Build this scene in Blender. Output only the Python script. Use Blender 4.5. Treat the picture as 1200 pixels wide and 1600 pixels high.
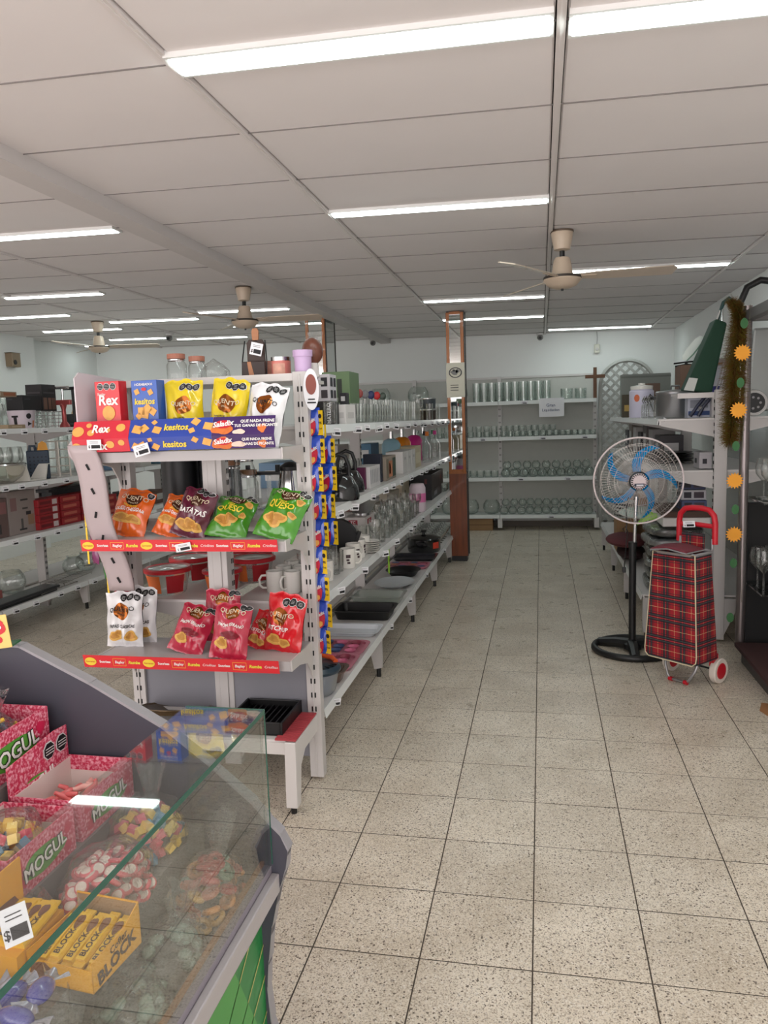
import bpy, math, random
from mathutils import Vector, Matrix, Euler
random.seed(7)
PI = math.pi
SC = bpy.context.scene
COL = SC.collection
for o in list(bpy.data.objects): bpy.data.objects.remove(o)

# ------------------------------------------------------------------ camera
FPX, CAMH = 1200.0, 1.56                       # focal length in pixels, camera height
CY = Vector((245, 152, -FPX)).normalized()     # world axes seen from the camera
CX = Vector((1, .0085, (245 + 152*.0085)/FPX)).normalized()
CZ = CX.cross(CY)
RW = Matrix((CX, CY, CZ))                      # camera -> world
CAM = Vector((0, 0, CAMH))
cd = bpy.data.cameras.new('camera'); cam = bpy.data.objects.new('camera', cd); COL.objects.link(cam)
cd.sensor_fit = 'HORIZONTAL'; cd.sensor_width = 36; cd.lens = 36; cd.clip_start = .05; cd.clip_end = 60
cam.matrix_world = Matrix.Translation(CAM) @ RW.to_4x4()
SC.camera = cam
def ray(x, y): return RW @ Vector((x-600, 800-y, -FPX))
def onz(x, y, z): r = ray(x, y); return CAM + r*((z-CAMH)/r.z)
def onx(x, y, X): r = ray(x, y); return CAM + r*(X/r.x)
def ony(x, y, Y): r = ray(x, y); return CAM + r*(Y/r.y)
def cz(x): return 2.655 - .018*x               # the suspended ceiling hangs a little out of level
def onc(x, y): r = ray(x, y); return CAM + r*((2.655-CAMH)/(r.z + .018*r.x))

# ------------------------------------------------------------------ world and exposure
W = bpy.data.worlds.new('street_daylight'); SC.world = W; W.use_nodes = True
W.node_tree.nodes['Background'].inputs[0].default_value = (1.0, .93, .92, 1)
W.node_tree.nodes['Background'].inputs[1].default_value = 3.0
LAMP = 13.5                                     # radiance of the fluorescent tubes
vs = SC.view_settings; vs.view_transform = 'Standard'; vs.look = 'None'; vs.exposure = 0.22; vs.gamma = 1; vs.use_curve_mapping = False
SC.cycles.transparent_max_bounces = 40
SC.cycles.max_bounces = 10

# ------------------------------------------------------------------ helpers
def lin(c):
    r = [(v/255/12.92 if v/255 <= .04045 else ((v/255+.055)/1.055)**2.4) for v in c]
    return (r[0], r[1], r[2], 1)
MATS = {}
def mat(name, col=(200,200,200), rough=.5, metal=0, noise=0, ns=12, bump=0, bs=60, emit=0, coat=0, stretch=None, spec=.5):
    if name in MATS: return MATS[name]
    m = bpy.data.materials.new(name); m.use_nodes = True; MATS[name] = m
    nt = m.node_tree; N = nt.nodes; L = nt.links; b = N['Principled BSDF']
    c = lin(col); b.inputs['Base Color'].default_value = c; b.inputs['Roughness'].default_value = rough
    b.inputs['Metallic'].default_value = metal; b.inputs['Coat Weight'].default_value = coat
    b.inputs['Specular IOR Level'].default_value = spec
    tc = N.new('ShaderNodeTexCoord'); src = tc.outputs['Object']
    if stretch:
        mp = N.new('ShaderNodeMapping'); mp.inputs['Scale'].default_value = stretch; L.new(src, mp.inputs['Vector']); src = mp.outputs['Vector']
    nz = N.new('ShaderNodeTexNoise'); nz.inputs['Scale'].default_value = ns; nz.inputs['Detail'].default_value = 5
    L.new(src, nz.inputs['Vector'])
    mr = N.new('ShaderNodeMapRange'); mr.inputs[3].default_value = 1-max(noise, .03); mr.inputs[4].default_value = 1+max(noise, .03)
    L.new(nz.outputs['Fac'], mr.inputs[0])
    mx = N.new('ShaderNodeVectorMath'); mx.operation = 'SCALE'; mx.inputs[0].default_value = c[:3]
    L.new(mr.outputs[0], mx.inputs['Scale']); L.new(mx.outputs[0], b.inputs['Base Color'])
    if bump:
        n2 = N.new('ShaderNodeTexNoise'); n2.inputs['Scale'].default_value = bs; n2.inputs['Detail'].default_value = 3; L.new(src, n2.inputs['Vector'])
        bp = N.new('ShaderNodeBump'); bp.inputs['Strength'].default_value = bump; bp.inputs['Distance'].default_value = .004
        L.new(n2.outputs['Fac'], bp.inputs['Height']); L.new(bp.outputs[0], b.inputs['Normal'])
    if emit:
        b.inputs['Emission Color'].default_value = c; b.inputs['Emission Strength'].default_value = emit
    return m
def glass(name, tint=(.985,.99,.987), edge=(.78,.81,.79), refl=.95, rough=.02, bump=0, bs=30, base=.04, power=2.2, haze=0):
    """thin clear shell: tinted see-through, darker and more mirror-like towards its edges"""
    if name in MATS: return MATS[name]
    m = bpy.data.materials.new(name); m.use_nodes = True; MATS[name] = m
    nt = m.node_tree; N = nt.nodes; L = nt.links; N.remove(N['Principled BSDF']); out = N['Material Output']
    lw = N.new('ShaderNodeLayerWeight'); lw.inputs[0].default_value = .5
    pw = N.new('ShaderNodeMath'); pw.operation = 'POWER'; pw.inputs[1].default_value = power; L.new(lw.outputs['Facing'], pw.inputs[0])
    mc = N.new('ShaderNodeMix'); mc.data_type = 'RGBA'; mc.inputs[6].default_value = (*tint, 1); mc.inputs[7].default_value = (*edge, 1); L.new(pw.outputs[0], mc.inputs[0])
    tr = N.new('ShaderNodeBsdfTransparent'); L.new(mc.outputs[2], tr.inputs[0])
    gl = N.new('ShaderNodeBsdfGlossy'); gl.inputs['Roughness'].default_value = rough
    ma = N.new('ShaderNodeMath'); ma.operation = 'MULTIPLY_ADD'; ma.inputs[1].default_value = refl-base; ma.inputs[2].default_value = base; L.new(pw.outputs[0], ma.inputs[0])
    ms = N.new('ShaderNodeMixShader'); L.new(ma.outputs[0], ms.inputs[0]); L.new(tr.outputs[0], ms.inputs[1]); L.new(gl.outputs[0], ms.inputs[2])
    last = ms.outputs[0]
    if haze:
        df = N.new('ShaderNodeBsdfDiffuse'); df.inputs[0].default_value = (.75, .78, .76, 1)
        m2 = N.new('ShaderNodeMixShader'); m2.inputs[0].default_value = haze; L.new(last, m2.inputs[1]); L.new(df.outputs[0], m2.inputs[2]); last = m2.outputs[0]
    if bump:
        tc = N.new('ShaderNodeTexCoord'); n2 = N.new('ShaderNodeTexNoise'); n2.inputs['Scale'].default_value = bs; n2.inputs['Detail'].default_value = 4; L.new(tc.outputs['Object'], n2.inputs['Vector'])
        bp = N.new('ShaderNodeBump'); bp.inputs['Strength'].default_value = bump; bp.inputs['Distance'].default_value = .02
        L.new(n2.outputs['Fac'], bp.inputs['Height']); L.new(bp.outputs[0], gl.inputs['Normal']); L.new(bp.outputs[0], lw.inputs['Normal'])
    L.new(last, out.inputs[0]); return m

class MB:
    def __init__(s): s.v = []; s.f = []
    def add(s, vs, fs):
        n = len(s.v); s.v += [tuple(p) for p in vs]; s.f += [tuple(i+n for i in f) for f in fs]; return s
    def box(s, x0, x1, y0, y1, z0, z1):
        return s.add([(x0,y0,z0),(x1,y0,z0),(x1,y1,z0),(x0,y1,z0),(x0,y0,z1),(x1,y0,z1),(x1,y1,z1),(x0,y1,z1)],
                     [(3,2,1,0),(4,5,6,7),(0,1,5,4),(1,2,6,5),(2,3,7,6),(3,0,4,7)])
    def obox(s, c, sz, rot=(0,0,0)):
        R = Euler(rot).to_matrix(); c = Vector(c); b = MB().box(-sz[0]/2, sz[0]/2, -sz[1]/2, sz[1]/2, -sz[2]/2, sz[2]/2)
        return s.add([c + R@Vector(p) for p in b.v], b.f)
    def prism(s, poly, a0, a1, axis='y'):
        n = len(poly); mk = {'x': lambda p, a: (a, p[0], p[1]), 'y': lambda p, a: (p[0], a, p[1]), 'z': lambda p, a: (p[0], p[1], a)}[axis]
        return s.add([mk(p, a0) for p in poly] + [mk(p, a1) for p in poly],
                     [tuple(range(n))[::-1], tuple(range(n, 2*n))] + [(i, (i+1) % n, n+(i+1) % n, n+i) for i in range(n)])
    def cyl(s, p0, p1, r0, r1=None, n=12, cap=True):
        r1 = r0 if r1 is None else r1; p0 = Vector(p0); p1 = Vector(p1); d = (p1-p0).normalized()
        a = d.orthogonal().normalized(); b = d.cross(a); vs = []
        for p, r in ((p0, r0), (p1, r1)):
            vs += [p + (a*math.cos(2*PI*i/n) + b*math.sin(2*PI*i/n))*r for i in range(n)]
        fs = [(i, (i+1) % n, n+(i+1) % n, n+i) for i in range(n)]
        if cap: fs += [tuple(range(n))[::-1], tuple(range(n, 2*n))]
        return s.add(vs, fs)
    def lathe(s, prof, n=16, c=(0,0,0), sx=1, sy=1):
        vs = []; fs = []
        for r, z in prof: vs += [(c[0]+sx*r*math.cos(2*PI*i/n), c[1]+sy*r*math.sin(2*PI*i/n), c[2]+z) for i in range(n)]
        for k in range(len(prof)-1): fs += [(k*n+i, k*n+(i+1) % n, (k+1)*n+(i+1) % n, (k+1)*n+i) for i in range(n)]
        return s.add(vs, fs)
    def tube(s, pts, r, n=8, closed=False):
        pts = [Vector(p) for p in pts]; m = len(pts); vs = []; fs = []; up = None
        for k, p in enumerate(pts):
            d = (pts[(k+1) % m]-pts[k-1]) if closed else (pts[min(k+1, m-1)]-pts[max(k-1, 0)])
            d.normalize()
            a = d.orthogonal() if up is None else (up - d*up.dot(d))
            a.normalize(); up = a; b = d.cross(a); rr = r[k] if isinstance(r, (list, tuple)) else r
            vs += [p + (a*math.cos(2*PI*i/n) + b*math.sin(2*PI*i/n))*rr for i in range(n)]
        for k in range(m if closed else m-1):
            k2 = (k+1) % m; fs += [(k*n+i, k*n+(i+1) % n, k2*n+(i+1) % n, k2*n+i) for i in range(n)]
        if not closed: fs += [tuple(range(n))[::-1], tuple(range((m-1)*n, m*n))]
        return s.add(vs, fs)
    def grid(s, fn, nu, nv, flip=False):
        vs = [fn(i/nu, j/nv) for j in range(nv+1) for i in range(nu+1)]; w = nu+1
        fs = [(j*w+i, j*w+i+1, (j+1)*w+i+1, (j+1)*w+i) for j in range(nv) for i in range(nu)]
        return s.add(vs, [f[::-1] for f in fs] if flip else fs)
    def ball(s, c, rx, ry=None, rz=None, n=12, m=8):
        ry = rx if ry is None else ry; rz = rx if rz is None else rz
        prof = [(max(1e-4, math.sin(PI*k/m)), -math.cos(PI*k/m)*rz) for k in range(m+1)]
        return s.lathe(prof, n, c, rx, ry)
    def disc(s, cx, cz_, a, b, S, rings=3, n=22, ph=0, wob=0):
        """flat ellipse laid on a surface S(u, v)"""
        vs = [S(cx, cz_)]; fs = []
        for k in range(1, rings+1):
            for i in range(n):
                t = 2*PI*i/n + ph; q = k/rings*(1 + wob*math.sin(3*t+cx*90) + wob*.6*math.sin(5*t+cz_*70))
                vs.append(S(cx + a*q*math.cos(t), cz_ + b*q*math.sin(t)))
        fs += [(0, 1+i, 1+(i+1) % n) for i in range(n)]
        for k in range(rings-1): fs += [(1+k*n+i, 1+(k+1)*n+i, 1+(k+1)*n+(i+1) % n, 1+k*n+(i+1) % n) for i in range(n)]
        return s.add(vs, fs)
    def rect(s, u0, u1, v0, v1, S, nu=4, nv=4):
        return s.grid(lambda a, b: S(u0+(u1-u0)*a, v0+(v1-v0)*b), nu, nv)
    def text(s, body, cx, cz_, size, S, shear=0, bold=0, rot=0, sx=1, align='CENTER'):
        vs, fs = text2d(body, shear, bold, align); c, n_ = math.cos(rot), math.sin(rot)
        return s.add([S(cx + size*(sx*x*c - y*n_), cz_ + size*(sx*x*n_ + y*c)) for x, y in vs], fs)
    def mesh(s, name, m, smooth=False, sharp=.7):
        me = bpy.data.meshes.new(name); me.from_pydata(s.v, [], s.f)
        if m: me.materials.append(m)
        if smooth:
            me.polygons.foreach_set('use_smooth', [True]*len(me.polygons)); me.set_sharp_from_angle(angle=sharp)
        me.update(); return me
    def build(s, name, m, parent=None, smooth=False, bevel=0, w=False, loc=None, rot=None, sharp=.7):
        if parent is not None and w:                       # vertices given in world space under an unrotated parent
            t = parent.location if parent.parent is None else parent.location + parent.parent.location
            s.v = [(p[0]-t[0], p[1]-t[1], p[2]-t[2]) for p in s.v]
        return link(name, s.mesh(name, m, smooth, sharp), parent, bevel, loc, rot)
def link(name, me, parent=None, bevel=0, loc=None, rot=None):
    o = bpy.data.objects.new(name, me); COL.objects.link(o)
    if parent is not None: o.parent = parent
    if loc is not None: o.location = loc
    if rot is not None: o.rotation_euler = rot
    if bevel:
        b = o.modifiers.new('bevel', 'BEVEL'); b.width = bevel; b.segments = 2; b.limit_method = 'ANGLE'; b.angle_limit = .6
    return o
TXT = {}
def text2d(body, shear=0, bold=0, align='CENTER'):
    k = (body, shear, bold, align)
    if k not in TXT:
        cu = bpy.data.curves.new('t', 'FONT'); cu.body = body; cu.size = 1; cu.shear = shear; cu.offset = bold; cu.align_x = align; cu.align_y = 'CENTER'; cu.resolution_u = 2
        ob = bpy.data.objects.new('t', cu); me = bpy.data.meshes.new_from_object(ob)
        xm = .1 + .95*len(body)/(2 if align == 'CENTER' else 1)
        TXT[k] = ([(max(-xm, min(xm, v.co.x)), max(-.5, min(.62, v.co.y))) for v in me.vertices], [tuple(p.vertices) for p in me.polygons])
        bpy.data.objects.remove(ob); bpy.data.curves.remove(cu); bpy.data.meshes.remove(me)
    return TXT[k]
def tag(o, label=None, cat=None, group=None, kind=None):
    if label: o['label'] = label
    if cat: o['category'] = cat
    if group: o['group'] = group
    if kind: o['kind'] = kind
    return o
def thing(name, label, cat, loc=(0,0,0), rot=(0,0,0), group=None):
    o = bpy.data.objects.new(name, None); COL.objects.link(o); o.empty_display_size = .05
    o.location = loc; o.rotation_euler = rot if hasattr(rot, '__len__') else (0, 0, rot)
    return tag(o, label, cat, group)
def dup(root, loc, rot=None, label=None, scale=None):
    r = root.copy(); COL.objects.link(r); r.location = loc
    if rot is not None: r.rotation_euler = rot if hasattr(rot, '__len__') else (0, 0, rot)
    if label: r['label'] = label
    if scale: r.scale = (scale,)*3
    for ch in list(root.children):
        c = ch.copy(); COL.objects.link(c); c.parent = r
        for g in list(ch.children):
            d = g.copy(); COL.objects.link(d); d.parent = c
    return r
def flat(o, U, V, off=.0012):
    """a mapping from (u, v) to a flat face with origin o and axes U, V"""
    o = Vector(o); U = Vector(U).normalized(); V = Vector(V).normalized(); n = U.cross(V)*off
    return lambda u, v: o + U*u + V*v + n
def rnd(a, b): return random.uniform(a, b)

# ------------------------------------------------------------------ materials
WHITE = mat('shelf_enamel', (214,210,208), .38, noise=.05, ns=3)
POST = mat('post_enamel', (196,192,190), .42, noise=.06, ns=4)
GREY = mat('grey_enamel', (150,148,150), .45, noise=.05, ns=4)
DARKSLOT = mat('slot_dark', (18,18,20), .8)
BLACK = mat('black_plastic', (20,20,22), .38, noise=.1)
CHROME = mat('chrome', (205,205,205), .16, 1)
STEEL = mat('brushed_steel', (180,180,182), .28, 1, noise=.08, ns=30, stretch=(1,1,.05))
GLASS = glass('clear_glass')
GGLASS = glass('greenish_glass', (.975,.988,.982), (.70,.77,.73), base=.06)
PANE = glass('counter_glass', (.97,.985,.978), (.75,.84,.8), refl=.95, base=.045, power=3.2)
FILM = glass('clear_film', (.96,.97,.96), (.80,.82,.82), refl=.85, base=.07, rough=.06, bump=1.0, bs=28, power=2.4, haze=.03)
MIRROR = mat('mirror', (235,240,238), .03, 1)
PAPER = mat('paper', (232,232,236), .8)
INK = mat('ink', (24,24,28), .7)
CARD = mat('cardboard', (150,118,84), .85, noise=.12, ns=8)
CERAMIC = mat('white_ceramic', (225,222,216), .2, coat=.3)
CREAM = mat('fan_cream', (196,178,158), .4, noise=.08)
# ================================================================== THE SETTING
YB, XR, XL, YF = 10.95, 1.74, -6.72, -1.2
WALL = mat('wall_paint', (236,238,236), .75, noise=.03, ns=2, bump=.15, bs=12)
def struct(name, mb, m, **k): return tag(mb.build(name, m, **k), kind='structure')
# terrazzo floor: every tile that shows at 10 pixels or more is its own piece
def terrazzo(name):
    m = bpy.data.materials.new(name); m.use_nodes = True; nt = m.node_tree; N = nt.nodes; L = nt.links; b = N['Principled BSDF']
    geo = N.new('ShaderNodeNewGeometry'); oi = N.new('ShaderNodeObjectInfo')
    b.inputs['Roughness'].default_value = .3; b.inputs['Specular IOR Level'].default_value = .5
    def specks(scale, lo, hi):
        v = N.new('ShaderNodeTexVoronoi'); v.inputs['Scale'].default_value = scale; L.new(geo.outputs['Position'], v.inputs['Vector'])
        wn = N.new('ShaderNodeTexWhiteNoise'); wn.noise_dimensions = '3D'; L.new(v.outputs['Position'], wn.inputs['Vector'])
        r = N.new('ShaderNodeMapRange'); r.inputs[1].default_value = lo; r.inputs[2].default_value = hi; L.new(wn.outputs['Value'], r.inputs[0]); return r.outputs[0]
    n1 = N.new('ShaderNodeTexNoise'); n1.inputs['Scale'].default_value = 3.5; n1.inputs['Detail'].default_value = 4; L.new(geo.outputs['Position'], n1.inputs['Vector'])
    cr = N.new('ShaderNodeValToRGB'); cr.color_ramp.elements[0].position = .35; cr.color_ramp.elements[0].color = lin((208,196,178)); cr.color_ramp.elements[1].position = .7; cr.color_ramp.elements[1].color = lin((232,222,206)); L.new(n1.outputs['Fac'], cr.inputs[0])
    def mul(a, fac, col):
        mx = N.new('ShaderNodeMix'); mx.data_type = 'RGBA'; L.new(fac, mx.inputs[0]); L.new(a, mx.inputs[6]); mx.inputs[7].default_value = lin(col); return mx.outputs[2]
    c = mul(cr.outputs[0], specks(300, .55, .95), (160,146,128))
    c = mul(c, specks(210, .80, 1.0), (236,230,220))
    c = mul(c, specks(210, .945, .96), (104,92,80))
    rr = N.new('ShaderNodeMapRange'); rr.inputs[3].default_value = .94; rr.inputs[4].default_value = 1.04; L.new(oi.outputs['Random'], rr.inputs[0])
    sc = N.new('ShaderNodeVectorMath'); sc.operation = 'SCALE'; L.new(c, sc.inputs[0]); L.new(rr.outputs[0], sc.inputs['Scale']); L.new(sc.outputs[0], b.inputs['Base Color'])
    n3 = N.new('ShaderNodeTexNoise'); n3.inputs['Scale'].default_value = 9; L.new(geo.outputs['Position'], n3.inputs['Vector'])
    r3 = N.new('ShaderNodeMapRange'); r3.inputs[3].default_value = .2; r3.inputs[4].default_value = .42; L.new(n3.outputs['Fac'], r3.inputs[0]); L.new(r3.outputs[0], b.inputs['Roughness'])
    return m
TERR = terrazzo('terrazzo'); GROUT = mat('grout', (72,64,56), .9, noise=.2, ns=40)
floor = struct('floor', MB().box(XL-.3, XR+.3, YF, YB+.2, -.1, -.0009), GROUT)
T, X0, Y0 = .3235, -.036, 2.036
def tile_shape(mb, x, y, h=T/2-.0021):
    b = .0012
    return mb.add([(x-h,y-h,-.02),(x+h,y-h,-.02),(x+h,y+h,-.02),(x-h,y+h,-.02),(x-h,y-h,-b*.6),(x+h,y-h,-b*.6),(x+h,y+h,-b*.6),(x-h,y+h,-b*.6),
                   (x-h+b,y-h+b,0),(x+h-b,y-h+b,0),(x+h-b,y+h-b,0),(x-h+b,y+h-b,0)],
                  [(0,1,5,4),(1,2,6,5),(2,3,7,6),(3,0,4,7),(4,5,9,8),(5,6,10,9),(6,7,11,10),(7,4,8,11),(8,9,10,11)])
tile_me = tile_shape(MB(), 0, 0).mesh('tile', TERR)
rest = MB()
for i in range(-21, 6):
    for j in range(-10, 28):
        x = X0 + T*(i+.5); y = Y0 + T*(j+.5)
        if x < XL or x > XR+.1 or y > YB: continue
        seen = (1.65 < y < 8.2) and ((-1.35 < x < 1.35) or (-3.95 < x < -1.9 and 2.5 < y < 8.0))
        if seen and not (x > 1.1 and y < 3.2):
            link('tile', tile_me, floor, loc=(x, y, rnd(-.0003, .0003)), rot=(rnd(-.001,.001), rnd(-.001,.001), 0))
        else: tile_shape(rest, x, y)
tag(rest.build('tile_field', TERR, floor), kind='stuff')
# walls
struct('wall_back', MB().box(XL-.2, XR+.2, YB, YB+.15, -.05, 3.1), WALL)
struct('wall_right', MB().box(XR, XR+.15, YF, YB+.1, -.05, 3.1), WALL)
struct('wall_left', MB().box(XL-.15, XL, YF, YB+.1, -.05, 3.1).box(XL, XL+.22, 5.5, 9.15, -.05, 3.1), WALL)
for i, (a, b) in enumerate((((XL, YB-.012), (XR, YB)), ((XR-.012, YF), (XR, YB)))):
    struct('baseboard_back' if i == 0 else 'baseboard_right', MB().box(a[0], b[0], a[1], b[1], 0, .08), mat('skirting', (120,112,104), .6))
# suspended ceiling of panels between rails
PANEL = mat('ceiling_panel', (226,221,220), .8, noise=.035, ns=2.5, bump=.08, bs=8)
CEILBACK = mat('ceiling_gap', (70,66,64), .9)
ceil = struct('ceiling', MB().obox((-2.5, 4.9, cz(-2.5)+.06), (9.2, 12.5, .04), (0, .018, 0)), CEILBACK)
RAILS = [-6.72, -5.62, -4.52, -3.42, -2.15, -1.115, .066, 1.40, 1.86]
CY0 = 2.366; CP = .604
pm = {}
for k in range(len(RAILS)-1):
    xa, xb = RAILS[k], RAILS[k+1]; wd = xb-xa-.034
    me = MB().add(*(lambda b: (b.v, b.f))(MB().prism([(-wd/2,.015),(-wd/2,.002),(-wd/2+.006,-.006),(wd/2-.006,-.006),(wd/2,.002),(wd/2,.015)], -CP/2+.003, CP/2-.003, 'y'))).mesh('panel', PANEL)
    for j in range(-5, 15):
        y = CY0 + CP*(j+.5)
        if y > YB+.2 : continue
        x = (xa+xb)/2; tw = rnd(-.004, .004)
        link('panel', me, ceil, loc=(x, y, cz(x)+.012), rot=(tw, .018, 0), bevel=0)
RAILM = mat('ceiling_rail', (222,216,214), .5)
for x in RAILS[1:-1]:
    if abs(x+2.15) < .01: continue
    o = MB().box(-.013, .013, YF, YB, 0, .03).box(-.003, .003, YF, YB, -.004, 0).build('rail', RAILM, ceil, loc=(x, 0, cz(x)-.004))
JOINT_SHADE = mat('joint_shade', (126,120,118), .9, noise=.35, ns=2)  # dark strips paint in the shadow of the gaps between panel rows
for j in range(-4, 15):
    y = CY0+CP*j
    if y < YB: MB().obox((0, 0, 0), (8.55, .004, .004), (0, 0, 0)).build('joint_shadow', JOINT_SHADE, ceil, loc=(-2.45, y, cz(-2.45)+.0052), rot=(0, .018, 0))
struct('trim_1', MB().box(-2.225, -2.085, YF, YB, cz(-2.15)-.055, cz(-2.15)+.04), mat('beam_paint', (205,200,198), .7, noise=.03))
# ================================================================== LAMPS
TUBE = mat('fluorescent', (232,246,244), .5, emit=LAMP)
HOUS = mat('lamp_housing', (226,226,224), .4)
def lamp(x0, x1, y, where, wd=.09):
    x = (x0+x1)/2; L2 = (x1-x0)/2
    t = thing('ceiling_light', 'long white fluorescent ceiling light ' + where, 'ceiling light', (x, y, cz(x)-.006), (0, .018, 0), 'recessed fluorescent lights')
    MB().box(-L2, L2, -wd/2-.012, -wd/2, -.004, .02).box(-L2, L2, wd/2, wd/2+.012, -.004, .02).box(-L2, -L2+.012, -wd/2, wd/2, -.004, .02).box(L2-.012, L2, -wd/2, wd/2, -.004, .02).build('housing', HOUS, t)
    MB().grid(lambda a, b: ((a*2-1)*(L2-.012), (b-.5)*wd, -.004-.010*math.sin(PI*b)), 1, 8, flip=True).build('diffuser', TUBE, t, smooth=True)
lamp(-1.11, .045, 2.36, 'nearest the shop front, beside the centre rail', .118)
lamp(.086, 1.38, 2.38, 'nearest the shop front, right of the centre rail', .118)
lamp(-1.10, .050, 4.18, 'between the shop front and the pedestal fan')
lamp(-1.09, .045, 7.45, 'above the mirrored wooden pillar in the aisle')
lamp(-1.09, .045, 8.92, 'just behind the mirrored wooden pillar in the aisle')
lamp(.22, 1.375, 6.25, 'behind the ceiling fan over the aisle')
lamp(.10, 1.375, 10.35, 'along the back wall over the clearance shelf')
def lamp_px(a, b, where, x0=None):
    p, q = onc(*a), onc(*b); lamp(p.x if x0 is None else x0, q.x, (p.y+q.y)/2 if x0 is None else q.y, where, .085)
lamp_px((0,371), (183,358), 'left of the white beam, nearest the shop front', -3.40)
lamp_px((0,457), (160,457), 'over the left shelving, in the second row', -4.6)
lamp_px((0,492), (107,491), 'over the left shelving, in the third row', -5.6)
lamp_px((165,501), (315,498), 'between the two left ceiling fans')
lamp_px((310,487), (452,481), 'behind the ceiling fan under the white beam')
lamp_px((355,508), (470,505), 'beside the second wooden pillar')
lamp_px((60,516), (196,514), 'behind the far left ceiling fan')
lamp_px((272,528), (390,526), 'along the back wall beside the white beam')
lamp_px((165,529), (265,528), 'along the back wall near the left corner')
lamp_px((52,539), (136,540), 'in the far left corner of the shop', -6.05)

# ================================================================== CEILING FANS
def ceiling_fan(loc, blades, label):
    z = loc[2]; t = thing('ceiling_fan', label, 'ceiling fan', (loc[0], loc[1], z), group='ceiling fans')
    MB().lathe([(.002,0),(.062,0),(.066,-.012),(.058,-.06),(.048,-.108),(.02,-.115),(.002,-.115)], 20).build('canopy', CREAM, t, smooth=True)
    MB().lathe([(.069,.002),(.069,-.008),(.06,-.008)], 20).build('canopy_ring', mat('brown_ring', (92,76,62), .5), t, smooth=True)
    MB().cyl((0,0,-.11), (0,0,-.17), .016, n=12).build('rod', BLACK, t, smooth=True)
    MB().lathe([(.002,-.15),(.042,-.155),(.05,-.17),(.062,-.24),(.07,-.262),(.002,-.265)], 22).build('motor_housing', CREAM, t, smooth=True)
    MB().lathe([(.06,-.262),(.112,-.266),(.114,-.28),(.06,-.284)], 24).build('motor_ring', mat('dark_brown', (52,44,38), .5), t, smooth=True)
    MB().lathe([(.112,-.280),(.114,-.288),(.085,-.322),(.045,-.336),(.002,-.338)], 24).build('hub_bowl', CREAM, t, smooth=True)
    MB().cyl((0,0,-.335), (0,0,-.35), .008).build('finial', BLACK, t)
    BL = mat('fan_blade', (186,172,156), .35, noise=.1, ns=6)
    for a, ln in blades:
        o = MB().add(*(lambda g: (g.v, g.f))(MB().prism([(.10,-.032),(.2,-.048),(ln-.03,-.062),(ln,-.03),(ln-.02,.058),(.2,.05),(.10,.03)], -.003, .003, 'z'))).build('blade', BL, t, loc=(0,0,-.268), rot=(math.radians(-14), 0, a))
        MB().box(.06, .2, -.02, .02, -.007, -.003).build('blade_arm', CREAM, o)
    return t
def aim(dx, dy): return math.atan2(dy, dx)
ceiling_fan((.134, 4.92, cz(.134)), [(math.radians(1), .66), (math.radians(121), .66), (math.radians(241), .66)], 'cream three-blade ceiling fan hanging over the wide aisle')
p = onc(380, 449); ceiling_fan((p.x, p.y, cz(p.x)), [(math.radians(8), .66), (math.radians(128), .66), (math.radians(248), .66)], 'cream ceiling fan hanging beside the long white beam')
p = onc(152, 503); ceiling_fan((p.x, p.y, cz(p.x)), [(math.radians(20), .66), (math.radians(140), .66), (math.radians(260), .66)], 'whitish ceiling fan hanging near the far left wall')

# ================================================================== MIRRORED PILLARS
WOOD = mat('varnished_wood', (126,64,34), .3, noise=.6, ns=4.5, stretch=(8,8,.8), coat=.3)
WOODL = mat('varnished_frame', (168,98,46), .25, noise=.2, ns=4, stretch=(9,9,.8), coat=.5)
def pillar(x0, x1, y0, y1, zt, label, full):
    t = thing('mirrored_pillar', label, 'pillar', ((x0+x1)/2, (y0+y1)/2, 0))
    B = lambda: MB()
    B().box(x0+.004, x1-.004, y0+.004, y1-.004, .06, zt).build('core', mat('pillar_core', (70,62,56), .6), t, w=True)
    B().box(x0+.01, x1-.01, y0+.01, y1-.01, 0, .06).build('plinth', BLACK, t, w=True)
    zc = .97
    B().box(x0, x1, y0-.004, y0+.01, .06, zc-.01).build('wood_panel', WOOD, t, w=True)
    B().box(x0-.004, x1+.004, y0-.010, y0+.012, zc-.012, zc+.006).build('ledge_moulding', WOODL, t, w=True)
    fw = .034
    for a in (x0, x1-fw): B().box(a, a+fw, y0-.014, y0+.006, zc, zt-.012).build('frame_stile', WOODL, t, w=True, bevel=.005)
    for z in ((zt-.035), zc+.006) + ((1.55,) if not full else ()): B().box(x0+fw, x1-fw, y0-.012, y0+.006, z, z+.03).build('frame_rail', WOODL, t, w=True)
    B().box(x0+fw, x1-fw, y0-.003, y0+.004, zc+.03, zt-.03).build('mirror_pane', MIRROR, t, w=True)
    B().box(x1-.004, x1+.003, y0+.02, y1-.02, .9, zt-.03).build('side_mirror_pane', MIRROR, t, w=True)
    for a in (y0+.0, y1-.02): B().box(x1-.006, x1+.008, a, a+.018, .06, zt).build('corner_strip', mat('dark_strip', (56,50,46), .5), t, w=True)
    return t
pa = pillar(-.975, -.790, 8.26, 8.42, cz(-.88), 'wooden pillar with a long mirror and a paper notice in the aisle', True)
q0, q1 = ony(706, 567, 8.24), ony(735, 620, 8.24)
t = thing('paper_notice', 'cream paper notice with a round emblem taped on the mirrored pillar', 'notice', (-.8825, 8.243, q1.z))
S = flat((-.8825, 8.243, q1.z), (1,0,0), (0,0,1), .0015); hh = q0.z-q1.z
MB().grid(lambda a, b: (-.0975+.195*a, .002*math.sin(7*b+3*a), hh*b), 6, 10).build('sheet', mat('cream_paper', (205,200,184), .8, noise=.05), t)
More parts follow.
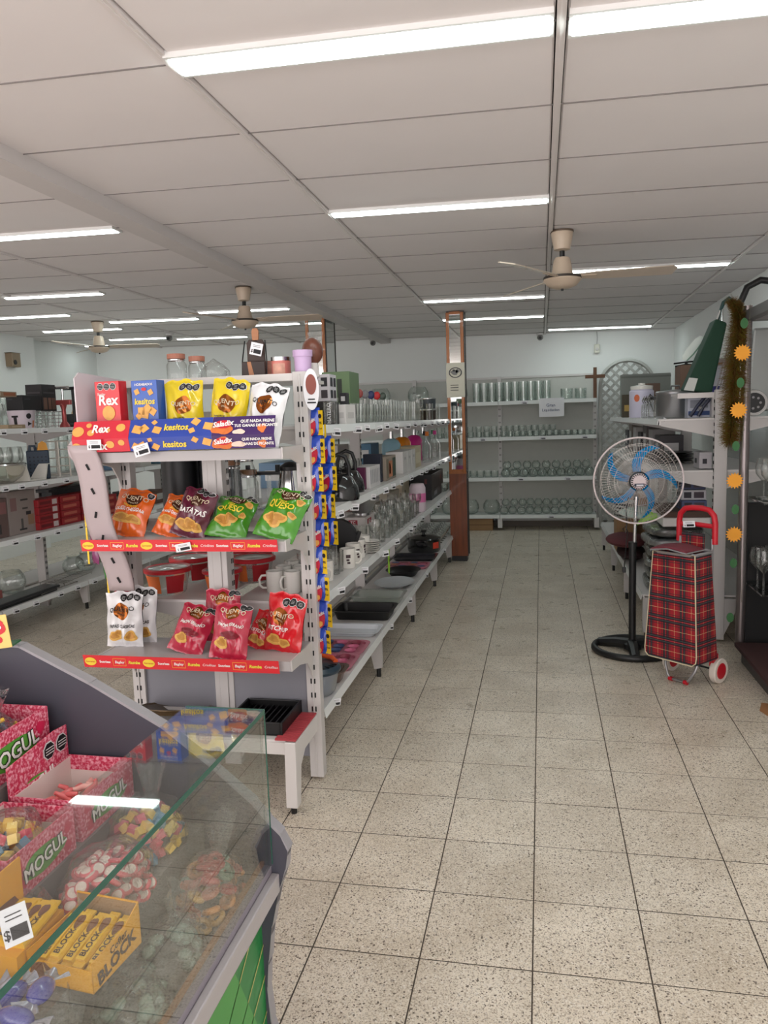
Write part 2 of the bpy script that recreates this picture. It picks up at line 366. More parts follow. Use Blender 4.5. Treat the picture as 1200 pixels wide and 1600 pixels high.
S = flat((0, -.004, 0), (1,0,0), (0,0,1), 0)
em = MB()
for k in range(32):
    a0, a1 = 2*PI*k/32, 2*PI*(k+1)/32
    em.add([(.07*math.cos(a0), -.005, .26+.055*math.sin(a0)), (.07*math.cos(a1), -.005, .26+.055*math.sin(a1)), (.058*math.cos(a1), -.005, .26+.046*math.sin(a1)), (.058*math.cos(a0), -.005, .26+.046*math.sin(a0))], [(3,2,1,0)])
em.build('emblem_ring', mat('grey_ink', (84,82,84), .7), t)
em = MB().disc(-.01, .262, .038, .026, S, wob=.15).disc(.022, .275, .022, .02, S, wob=.1).disc(-.018, .284, .014, .012, S); em.build('emblem_figure', mat('grey_ink2', (128,126,126), .7), t)
em = MB()
for k in range(3): em.rect(-.055, .03, .125-.026*k, .132-.026*k, S, 1, 1)
em.build('small_print', mat('grey_ink', (84,82,84)), t)
p2l, p2m, p2r = onc(472, 490), onc(502, 490), onc(518, 492)
pillar(-2.47, -2.255, 8.1, 8.5, cz(-2.3), 'wooden framed mirror pillar standing behind the snack shelves', False)

# ================================================================== SHELVING
def bracket(x_post, x_front, y, zt, h0=.11, h1=.032):
    """tapered side plate under a shelf end, in the plane y"""
    mb = MB(); return mb.prism([(x_post, zt), (x_front, zt), (x_front, zt-h1), (x_post, zt-h0)], y-.0015, y+.0015, 'y')
def slots(mb, x, y, z0, z1, face, pitch=.05):
    z = z0
    while z < z1:
        if face == 'y':
            for d in (-.008, .008): mb.box(x+d-.003, x+d+.003, y-.0012, y+.001, z, z+.022)
        else:
            for d in (-.008, .008): mb.box(x-.0012, x+.001, y+d-.003, y+d+.003, z, z+.022)
        z += pitch
def run(label, xs, sides, posts, zs, depth, base_z, base_depth, top, name='shelving_unit', backs=(), slot_face=None):
    """a run of steel shelving: posts along the spine xs, shelves to the given sides (+1 / -1)"""
    t = thing(name, label, 'shelving', (xs, (posts[0]+posts[-1])/2, 0))
    for k, y in enumerate(posts):
        MB().box(xs-.04, xs+.04, y-.022, y+.022, .02, top).build('post', POST, t, w=True, bevel=.004)
        sm = MB()
        for sd in sides: slots(sm, xs+sd*.041, y, .3, top-.05, 'x')
        tag(sm.build('slot_row', DARKSLOT, t, w=True), kind='stuff')
        for sd in sides:
            xf = xs+sd*base_depth
            lg = MB().prism([(xs+sd*.04, .05), (xs+sd*.04, base_z-.02), (xf, base_z-.02), (xf, .06), (xf-sd*.05, .05), (xf-sd*.08, base_z-.09), (xs+sd*.12, base_z-.09)][::(1 if sd < 0 else -1)], y-.016, y+.016, 'y').build('base_leg', POST, t, w=True)
            MB().cyl((xf-sd*.025, y, 0), (xf-sd*.025, y, .06), .014, n=10).build('foot', BLACK, lg, w=False, loc=(-xs, -(posts[0]+posts[-1])/2, 0))
    for k in range(len(posts)-1):
        a, b = posts[k]+.002, posts[k+1]-.002
        for sd in sides:
            for z in list(zs)+[base_z]:
                dp = base_depth if z == base_z else depth
                xa, xf = xs+sd*.04, xs+sd*dp; lo, hi = min(xa, xf), max(xa, xf)
                s = MB().box(lo, hi, a, b, z-.012, z).box(min(xf, xf-sd*.012), max(xf, xf-sd*.012), a, b, z-.038, z-.012).build('shelf', WHITE, t, w=True)
                rl = MB().prism([(xf, z+.002), (xf+sd*.004, z+.002), (xf+sd*.014, z-.036), (xf+sd*.010, z-.038)][::(1 if sd < 0 else -1)], a+.004, b-.004, 'y').build('price_rail', mat('rail_white', (226,228,228), .25), s, loc=(-xs, -(posts[0]+posts[-1])/2, 0))
                if z != base_z:
                    for y in (a+.006, b-.006): bracket(xa, xf-sd*.01, y, z-.013).build('bracket', POST, s, loc=(-xs, -(posts[0]+posts[-1])/2, 0))
        for (z0, z1) in backs:
            MB().box(xs-.008, xs+.008, a+.02, b-.02, z0, z1).build('back_panel', GREY, t, w=True)
    return t
ZS = (1.153, .78, 1.545); ZB = .285
MX, MD = -1.39, .425
MP = [3.16, 4.45, 5.73, 7.0, 8.2, 9.35]
main = run('long double-sided white gondola shelving between the two aisles', MX, (1, -1), MP, ZS, MD, ZB, MD+.005, 1.62, backs=((.06, .28),))
LX = -4.33; LP = [3.75, 4.85, 5.95, 7.05, 8.15, 9.25]
leftg = run('white double-sided gondola shelving across the left aisle', LX, (1, -1), LP, (1.17, .76, 1.585), .43, .25, .43, 1.62)
RX = 1.15; RP = [5.38, 6.6, 7.8, 9.0]
rightg = run('white double-sided shelving beside the right wall', RX, (-1, 1), RP, (1.160, 1.503), .382, .32, .479, 1.685)
# the end unit that faces the shop front, closing the main gondola
EX0, EX1, EY, EF = -1.80, -.975, 3.10, 2.80
t = endcap = thing('end_display', 'white end-of-aisle display rack stocked with chips and crackers', 'shelving', ((EX0+EX1)/2, 2.95, 0))
for x in (EX0, EX1):
    pz = 1.77 if x == EX1 else 1.74
    MB().box(x-.03, x+.03, EY-.02, EY+.03, .012, pz).box(x-.004, x+.004, EY-.024, EY-.02, .02, pz-.01).build('post', POST, t, w=True, bevel=.004)
    sm = MB(); slots(sm, x, EY-.0205, .25, pz-.04, 'y', .0625); tag(sm.build('slot_row', DARKSLOT, t, w=True), kind='stuff')
MB().box(MX-.045, MX+.045, EY-.01, EY+.03, .3, 1.62).box(MX-.02, MX+.02, EY-.016, EY-.01, .3, 1.62).build('centre_post', POST, t, w=True, bevel=.005)
MB().box(EX0, EX1, EY-.01, EY+.01, 1.735, 1.765).build('top_rail', WHITE, t, w=True)
MB().box(EX0+.02, EX1-.02, EY-.006, EY+.006, .10, .29).box(EX0+.02, EX1-.02, EY-.004, EY+.008, .295, .545).build('back_panel', mat('end_back', (128,128,136), .5, noise=.05), t, w=True)
for z, y0 in ((1.465, EF+.01), (1.105, EF), (.625, EF)):
    s = MB().box(EX0-.01, EX1+.0, y0, EY-.02, z-.012, z).box(EX0-.01, EX1, y0, y0+.012, z-.04, z-.012).build('shelf', mat('end_shelf', (172,168,168), .35, noise=.05), t, w=True)
    for x in (EX0-.012, EX1+.002):
        MB().add(*(lambda g: (g.v, g.f))(MB().prism([(y0, z+.004), (y0, z-.04), (y0+.1, z-.045), (y0+.2, z-.07), (EY-.05, z-.12), (EY-.02, z-.17), (EY-.02, z+.004)], x-.003, x+.003, 'x'))).build('bracket', POST, t, w=True)
bz = .305
MB().box(EX0, EX1-.03, 2.79, EY-.02, bz-.015, bz).box(EX0, EX1-.03, 2.785, 2.80, bz-.06, bz-.01).build('base_shelf', WHITE, t, w=True)
for x in (EX0+.02, EX1-.012):
    o = MB().add(*(lambda g: (g.v, g.f))(MB().prism([(2.775, bz-.005), (2.765, .03), (2.815, .03), (2.84, .18), (2.90, .225), (EY, .225), (EY, bz-.005)][::-1], x-.024, x+.024, 'x'))).build('base_leg', WHITE, t, w=True, bevel=.004)
    MB().cyl((x, 2.79, 0), (x, 2.79, .04), .012).build('foot', BLACK, t, w=True)
mat_red = mat('red_mat', (176,66,74), .7)
rm = MB().box(EX1-.075, EX1+.012, 2.78, EY-.03, bz+.0, bz+.006)
for k in range(14): rm.box(EX1-.075, EX1+.012, 2.785+.0195*k, 2.789+.0195*k, bz+.006, bz+.009)
rm.build('grip_strip', mat_red, t, w=True)
# wavy perforated side arm and the milky side sheet on the left end
arm = MB(); pts = []
for k in range(15):
    f = k/14; pts.append((2.775+.17*f + .014*math.sin(f*9), 1.52-.66*f))
wv = [(y-.055+.012*math.sin(i*.9), z) for i, (y, z) in enumerate(pts)] + [(y+.055+.012*math.sin(i*.9), z) for i, (y, z) in reversed(list(enumerate(pts)))]
PINKY = mat('pinkish_enamel', (178,164,166), .45)
a_ = thing
prof = []
for k in range(25):
    f = k/24; prof.append((EX0-.045 + .05*f, 1.50-.64*f))
arm.grid(lambda a, b: (EX0-.055+.115*a + .012*math.sin(b*9) + .045*b, 2.775+.14*b, 1.50-.62*b), 6, 20)
o = arm.build('side_arm', PINKY, t, w=True, smooth=True); o.modifiers.new('solid', 'SOLIDIFY').thickness = .012
MB().cyl((EX0-.030, 2.800, 1.478), (EX0-.030, 2.812, 1.478), .048, n=24).build('side_arm_cap', PINKY, t, w=True)
sm = MB()
for b in (.14, .3, .46, .62, .78, .92): sm.obox((EX0+.0+.012*math.sin(b*9)+.045*b, 2.772+.14*b, 1.50-.62*b), (.007, .03, .026), (.2, .35*(-1)**int(b*10), 0))
tag(sm.build('arm_slots', DARKSLOT, t, w=True), kind='stuff')
sheet = MB().prism([(2.80, 1.47), (2.80, 1.765), (2.83, 1.79), (EY+.1, 1.765), (EY+.1, 1.47)], EX0-.0, EX0+.005, 'x'); sheet.v = [(x-.015-.06*(2.95-y)/.15*.2, y, z) for x, y, z in sheet.v]
sheet.build('side_sheet', mat('milky_sheet', (206,196,202), .3), t, w=True)
# back wall clearance shelves
t = backu = thing('wall_shelving', 'white wall shelving full of clear glassware under a paper sign', 'shelving', (-.6, 10.7, 0))
BYF = 10.52
bx = [-2.95, -1.75, -.56, .72]
for x in bx:
    MB().box(x-.025, x+.025, 10.86, 10.92, .05, 2.10).build('post', WHITE, t, w=True)
    sm = MB(); slots(sm, x, 10.8595, .2, 2.05, 'y', .09); tag(sm.build('slot_row', DARKSLOT, t, w=True), kind='stuff')
BZ = [1.752, 1.275, .728, .215]
for k in range(3):
    a, b = bx[k]+.004, bx[k+1]-.004
    MB().box(a, b, 10.90, 10.93, .18, 2.07).build('back_panel', mat('shelf_back', (196,196,190), .6, noise=.04), t, w=True)
    MB().box(a, b, 10.885, 10.93, 2.07, 2.095).build('top_trim', WHITE, t, w=True)
    for z in BZ:
        MB().box(a, b, BYF, 10.90, z-.012, z).box(a, b, BYF-.006, BYF+.004, z-.045, z+.003).build('shelf', mat('back_shelf_white', (228,232,230), .4), t, w=True)  # shelves in a paler white than the posts
for x in bx:
    MB().box(x-.03, x+.03, BYF, 10.9, .04, .17).build('base_leg', WHITE, t, w=True)
# lattice panel and wooden cross by the back wall
LAT = mat('lattice_grey', (168,168,164), .6, noise=.08)
lx0, lx1, ly = .775, 1.44, 10.62
t = thing('lattice_panel', 'grey arched garden lattice panel leaning by the back wall', 'lattice', ((lx0+lx1)/2, ly, 0))
cxm, rw = (lx0+lx1)/2, (lx1-lx0)/2; zarc = 1.92
pts = [(lx0, ly, .02)] + [(cxm-rw*math.cos(PI*k/20), ly, zarc+rw*.93*math.sin(PI*k/20)) for k in range(21)] + [(lx1, ly, .02)]
fr = MB()
fr.tube(pts, .026, 6); fr.build('frame', LAT, t, w=True)
def inside(x, z): return lx0 < x < lx1 and z > .05 and (z < zarc or ((x-cxm)/rw)**2 + ((z-zarc)/(rw*.93))**2 < 1)
for sgn in (1, -1):
    for k in range(-30, 40):
        seg = []; base = k*.125
        for i in range(0, 260):
            x = lx0 + (lx1-lx0)*i/259; z = base + sgn*(x-lx0)
            if inside(x, z): seg.append((x, z))
        if len(seg) > 8:
            (xa, za), (xb, zb) = seg[0], seg[-1]; nx, nz = -(zb-za), (xb-xa); l = math.hypot(nx, nz); nx, nz = nx/l*.016, nz/l*.016
            MB().prism([(xa-nx, za-nz), (xb-nx, zb-nz), (xb+nx, zb+nz), (xa+nx, za+nz)], ly+.004*sgn-.004, ly+.004*sgn+.004, 'y').build('slat', LAT, t, w=True)
c0 = ony(930, 625, 10.45)
t = thing('wooden_cross', 'plain brown wooden cross standing on the clearance shelf', 'cross', (.70, 10.552, BZ[0]))
MB().box(-.022, .022, -.012, .012, 0, .40).build('upright', mat('cross_wood', (98,66,44), .6, noise=.15), t)
MB().box(-.125, .125, -.014, .014, .26, .305).build('crossbar', mat('cross_wood', (98,66,44)), t)
t = thing('paper_sign', 'white paper sign reading Gran Liquidacion taped to the back shelf', 'sign', (.14, BYF-.012, 1.53))
MB().grid(lambda a, b: (-.162+.324*a, -.004*math.sin(PI*a)*b, .245*b), 6, 4).build('sheet', PAPER, t)
S = flat((0, -.007, 0), (1,0,0), (0,0,1), 0)
MB().text('Gran', -.01, .150, .058, S, bold=.006).text('Liquidacion', -.01, .088, .050, S, bold=.006).build('lettering', mat('sign_ink', (78,86,120), .7), t)
t = thing('carton', 'plain brown carton on the floor under the back shelving', 'box', (-.83, 10.66, 0))
MB().box(-.17, .17, -.12, .12, 0, .16).build('body', CARD, t, bevel=.004); MB().box(-.17, .17, -.1215, -.12, .075, .085).build('seam', mat('card_dark', (110,84,58), .8), t)
# little fittings on the walls and ceiling
for (x, y, lab) in ((-2.3, 10.75, 'small dark security camera above the left part of the back wall'), (0.0, 10.8, 'small dark security camera above the clearance shelf'), (-4.6, 9.2, 'small dark security camera near the far left ceiling fan')):
    t = thing('security_camera', lab, 'camera', (x, y, cz(x)-.004), group='security cameras')
    MB().lathe([(.001,0),(.05,0),(.05,-.02),(.03,-.03)], 16).build('mount', WHITE, t, smooth=True)
    MB().ball((0,-.01,-.055), .04).build('eyeball', mat('cam_grey', (120,118,116), .4), t, smooth=True); MB().cyl((0,-.045,-.062), (0,-.055,-.064), .02).build('lens', BLACK, t)
t = thing('motion_detector', 'small white detector box hanging by its wire on the back wall', 'detector', (.75, YB-.03, 2.36))
MB().box(-.035, .035, -.025, .03, 0, .12).build('body', mat('det', (222,220,206), .5), t, bevel=.012); MB().ball((0,-.025,.05), .022, .012, .02).build('lens', WHITE, t, smooth=True); MB().tube([(0,0,.12),(.005,.01,.2),(0,.02,.30)], .004, 6).build('wire', GREY, t)
q = onx(15, 563, XL+.22)
t = thing('siren_box', 'brownish metal alarm box fixed on the white left wall', 'alarm', (XL+.27, q.y, q.z))
MB().box(-.05, .05, -.08, .08, -.085, .085).build('body', mat('siren', (140,122,98), .5), t, bevel=.008); MB().cyl((.05,-.03,-.03), (.056,-.03,-.03), .03).build('grille', BLACK, t)
MB().prism([(-.05,-.09),(.05,-.09),(.05,.09),(-.05,.09)], .085, .09, 'z').build('cover', mat('siren_d', (112,96,78), .5), t)
# ================================================================== SNACK BAGS
def film(name, col, r=.27): return mat('film_'+name, col, r, bump=.9, bs=20, coat=.8, noise=.06, ns=5)
GOLDD = mat('gold_disc', (150,84,30), .18, .75, noise=.35, ns=9)
BROWN = mat('brown_disc', (78,40,24), .22, .3, noise=.3, ns=12)
OCT = mat('octagon_black', (20,18,20), .5); OCTR = mat('octagon_rim', (225,225,225), .5)
CHIP = mat('chip', (214,168,84), .5, noise=.25, ns=40); CHIPD = mat('chip_dark', (186,132,58), .5, noise=.3, ns=40)
LWHITE = mat('print_white', (238,236,232), .5); LBLACK = mat('print_black', (26,24,24), .5); LYEL = mat('print_yellow', (236,206,60), .5)
KINDS = {
 'lemon':  dict(col=(222,196,22), disc=(0, .62, .46, .125), dm=GOLDD, lines=[('LIMÓN', .12, .345, .20, LBLACK), ('PAPAS FRITAS', -.25, .44, .075, LBLACK), ('sabor', -.52, .365, .08, LBLACK)], chips=[], octs=[(.0, .88), (.34, .88), (.68, .88)], logo='QUENTO', lc=LWHITE),
 'classic':dict(col=(226,226,228), disc=(0, .66, .42, .145), dm=GOLDD, lines=[('PAPAS CLÁSICAS', 0, .385, .135, LBLACK)], chips=[(-.45, .2, .36, .09), (.45, .2, .32, .10), (-.2, .26, .22, .06)], octs=[(.05, .90), (.40, .90), (.75, .90)], logo='QUENTO', lc=LBLACK),
 'cheddar':dict(col=(222,98,24), disc=(.12, .74, .40, .12), dm=BROWN, lines=[('QUESO CHEDDAR', .05, .52, .135, LWHITE), ('PAPAS FRITAS', .05, .60, .08, LYEL)], chips=[(-.25, .34, .55, .10), (.35, .33, .45, .09)], octs=[(.8, .9)], logo='QUENTO', lc=LWHITE),
 'batata': dict(col=(92,22,48), disc=(.05, .72, .36, .12), dm=BROWN, lines=[('BATATAS', .0, .50, .24, LWHITE)], chips=[(-.4, .24, .38, .09), (.1, .27, .40, .10), (.5, .22, .34, .09), (-.05, .18, .5, .07)], octs=[(.0, .93), (.35, .93), (.7, .93)], logo='QUENTO', lc=LWHITE),
 'queso':  dict(col=(66,140,28), disc=(.05, .84, .42, .11), dm=BROWN, lines=[('QUESO', -.1, .60, .25, LYEL), ('SABOR', -.1, .70, .08, LYEL)], chips=[(-.35, .34, .34, .10), (.1, .36, .36, .10), (-.1, .26, .36, .08), (.68, .76, .20, .07), (.62, .46, .2, .06)], octs=[(.55, .96), (.8, .96)], logo='QUENTO', lc=LWHITE),
 'jamon':  dict(col=(184,38,66), disc=(.05, .82, .36, .12), dm=GOLDD, lines=[('JAMÓN SERRANO', .05, .60, .125, LWHITE)], chips=[(-.3, .28, .36, .11)], octs=[(.55, .95), (.85, .95)], logo='QUENTO', lc=LWHITE, ham=True),
 'ketchup':dict(col=(206,22,34), disc=(-.1, .60, .40, .15), dm=GOLDD, lines=[('KETCHUP', -.2, .40, .17, LWHITE)], chips=[(-.35, .2, .40, .10), (.2, .17, .3, .08)], octs=[(.05, .86), (.4, .86), (.75, .86)], logo='QUENTO', lc=LWHITE),
}
def chip_bag(kind, loc, rot, label, w=.175, h=.235, t=.07, seed=1, group=None):
    K = KINDS[kind]; R = random.Random(seed); ph = [R.uniform(0, 6.3) for _ in range(8)]
    th = thing('snack_bag', label, 'snack bag', loc, rot, group or 'snack bags on the end display')
    def prof(u, v):
        p = max(0, math.sin(PI*min(1, max(0, (v-.035)/.925))))**.55
        e = 1-min(1, abs(u))**3.2
        cr = .006*math.sin(9*u+ph[0]+4*v)*math.sin(6*v+ph[1]) + .004*math.sin(17*u*(1-v)+ph[2]) + .0035*math.sin(21*v+5*u+ph[3])
        return t/2*p*e + cr*p*(.35+.65*e)
    def XZ(u, v):
        p = max(0, math.sin(PI*min(1, max(0, v))))
        x = w/2*u*(1-.05*p + .02*math.sin(11*v+ph[4])); z = h*v + .004*math.sin(8*u+ph[5])*(1 if v > .5 else .3) - .012*u*u*(v > .9)*(v-.9)*10
        return x, z
    def F(x, z, off=.0016):
        u, v = x/(w/2), z/h; X, Z = XZ(u, v); e = .002*math.sin(60*u) if (v < .05 or v > .95) else 0
        return (X, -prof(u, v)-off+e, Z)
    mb = MB().grid(lambda a, b: F((a*2-1)*w/2, b*h, .0008), 26, 30)
    def Bk(a, b):
        u = a*2-1; X, Z = XZ(u, b); e = .002*math.sin(60*u) if (b < .05 or b > .95) else 0; return (X, prof(u*.98, b)*.85+.0008+e, Z)
    mb.grid(Bk, 26, 30, flip=True)
    mb.build('pouch', film(kind, K['col']), th, smooth=True, sharp=2.5)
    S = lambda x, z: F(x, z, .0030); S2 = lambda x, z: F(x, z, .0042)
    dx, dz, da, db = K['disc']; W2 = w/2
    MB().disc(dx*W2, dz*h, da*W2, db*h, S, 4, 26).build('round_emblem', K['dm'], th, smooth=True)
    MB().text(K['logo'], dx*W2, dz*h+.006, w*.155, S2, bold=.012, sx=1.05).text('SNACKS', dx*W2, dz*h-.014, w*.06, S2, bold=.01).build('emblem_lettering', K['lc'] if kind == 'classic' else mat('print_pale', (214,198,170), .4), th)
    by = {}
    for (s, x, z, sz, m) in K['lines']: by.setdefault(m.name, (MB(), m))[0].text(s, x*W2, z*h, w*sz*.86, S2, bold=.022, shear=.12, sx=.92 if len(s) < 9 else .8)
    for nm, (q, m) in by.items(): q.build('lettering', m, th)
    for (x, z, a, b) in K['chips']:
        o = MB().disc(x*W2, z*h, a*W2, b*h, S, 3, 20, wob=.09).build('chip_picture', CHIP, th)
        MB().disc(x*W2, z*h+.002, a*W2*.66, b*h*.6, S2, 2, 16, wob=.14).build('chip_shade', CHIPD, o)
    if K.get('ham'): MB().disc(.1*W2, .42*h, .5*W2, .075*h, S, 3, 20, wob=.06).build('ham_picture', mat('ham', (120,16,34), .4), th)
    if K['octs']:
        a, b = MB(), MB()
        for (x, z) in K['octs']:
            a.disc(x*W2, z*h, .205*W2, .205*W2, S, 1, 8, PI/8); b.disc(x*W2, z*h, .182*W2, .182*W2, S2, 1, 8, PI/8)
        a.build('octagon_rims', OCTR, th)
        o = b.build('warning_octagons', OCT, th); q = MB()
        for (x, z) in K['octs']:
            for k in (-1, 0, 1): q.rect((x-.08)*W2, (x+.08)*W2, z*h+k*.005-.0005, z*h+k*.005+.0005, lambda u, v: F(u, v, .0050), 2, 1)
        q.build('octagon_print', OCTR, o)
    return th
R_ = math.radians
def bag_at(kind, px, py, z, lean, roll, yaw, label, depth=None, **k):
    p = onz(px, py, z) if depth is None else ony(px, py, depth)
    return chip_bag(kind, (p.x, p.y if depth is None else depth, z), (R_(-lean), R_(roll), R_(yaw)), label, **k)
Z1, Z2, Z3 = 1.466, 1.106, .626
chip_bag('lemon', (-1.405, 2.90, Z1), (R_(-6), R_(-1), R_(12)), 'yellow lemon chip bag beside the blue cracker box', w=.155, h=.285, seed=3)
chip_bag('lemon', (-1.245, 2.90, Z1), (R_(-8), R_(7), R_(-4)), 'yellow lemon chip bag beside the white chip bag', w=.165, h=.285, seed=4)
chip_bag('classic', (-1.08, 2.86, Z1+.004), (R_(-12), R_(9), R_(-8)), 'white classic chip bag standing next to the yellow lemon bags', w=.165, h=.255, seed=5)
bag_at('cheddar', 194, 838, Z2, 26, 8, -6, 'orange cheddar chip bag leaning at the front of the middle shelf', w=.185, h=.215, seed=6)
bag_at('cheddar', 258, 830, Z2, 30, 14, -10, 'orange cheddar chip bag half hidden behind the maroon bag', depth=2.93, w=.15, h=.19, seed=7)
bag_at('batata', 290, 840, Z2, 22, 15, -4, 'maroon sweet potato chip bag between orange and green bags', w=.155, h=.215, seed=8)
bag_at('queso', 350, 840, Z2, 42, 8, -2, 'flat-lying green cheese snack bag beside the maroon bag', w=.18, h=.205, seed=9)
bag_at('queso', 425, 842, Z2, 34, 13, -10, 'green cheese snack bag propped up against the steel post', w=.185, h=.225, seed=10)
bag_at('classic', 196, 1010, Z3, 5, 1, 6, 'white classic chip bag standing at the front of the lower shelf', w=.165, h=.24, seed=11)
bag_at('classic', 216, 1002, Z3, 3, 4, 8, 'white classic chip bag behind the other white bag', depth=3.0, w=.165, h=.25, seed=12)
bag_at('jamon', 345, 980, Z3, 4, 4, 2, 'dark pink ham chip bag standing behind the front pair', depth=3.03, w=.16, h=.235, seed=13)
bag_at('jamon', 287, 1021, Z3, 26, 13, -8, 'pink ham chip bag leaning to the right beside its twin', w=.165, h=.21, seed=14)
bag_at('jamon', 355, 1030, Z3, 18, 5, 0, 'upright pink ham chip bag at the very front of the lower shelf', w=.16, h=.225, seed=15)
bag_at('ketchup', 400, 1012, Z3, 30, 20, -4, 'red ketchup chip bag mostly hidden behind the pink bags', depth=2.95, w=.13, h=.17, seed=16)
bag_at('ketchup', 440, 1018, Z3, 8, 7, -10, 'red ketchup chip bag standing upright by the steel post', w=.175, h=.245, seed=17)

# cracker boxes on the top shelf
def cracker_box(x0, w, y0, d, z, h, label, kind):
    t = thing('cracker_box', label, 'cracker box', (x0+w/2, y0+d/2, z), (0, 0, R_(-4)), 'cracker boxes on the end display')
    col = (212,30,40) if kind == 'red' else (36,86,176)
    MB().box(-w/2, w/2, -d/2, d/2, 0, h).build('carton', mat('carton_'+kind, col, .35, coat=.3), t, bevel=.002)
    S = flat((-w/2, -d/2, 0), (1,0,0), (0,0,1), .0012); S2 = flat((-w/2, -d/2, 0), (1,0,0), (0,0,1), .0022); S3 = flat((-w/2, -d/2, 0), (1,0,0), (0,0,1), .0032)
    CK = mat('cracker', (226,168,86), .5, noise=.2, ns=60)
    if kind == 'red':
        a, b = MB(), MB()
        for k in range(3): a.disc(w*(.24+.26*k), h*.925, w*.135, w*.135, S, 1, 8, PI/8); b.disc(w*(.24+.26*k), h*.925, w*.118, w*.118, S2, 1, 8, PI/8)
        a.build('octagon_rims', OCTR, t); b.build('warning_octagons', OCT, t)
        q = MB()
        for k in range(3):
            for j in (-1, 0, 1): q.rect(w*(.16+.26*k), w*(.32+.26*k), h*.925+j*.006-.0005, h*.925+j*.006+.0005, S3, 1, 1)
        q.build('octagon_print', OCTR, t)
        MB().text('Rex', w*.52, h*.73, w*.50, S2, bold=.03, shear=.1).text('Bagley', w*.28, h*.82, w*.13, S2).build('lettering', LWHITE, t)
        MB().disc(w*.53, h*.555, w*.26, w*.26, S2, 2, 24).build('cracker_picture', CK, t)
    else:
        MB().text('kesitos', w*.5, h*.70, w*.28, S2, bold=.03, shear=.1).build('lettering', LYEL, t)
        MB().text('HORNEADOS', w*.5, h*.94, w*.115, S2, bold=.02).build('banner_lettering', LWHITE, t)
        MB().disc(w*.5, h*.875, w*.1, w*.06, S2, 1, 16).build('maker_badge', mat('badge_red', (205,40,50), .5), t)
        for (u, v, s) in ((.22,.84,.09),(.75,.83,.09),(.35,.57,.13),(.6,.60,.14),(.8,.56,.12),(.5,.52,.13),(.25,.50,.1)):
            c, n_ = math.cos(u*9), math.sin(u*9); e = w*s
            MB().add([S2(w*u+e*(a*c-b*n_), h*v+e*(a*n_+b*c)) for a, b in ((-1,-1),(1,-1),(1,1),(-1,1))], [(0,1,2,3)]).build('cracker_picture', CK, t)
cracker_box(-1.768, .112, 2.85, .055, Z1, .285, 'red cracker box with three black octagons at the end of the shelf', 'red')
cracker_box(-1.612, .116, 2.86, .06, Z1, .283, 'blue cheese cracker box beside the red cracker box', 'blue')

# printed shelf strips along the front edges
def fold_strip(x0, x1, base, label, parts):
    """two-facet cardboard strip hanging over the front of the top shelf"""
    t = thing('shelf_strip', label, 'shelf strip', ((x0+x1)/2, 2.785, 1.47), group='printed strips on the end display')
    W_ = x1-x0; zt = .122; zm = .052; y0, y1, y2 = .012, -.018, -.006
    MB().add([(-W_/2,y2,0),(W_/2,y2,0),(W_/2,y1,zm),(-W_/2,y1,zm),(W_/2,y0,zt),(-W_/2,y0,zt)], [(0,1,2,3),(3,2,4,5)]).build('board', mat('strip_'+base[0], base[1], .4, coat=.3), t)
    Su = flat((-W_/2, y1, zm), (1,0,0), (0, y0-y1, zt-zm), .0015); Sl = flat((-W_/2, y2, 0), (1,0,0), (0, y1-y2, zm), .0015)
    Su2 = flat((-W_/2, y1, zm), (1,0,0), (0, y0-y1, zt-zm), .003); Sl2 = flat((-W_/2, y2, 0), (1,0,0), (0, y1-y2, zm), .003)
    parts(t, W_, Su, Sl, Su2, Sl2)
    return t
CKM = mat('cracker', (226,168,86))
def crackers(t, W_, lst, square):
    for (u, v, s, S) in lst:
        if square:
            c, n_ = math.cos(u*13), math.sin(u*13)
            MB().add([S(W_*u+s*(a*c-b*n_), v+s*.8*(a*n_+b*c)) for a, b in ((-1,-1),(1,-1),(1,1),(-1,1))], [(0,1,2,3)]).build('cracker_picture', CKM, t)
        else: MB().disc(W_*u, v, s, s*.82, S, 1, 18).build('cracker_picture', CKM, t)
def rexs(t, W_, Su, Sl, Su2, Sl2):
    crackers(t, W_, [(.1,.032,.026,Su),(.33,.026,.016,Su),(.28,.058,.012,Su),(.62,.035,.012,Su),(.85,.045,.02,Su),(.07,.020,.022,Sl),(.67,.030,.018,Sl),(.87,.036,.014,Sl),(.38,.012,.010,Sl)], False)
    MB().text('Rex', W_*.49, .040, .046, Su2, bold=.03, shear=.15).text('Rex', W_*.46, .024, .044, Sl2, bold=.03, shear=.15).build('lettering', LWHITE, t)
def kess(t, W_, Su, Sl, Su2, Sl2):
    crackers(t, W_, [(.1,.034,.02,Su),(.18,.038,.017,Su),(.34,.030,.017,Su),(.30,.062,.010,Su),(.80,.060,.016,Su),(.76,.024,.012,Su),(.95,.040,.018,Su),(.08,.018,.016,Sl),(.16,.022,.016,Sl),(.32,.016,.014,Sl),(.26,.044,.009,Sl),(.94,.030,.017,Sl),(.80,.040,.012,Sl)], True)
    MB().text('kesitos', W_*.57, .038, .036, Su2, bold=.03, shear=.12).text('kesitos', W_*.55, .024, .035, Sl2, bold=.03, shear=.12).build('lettering', LYEL, t)
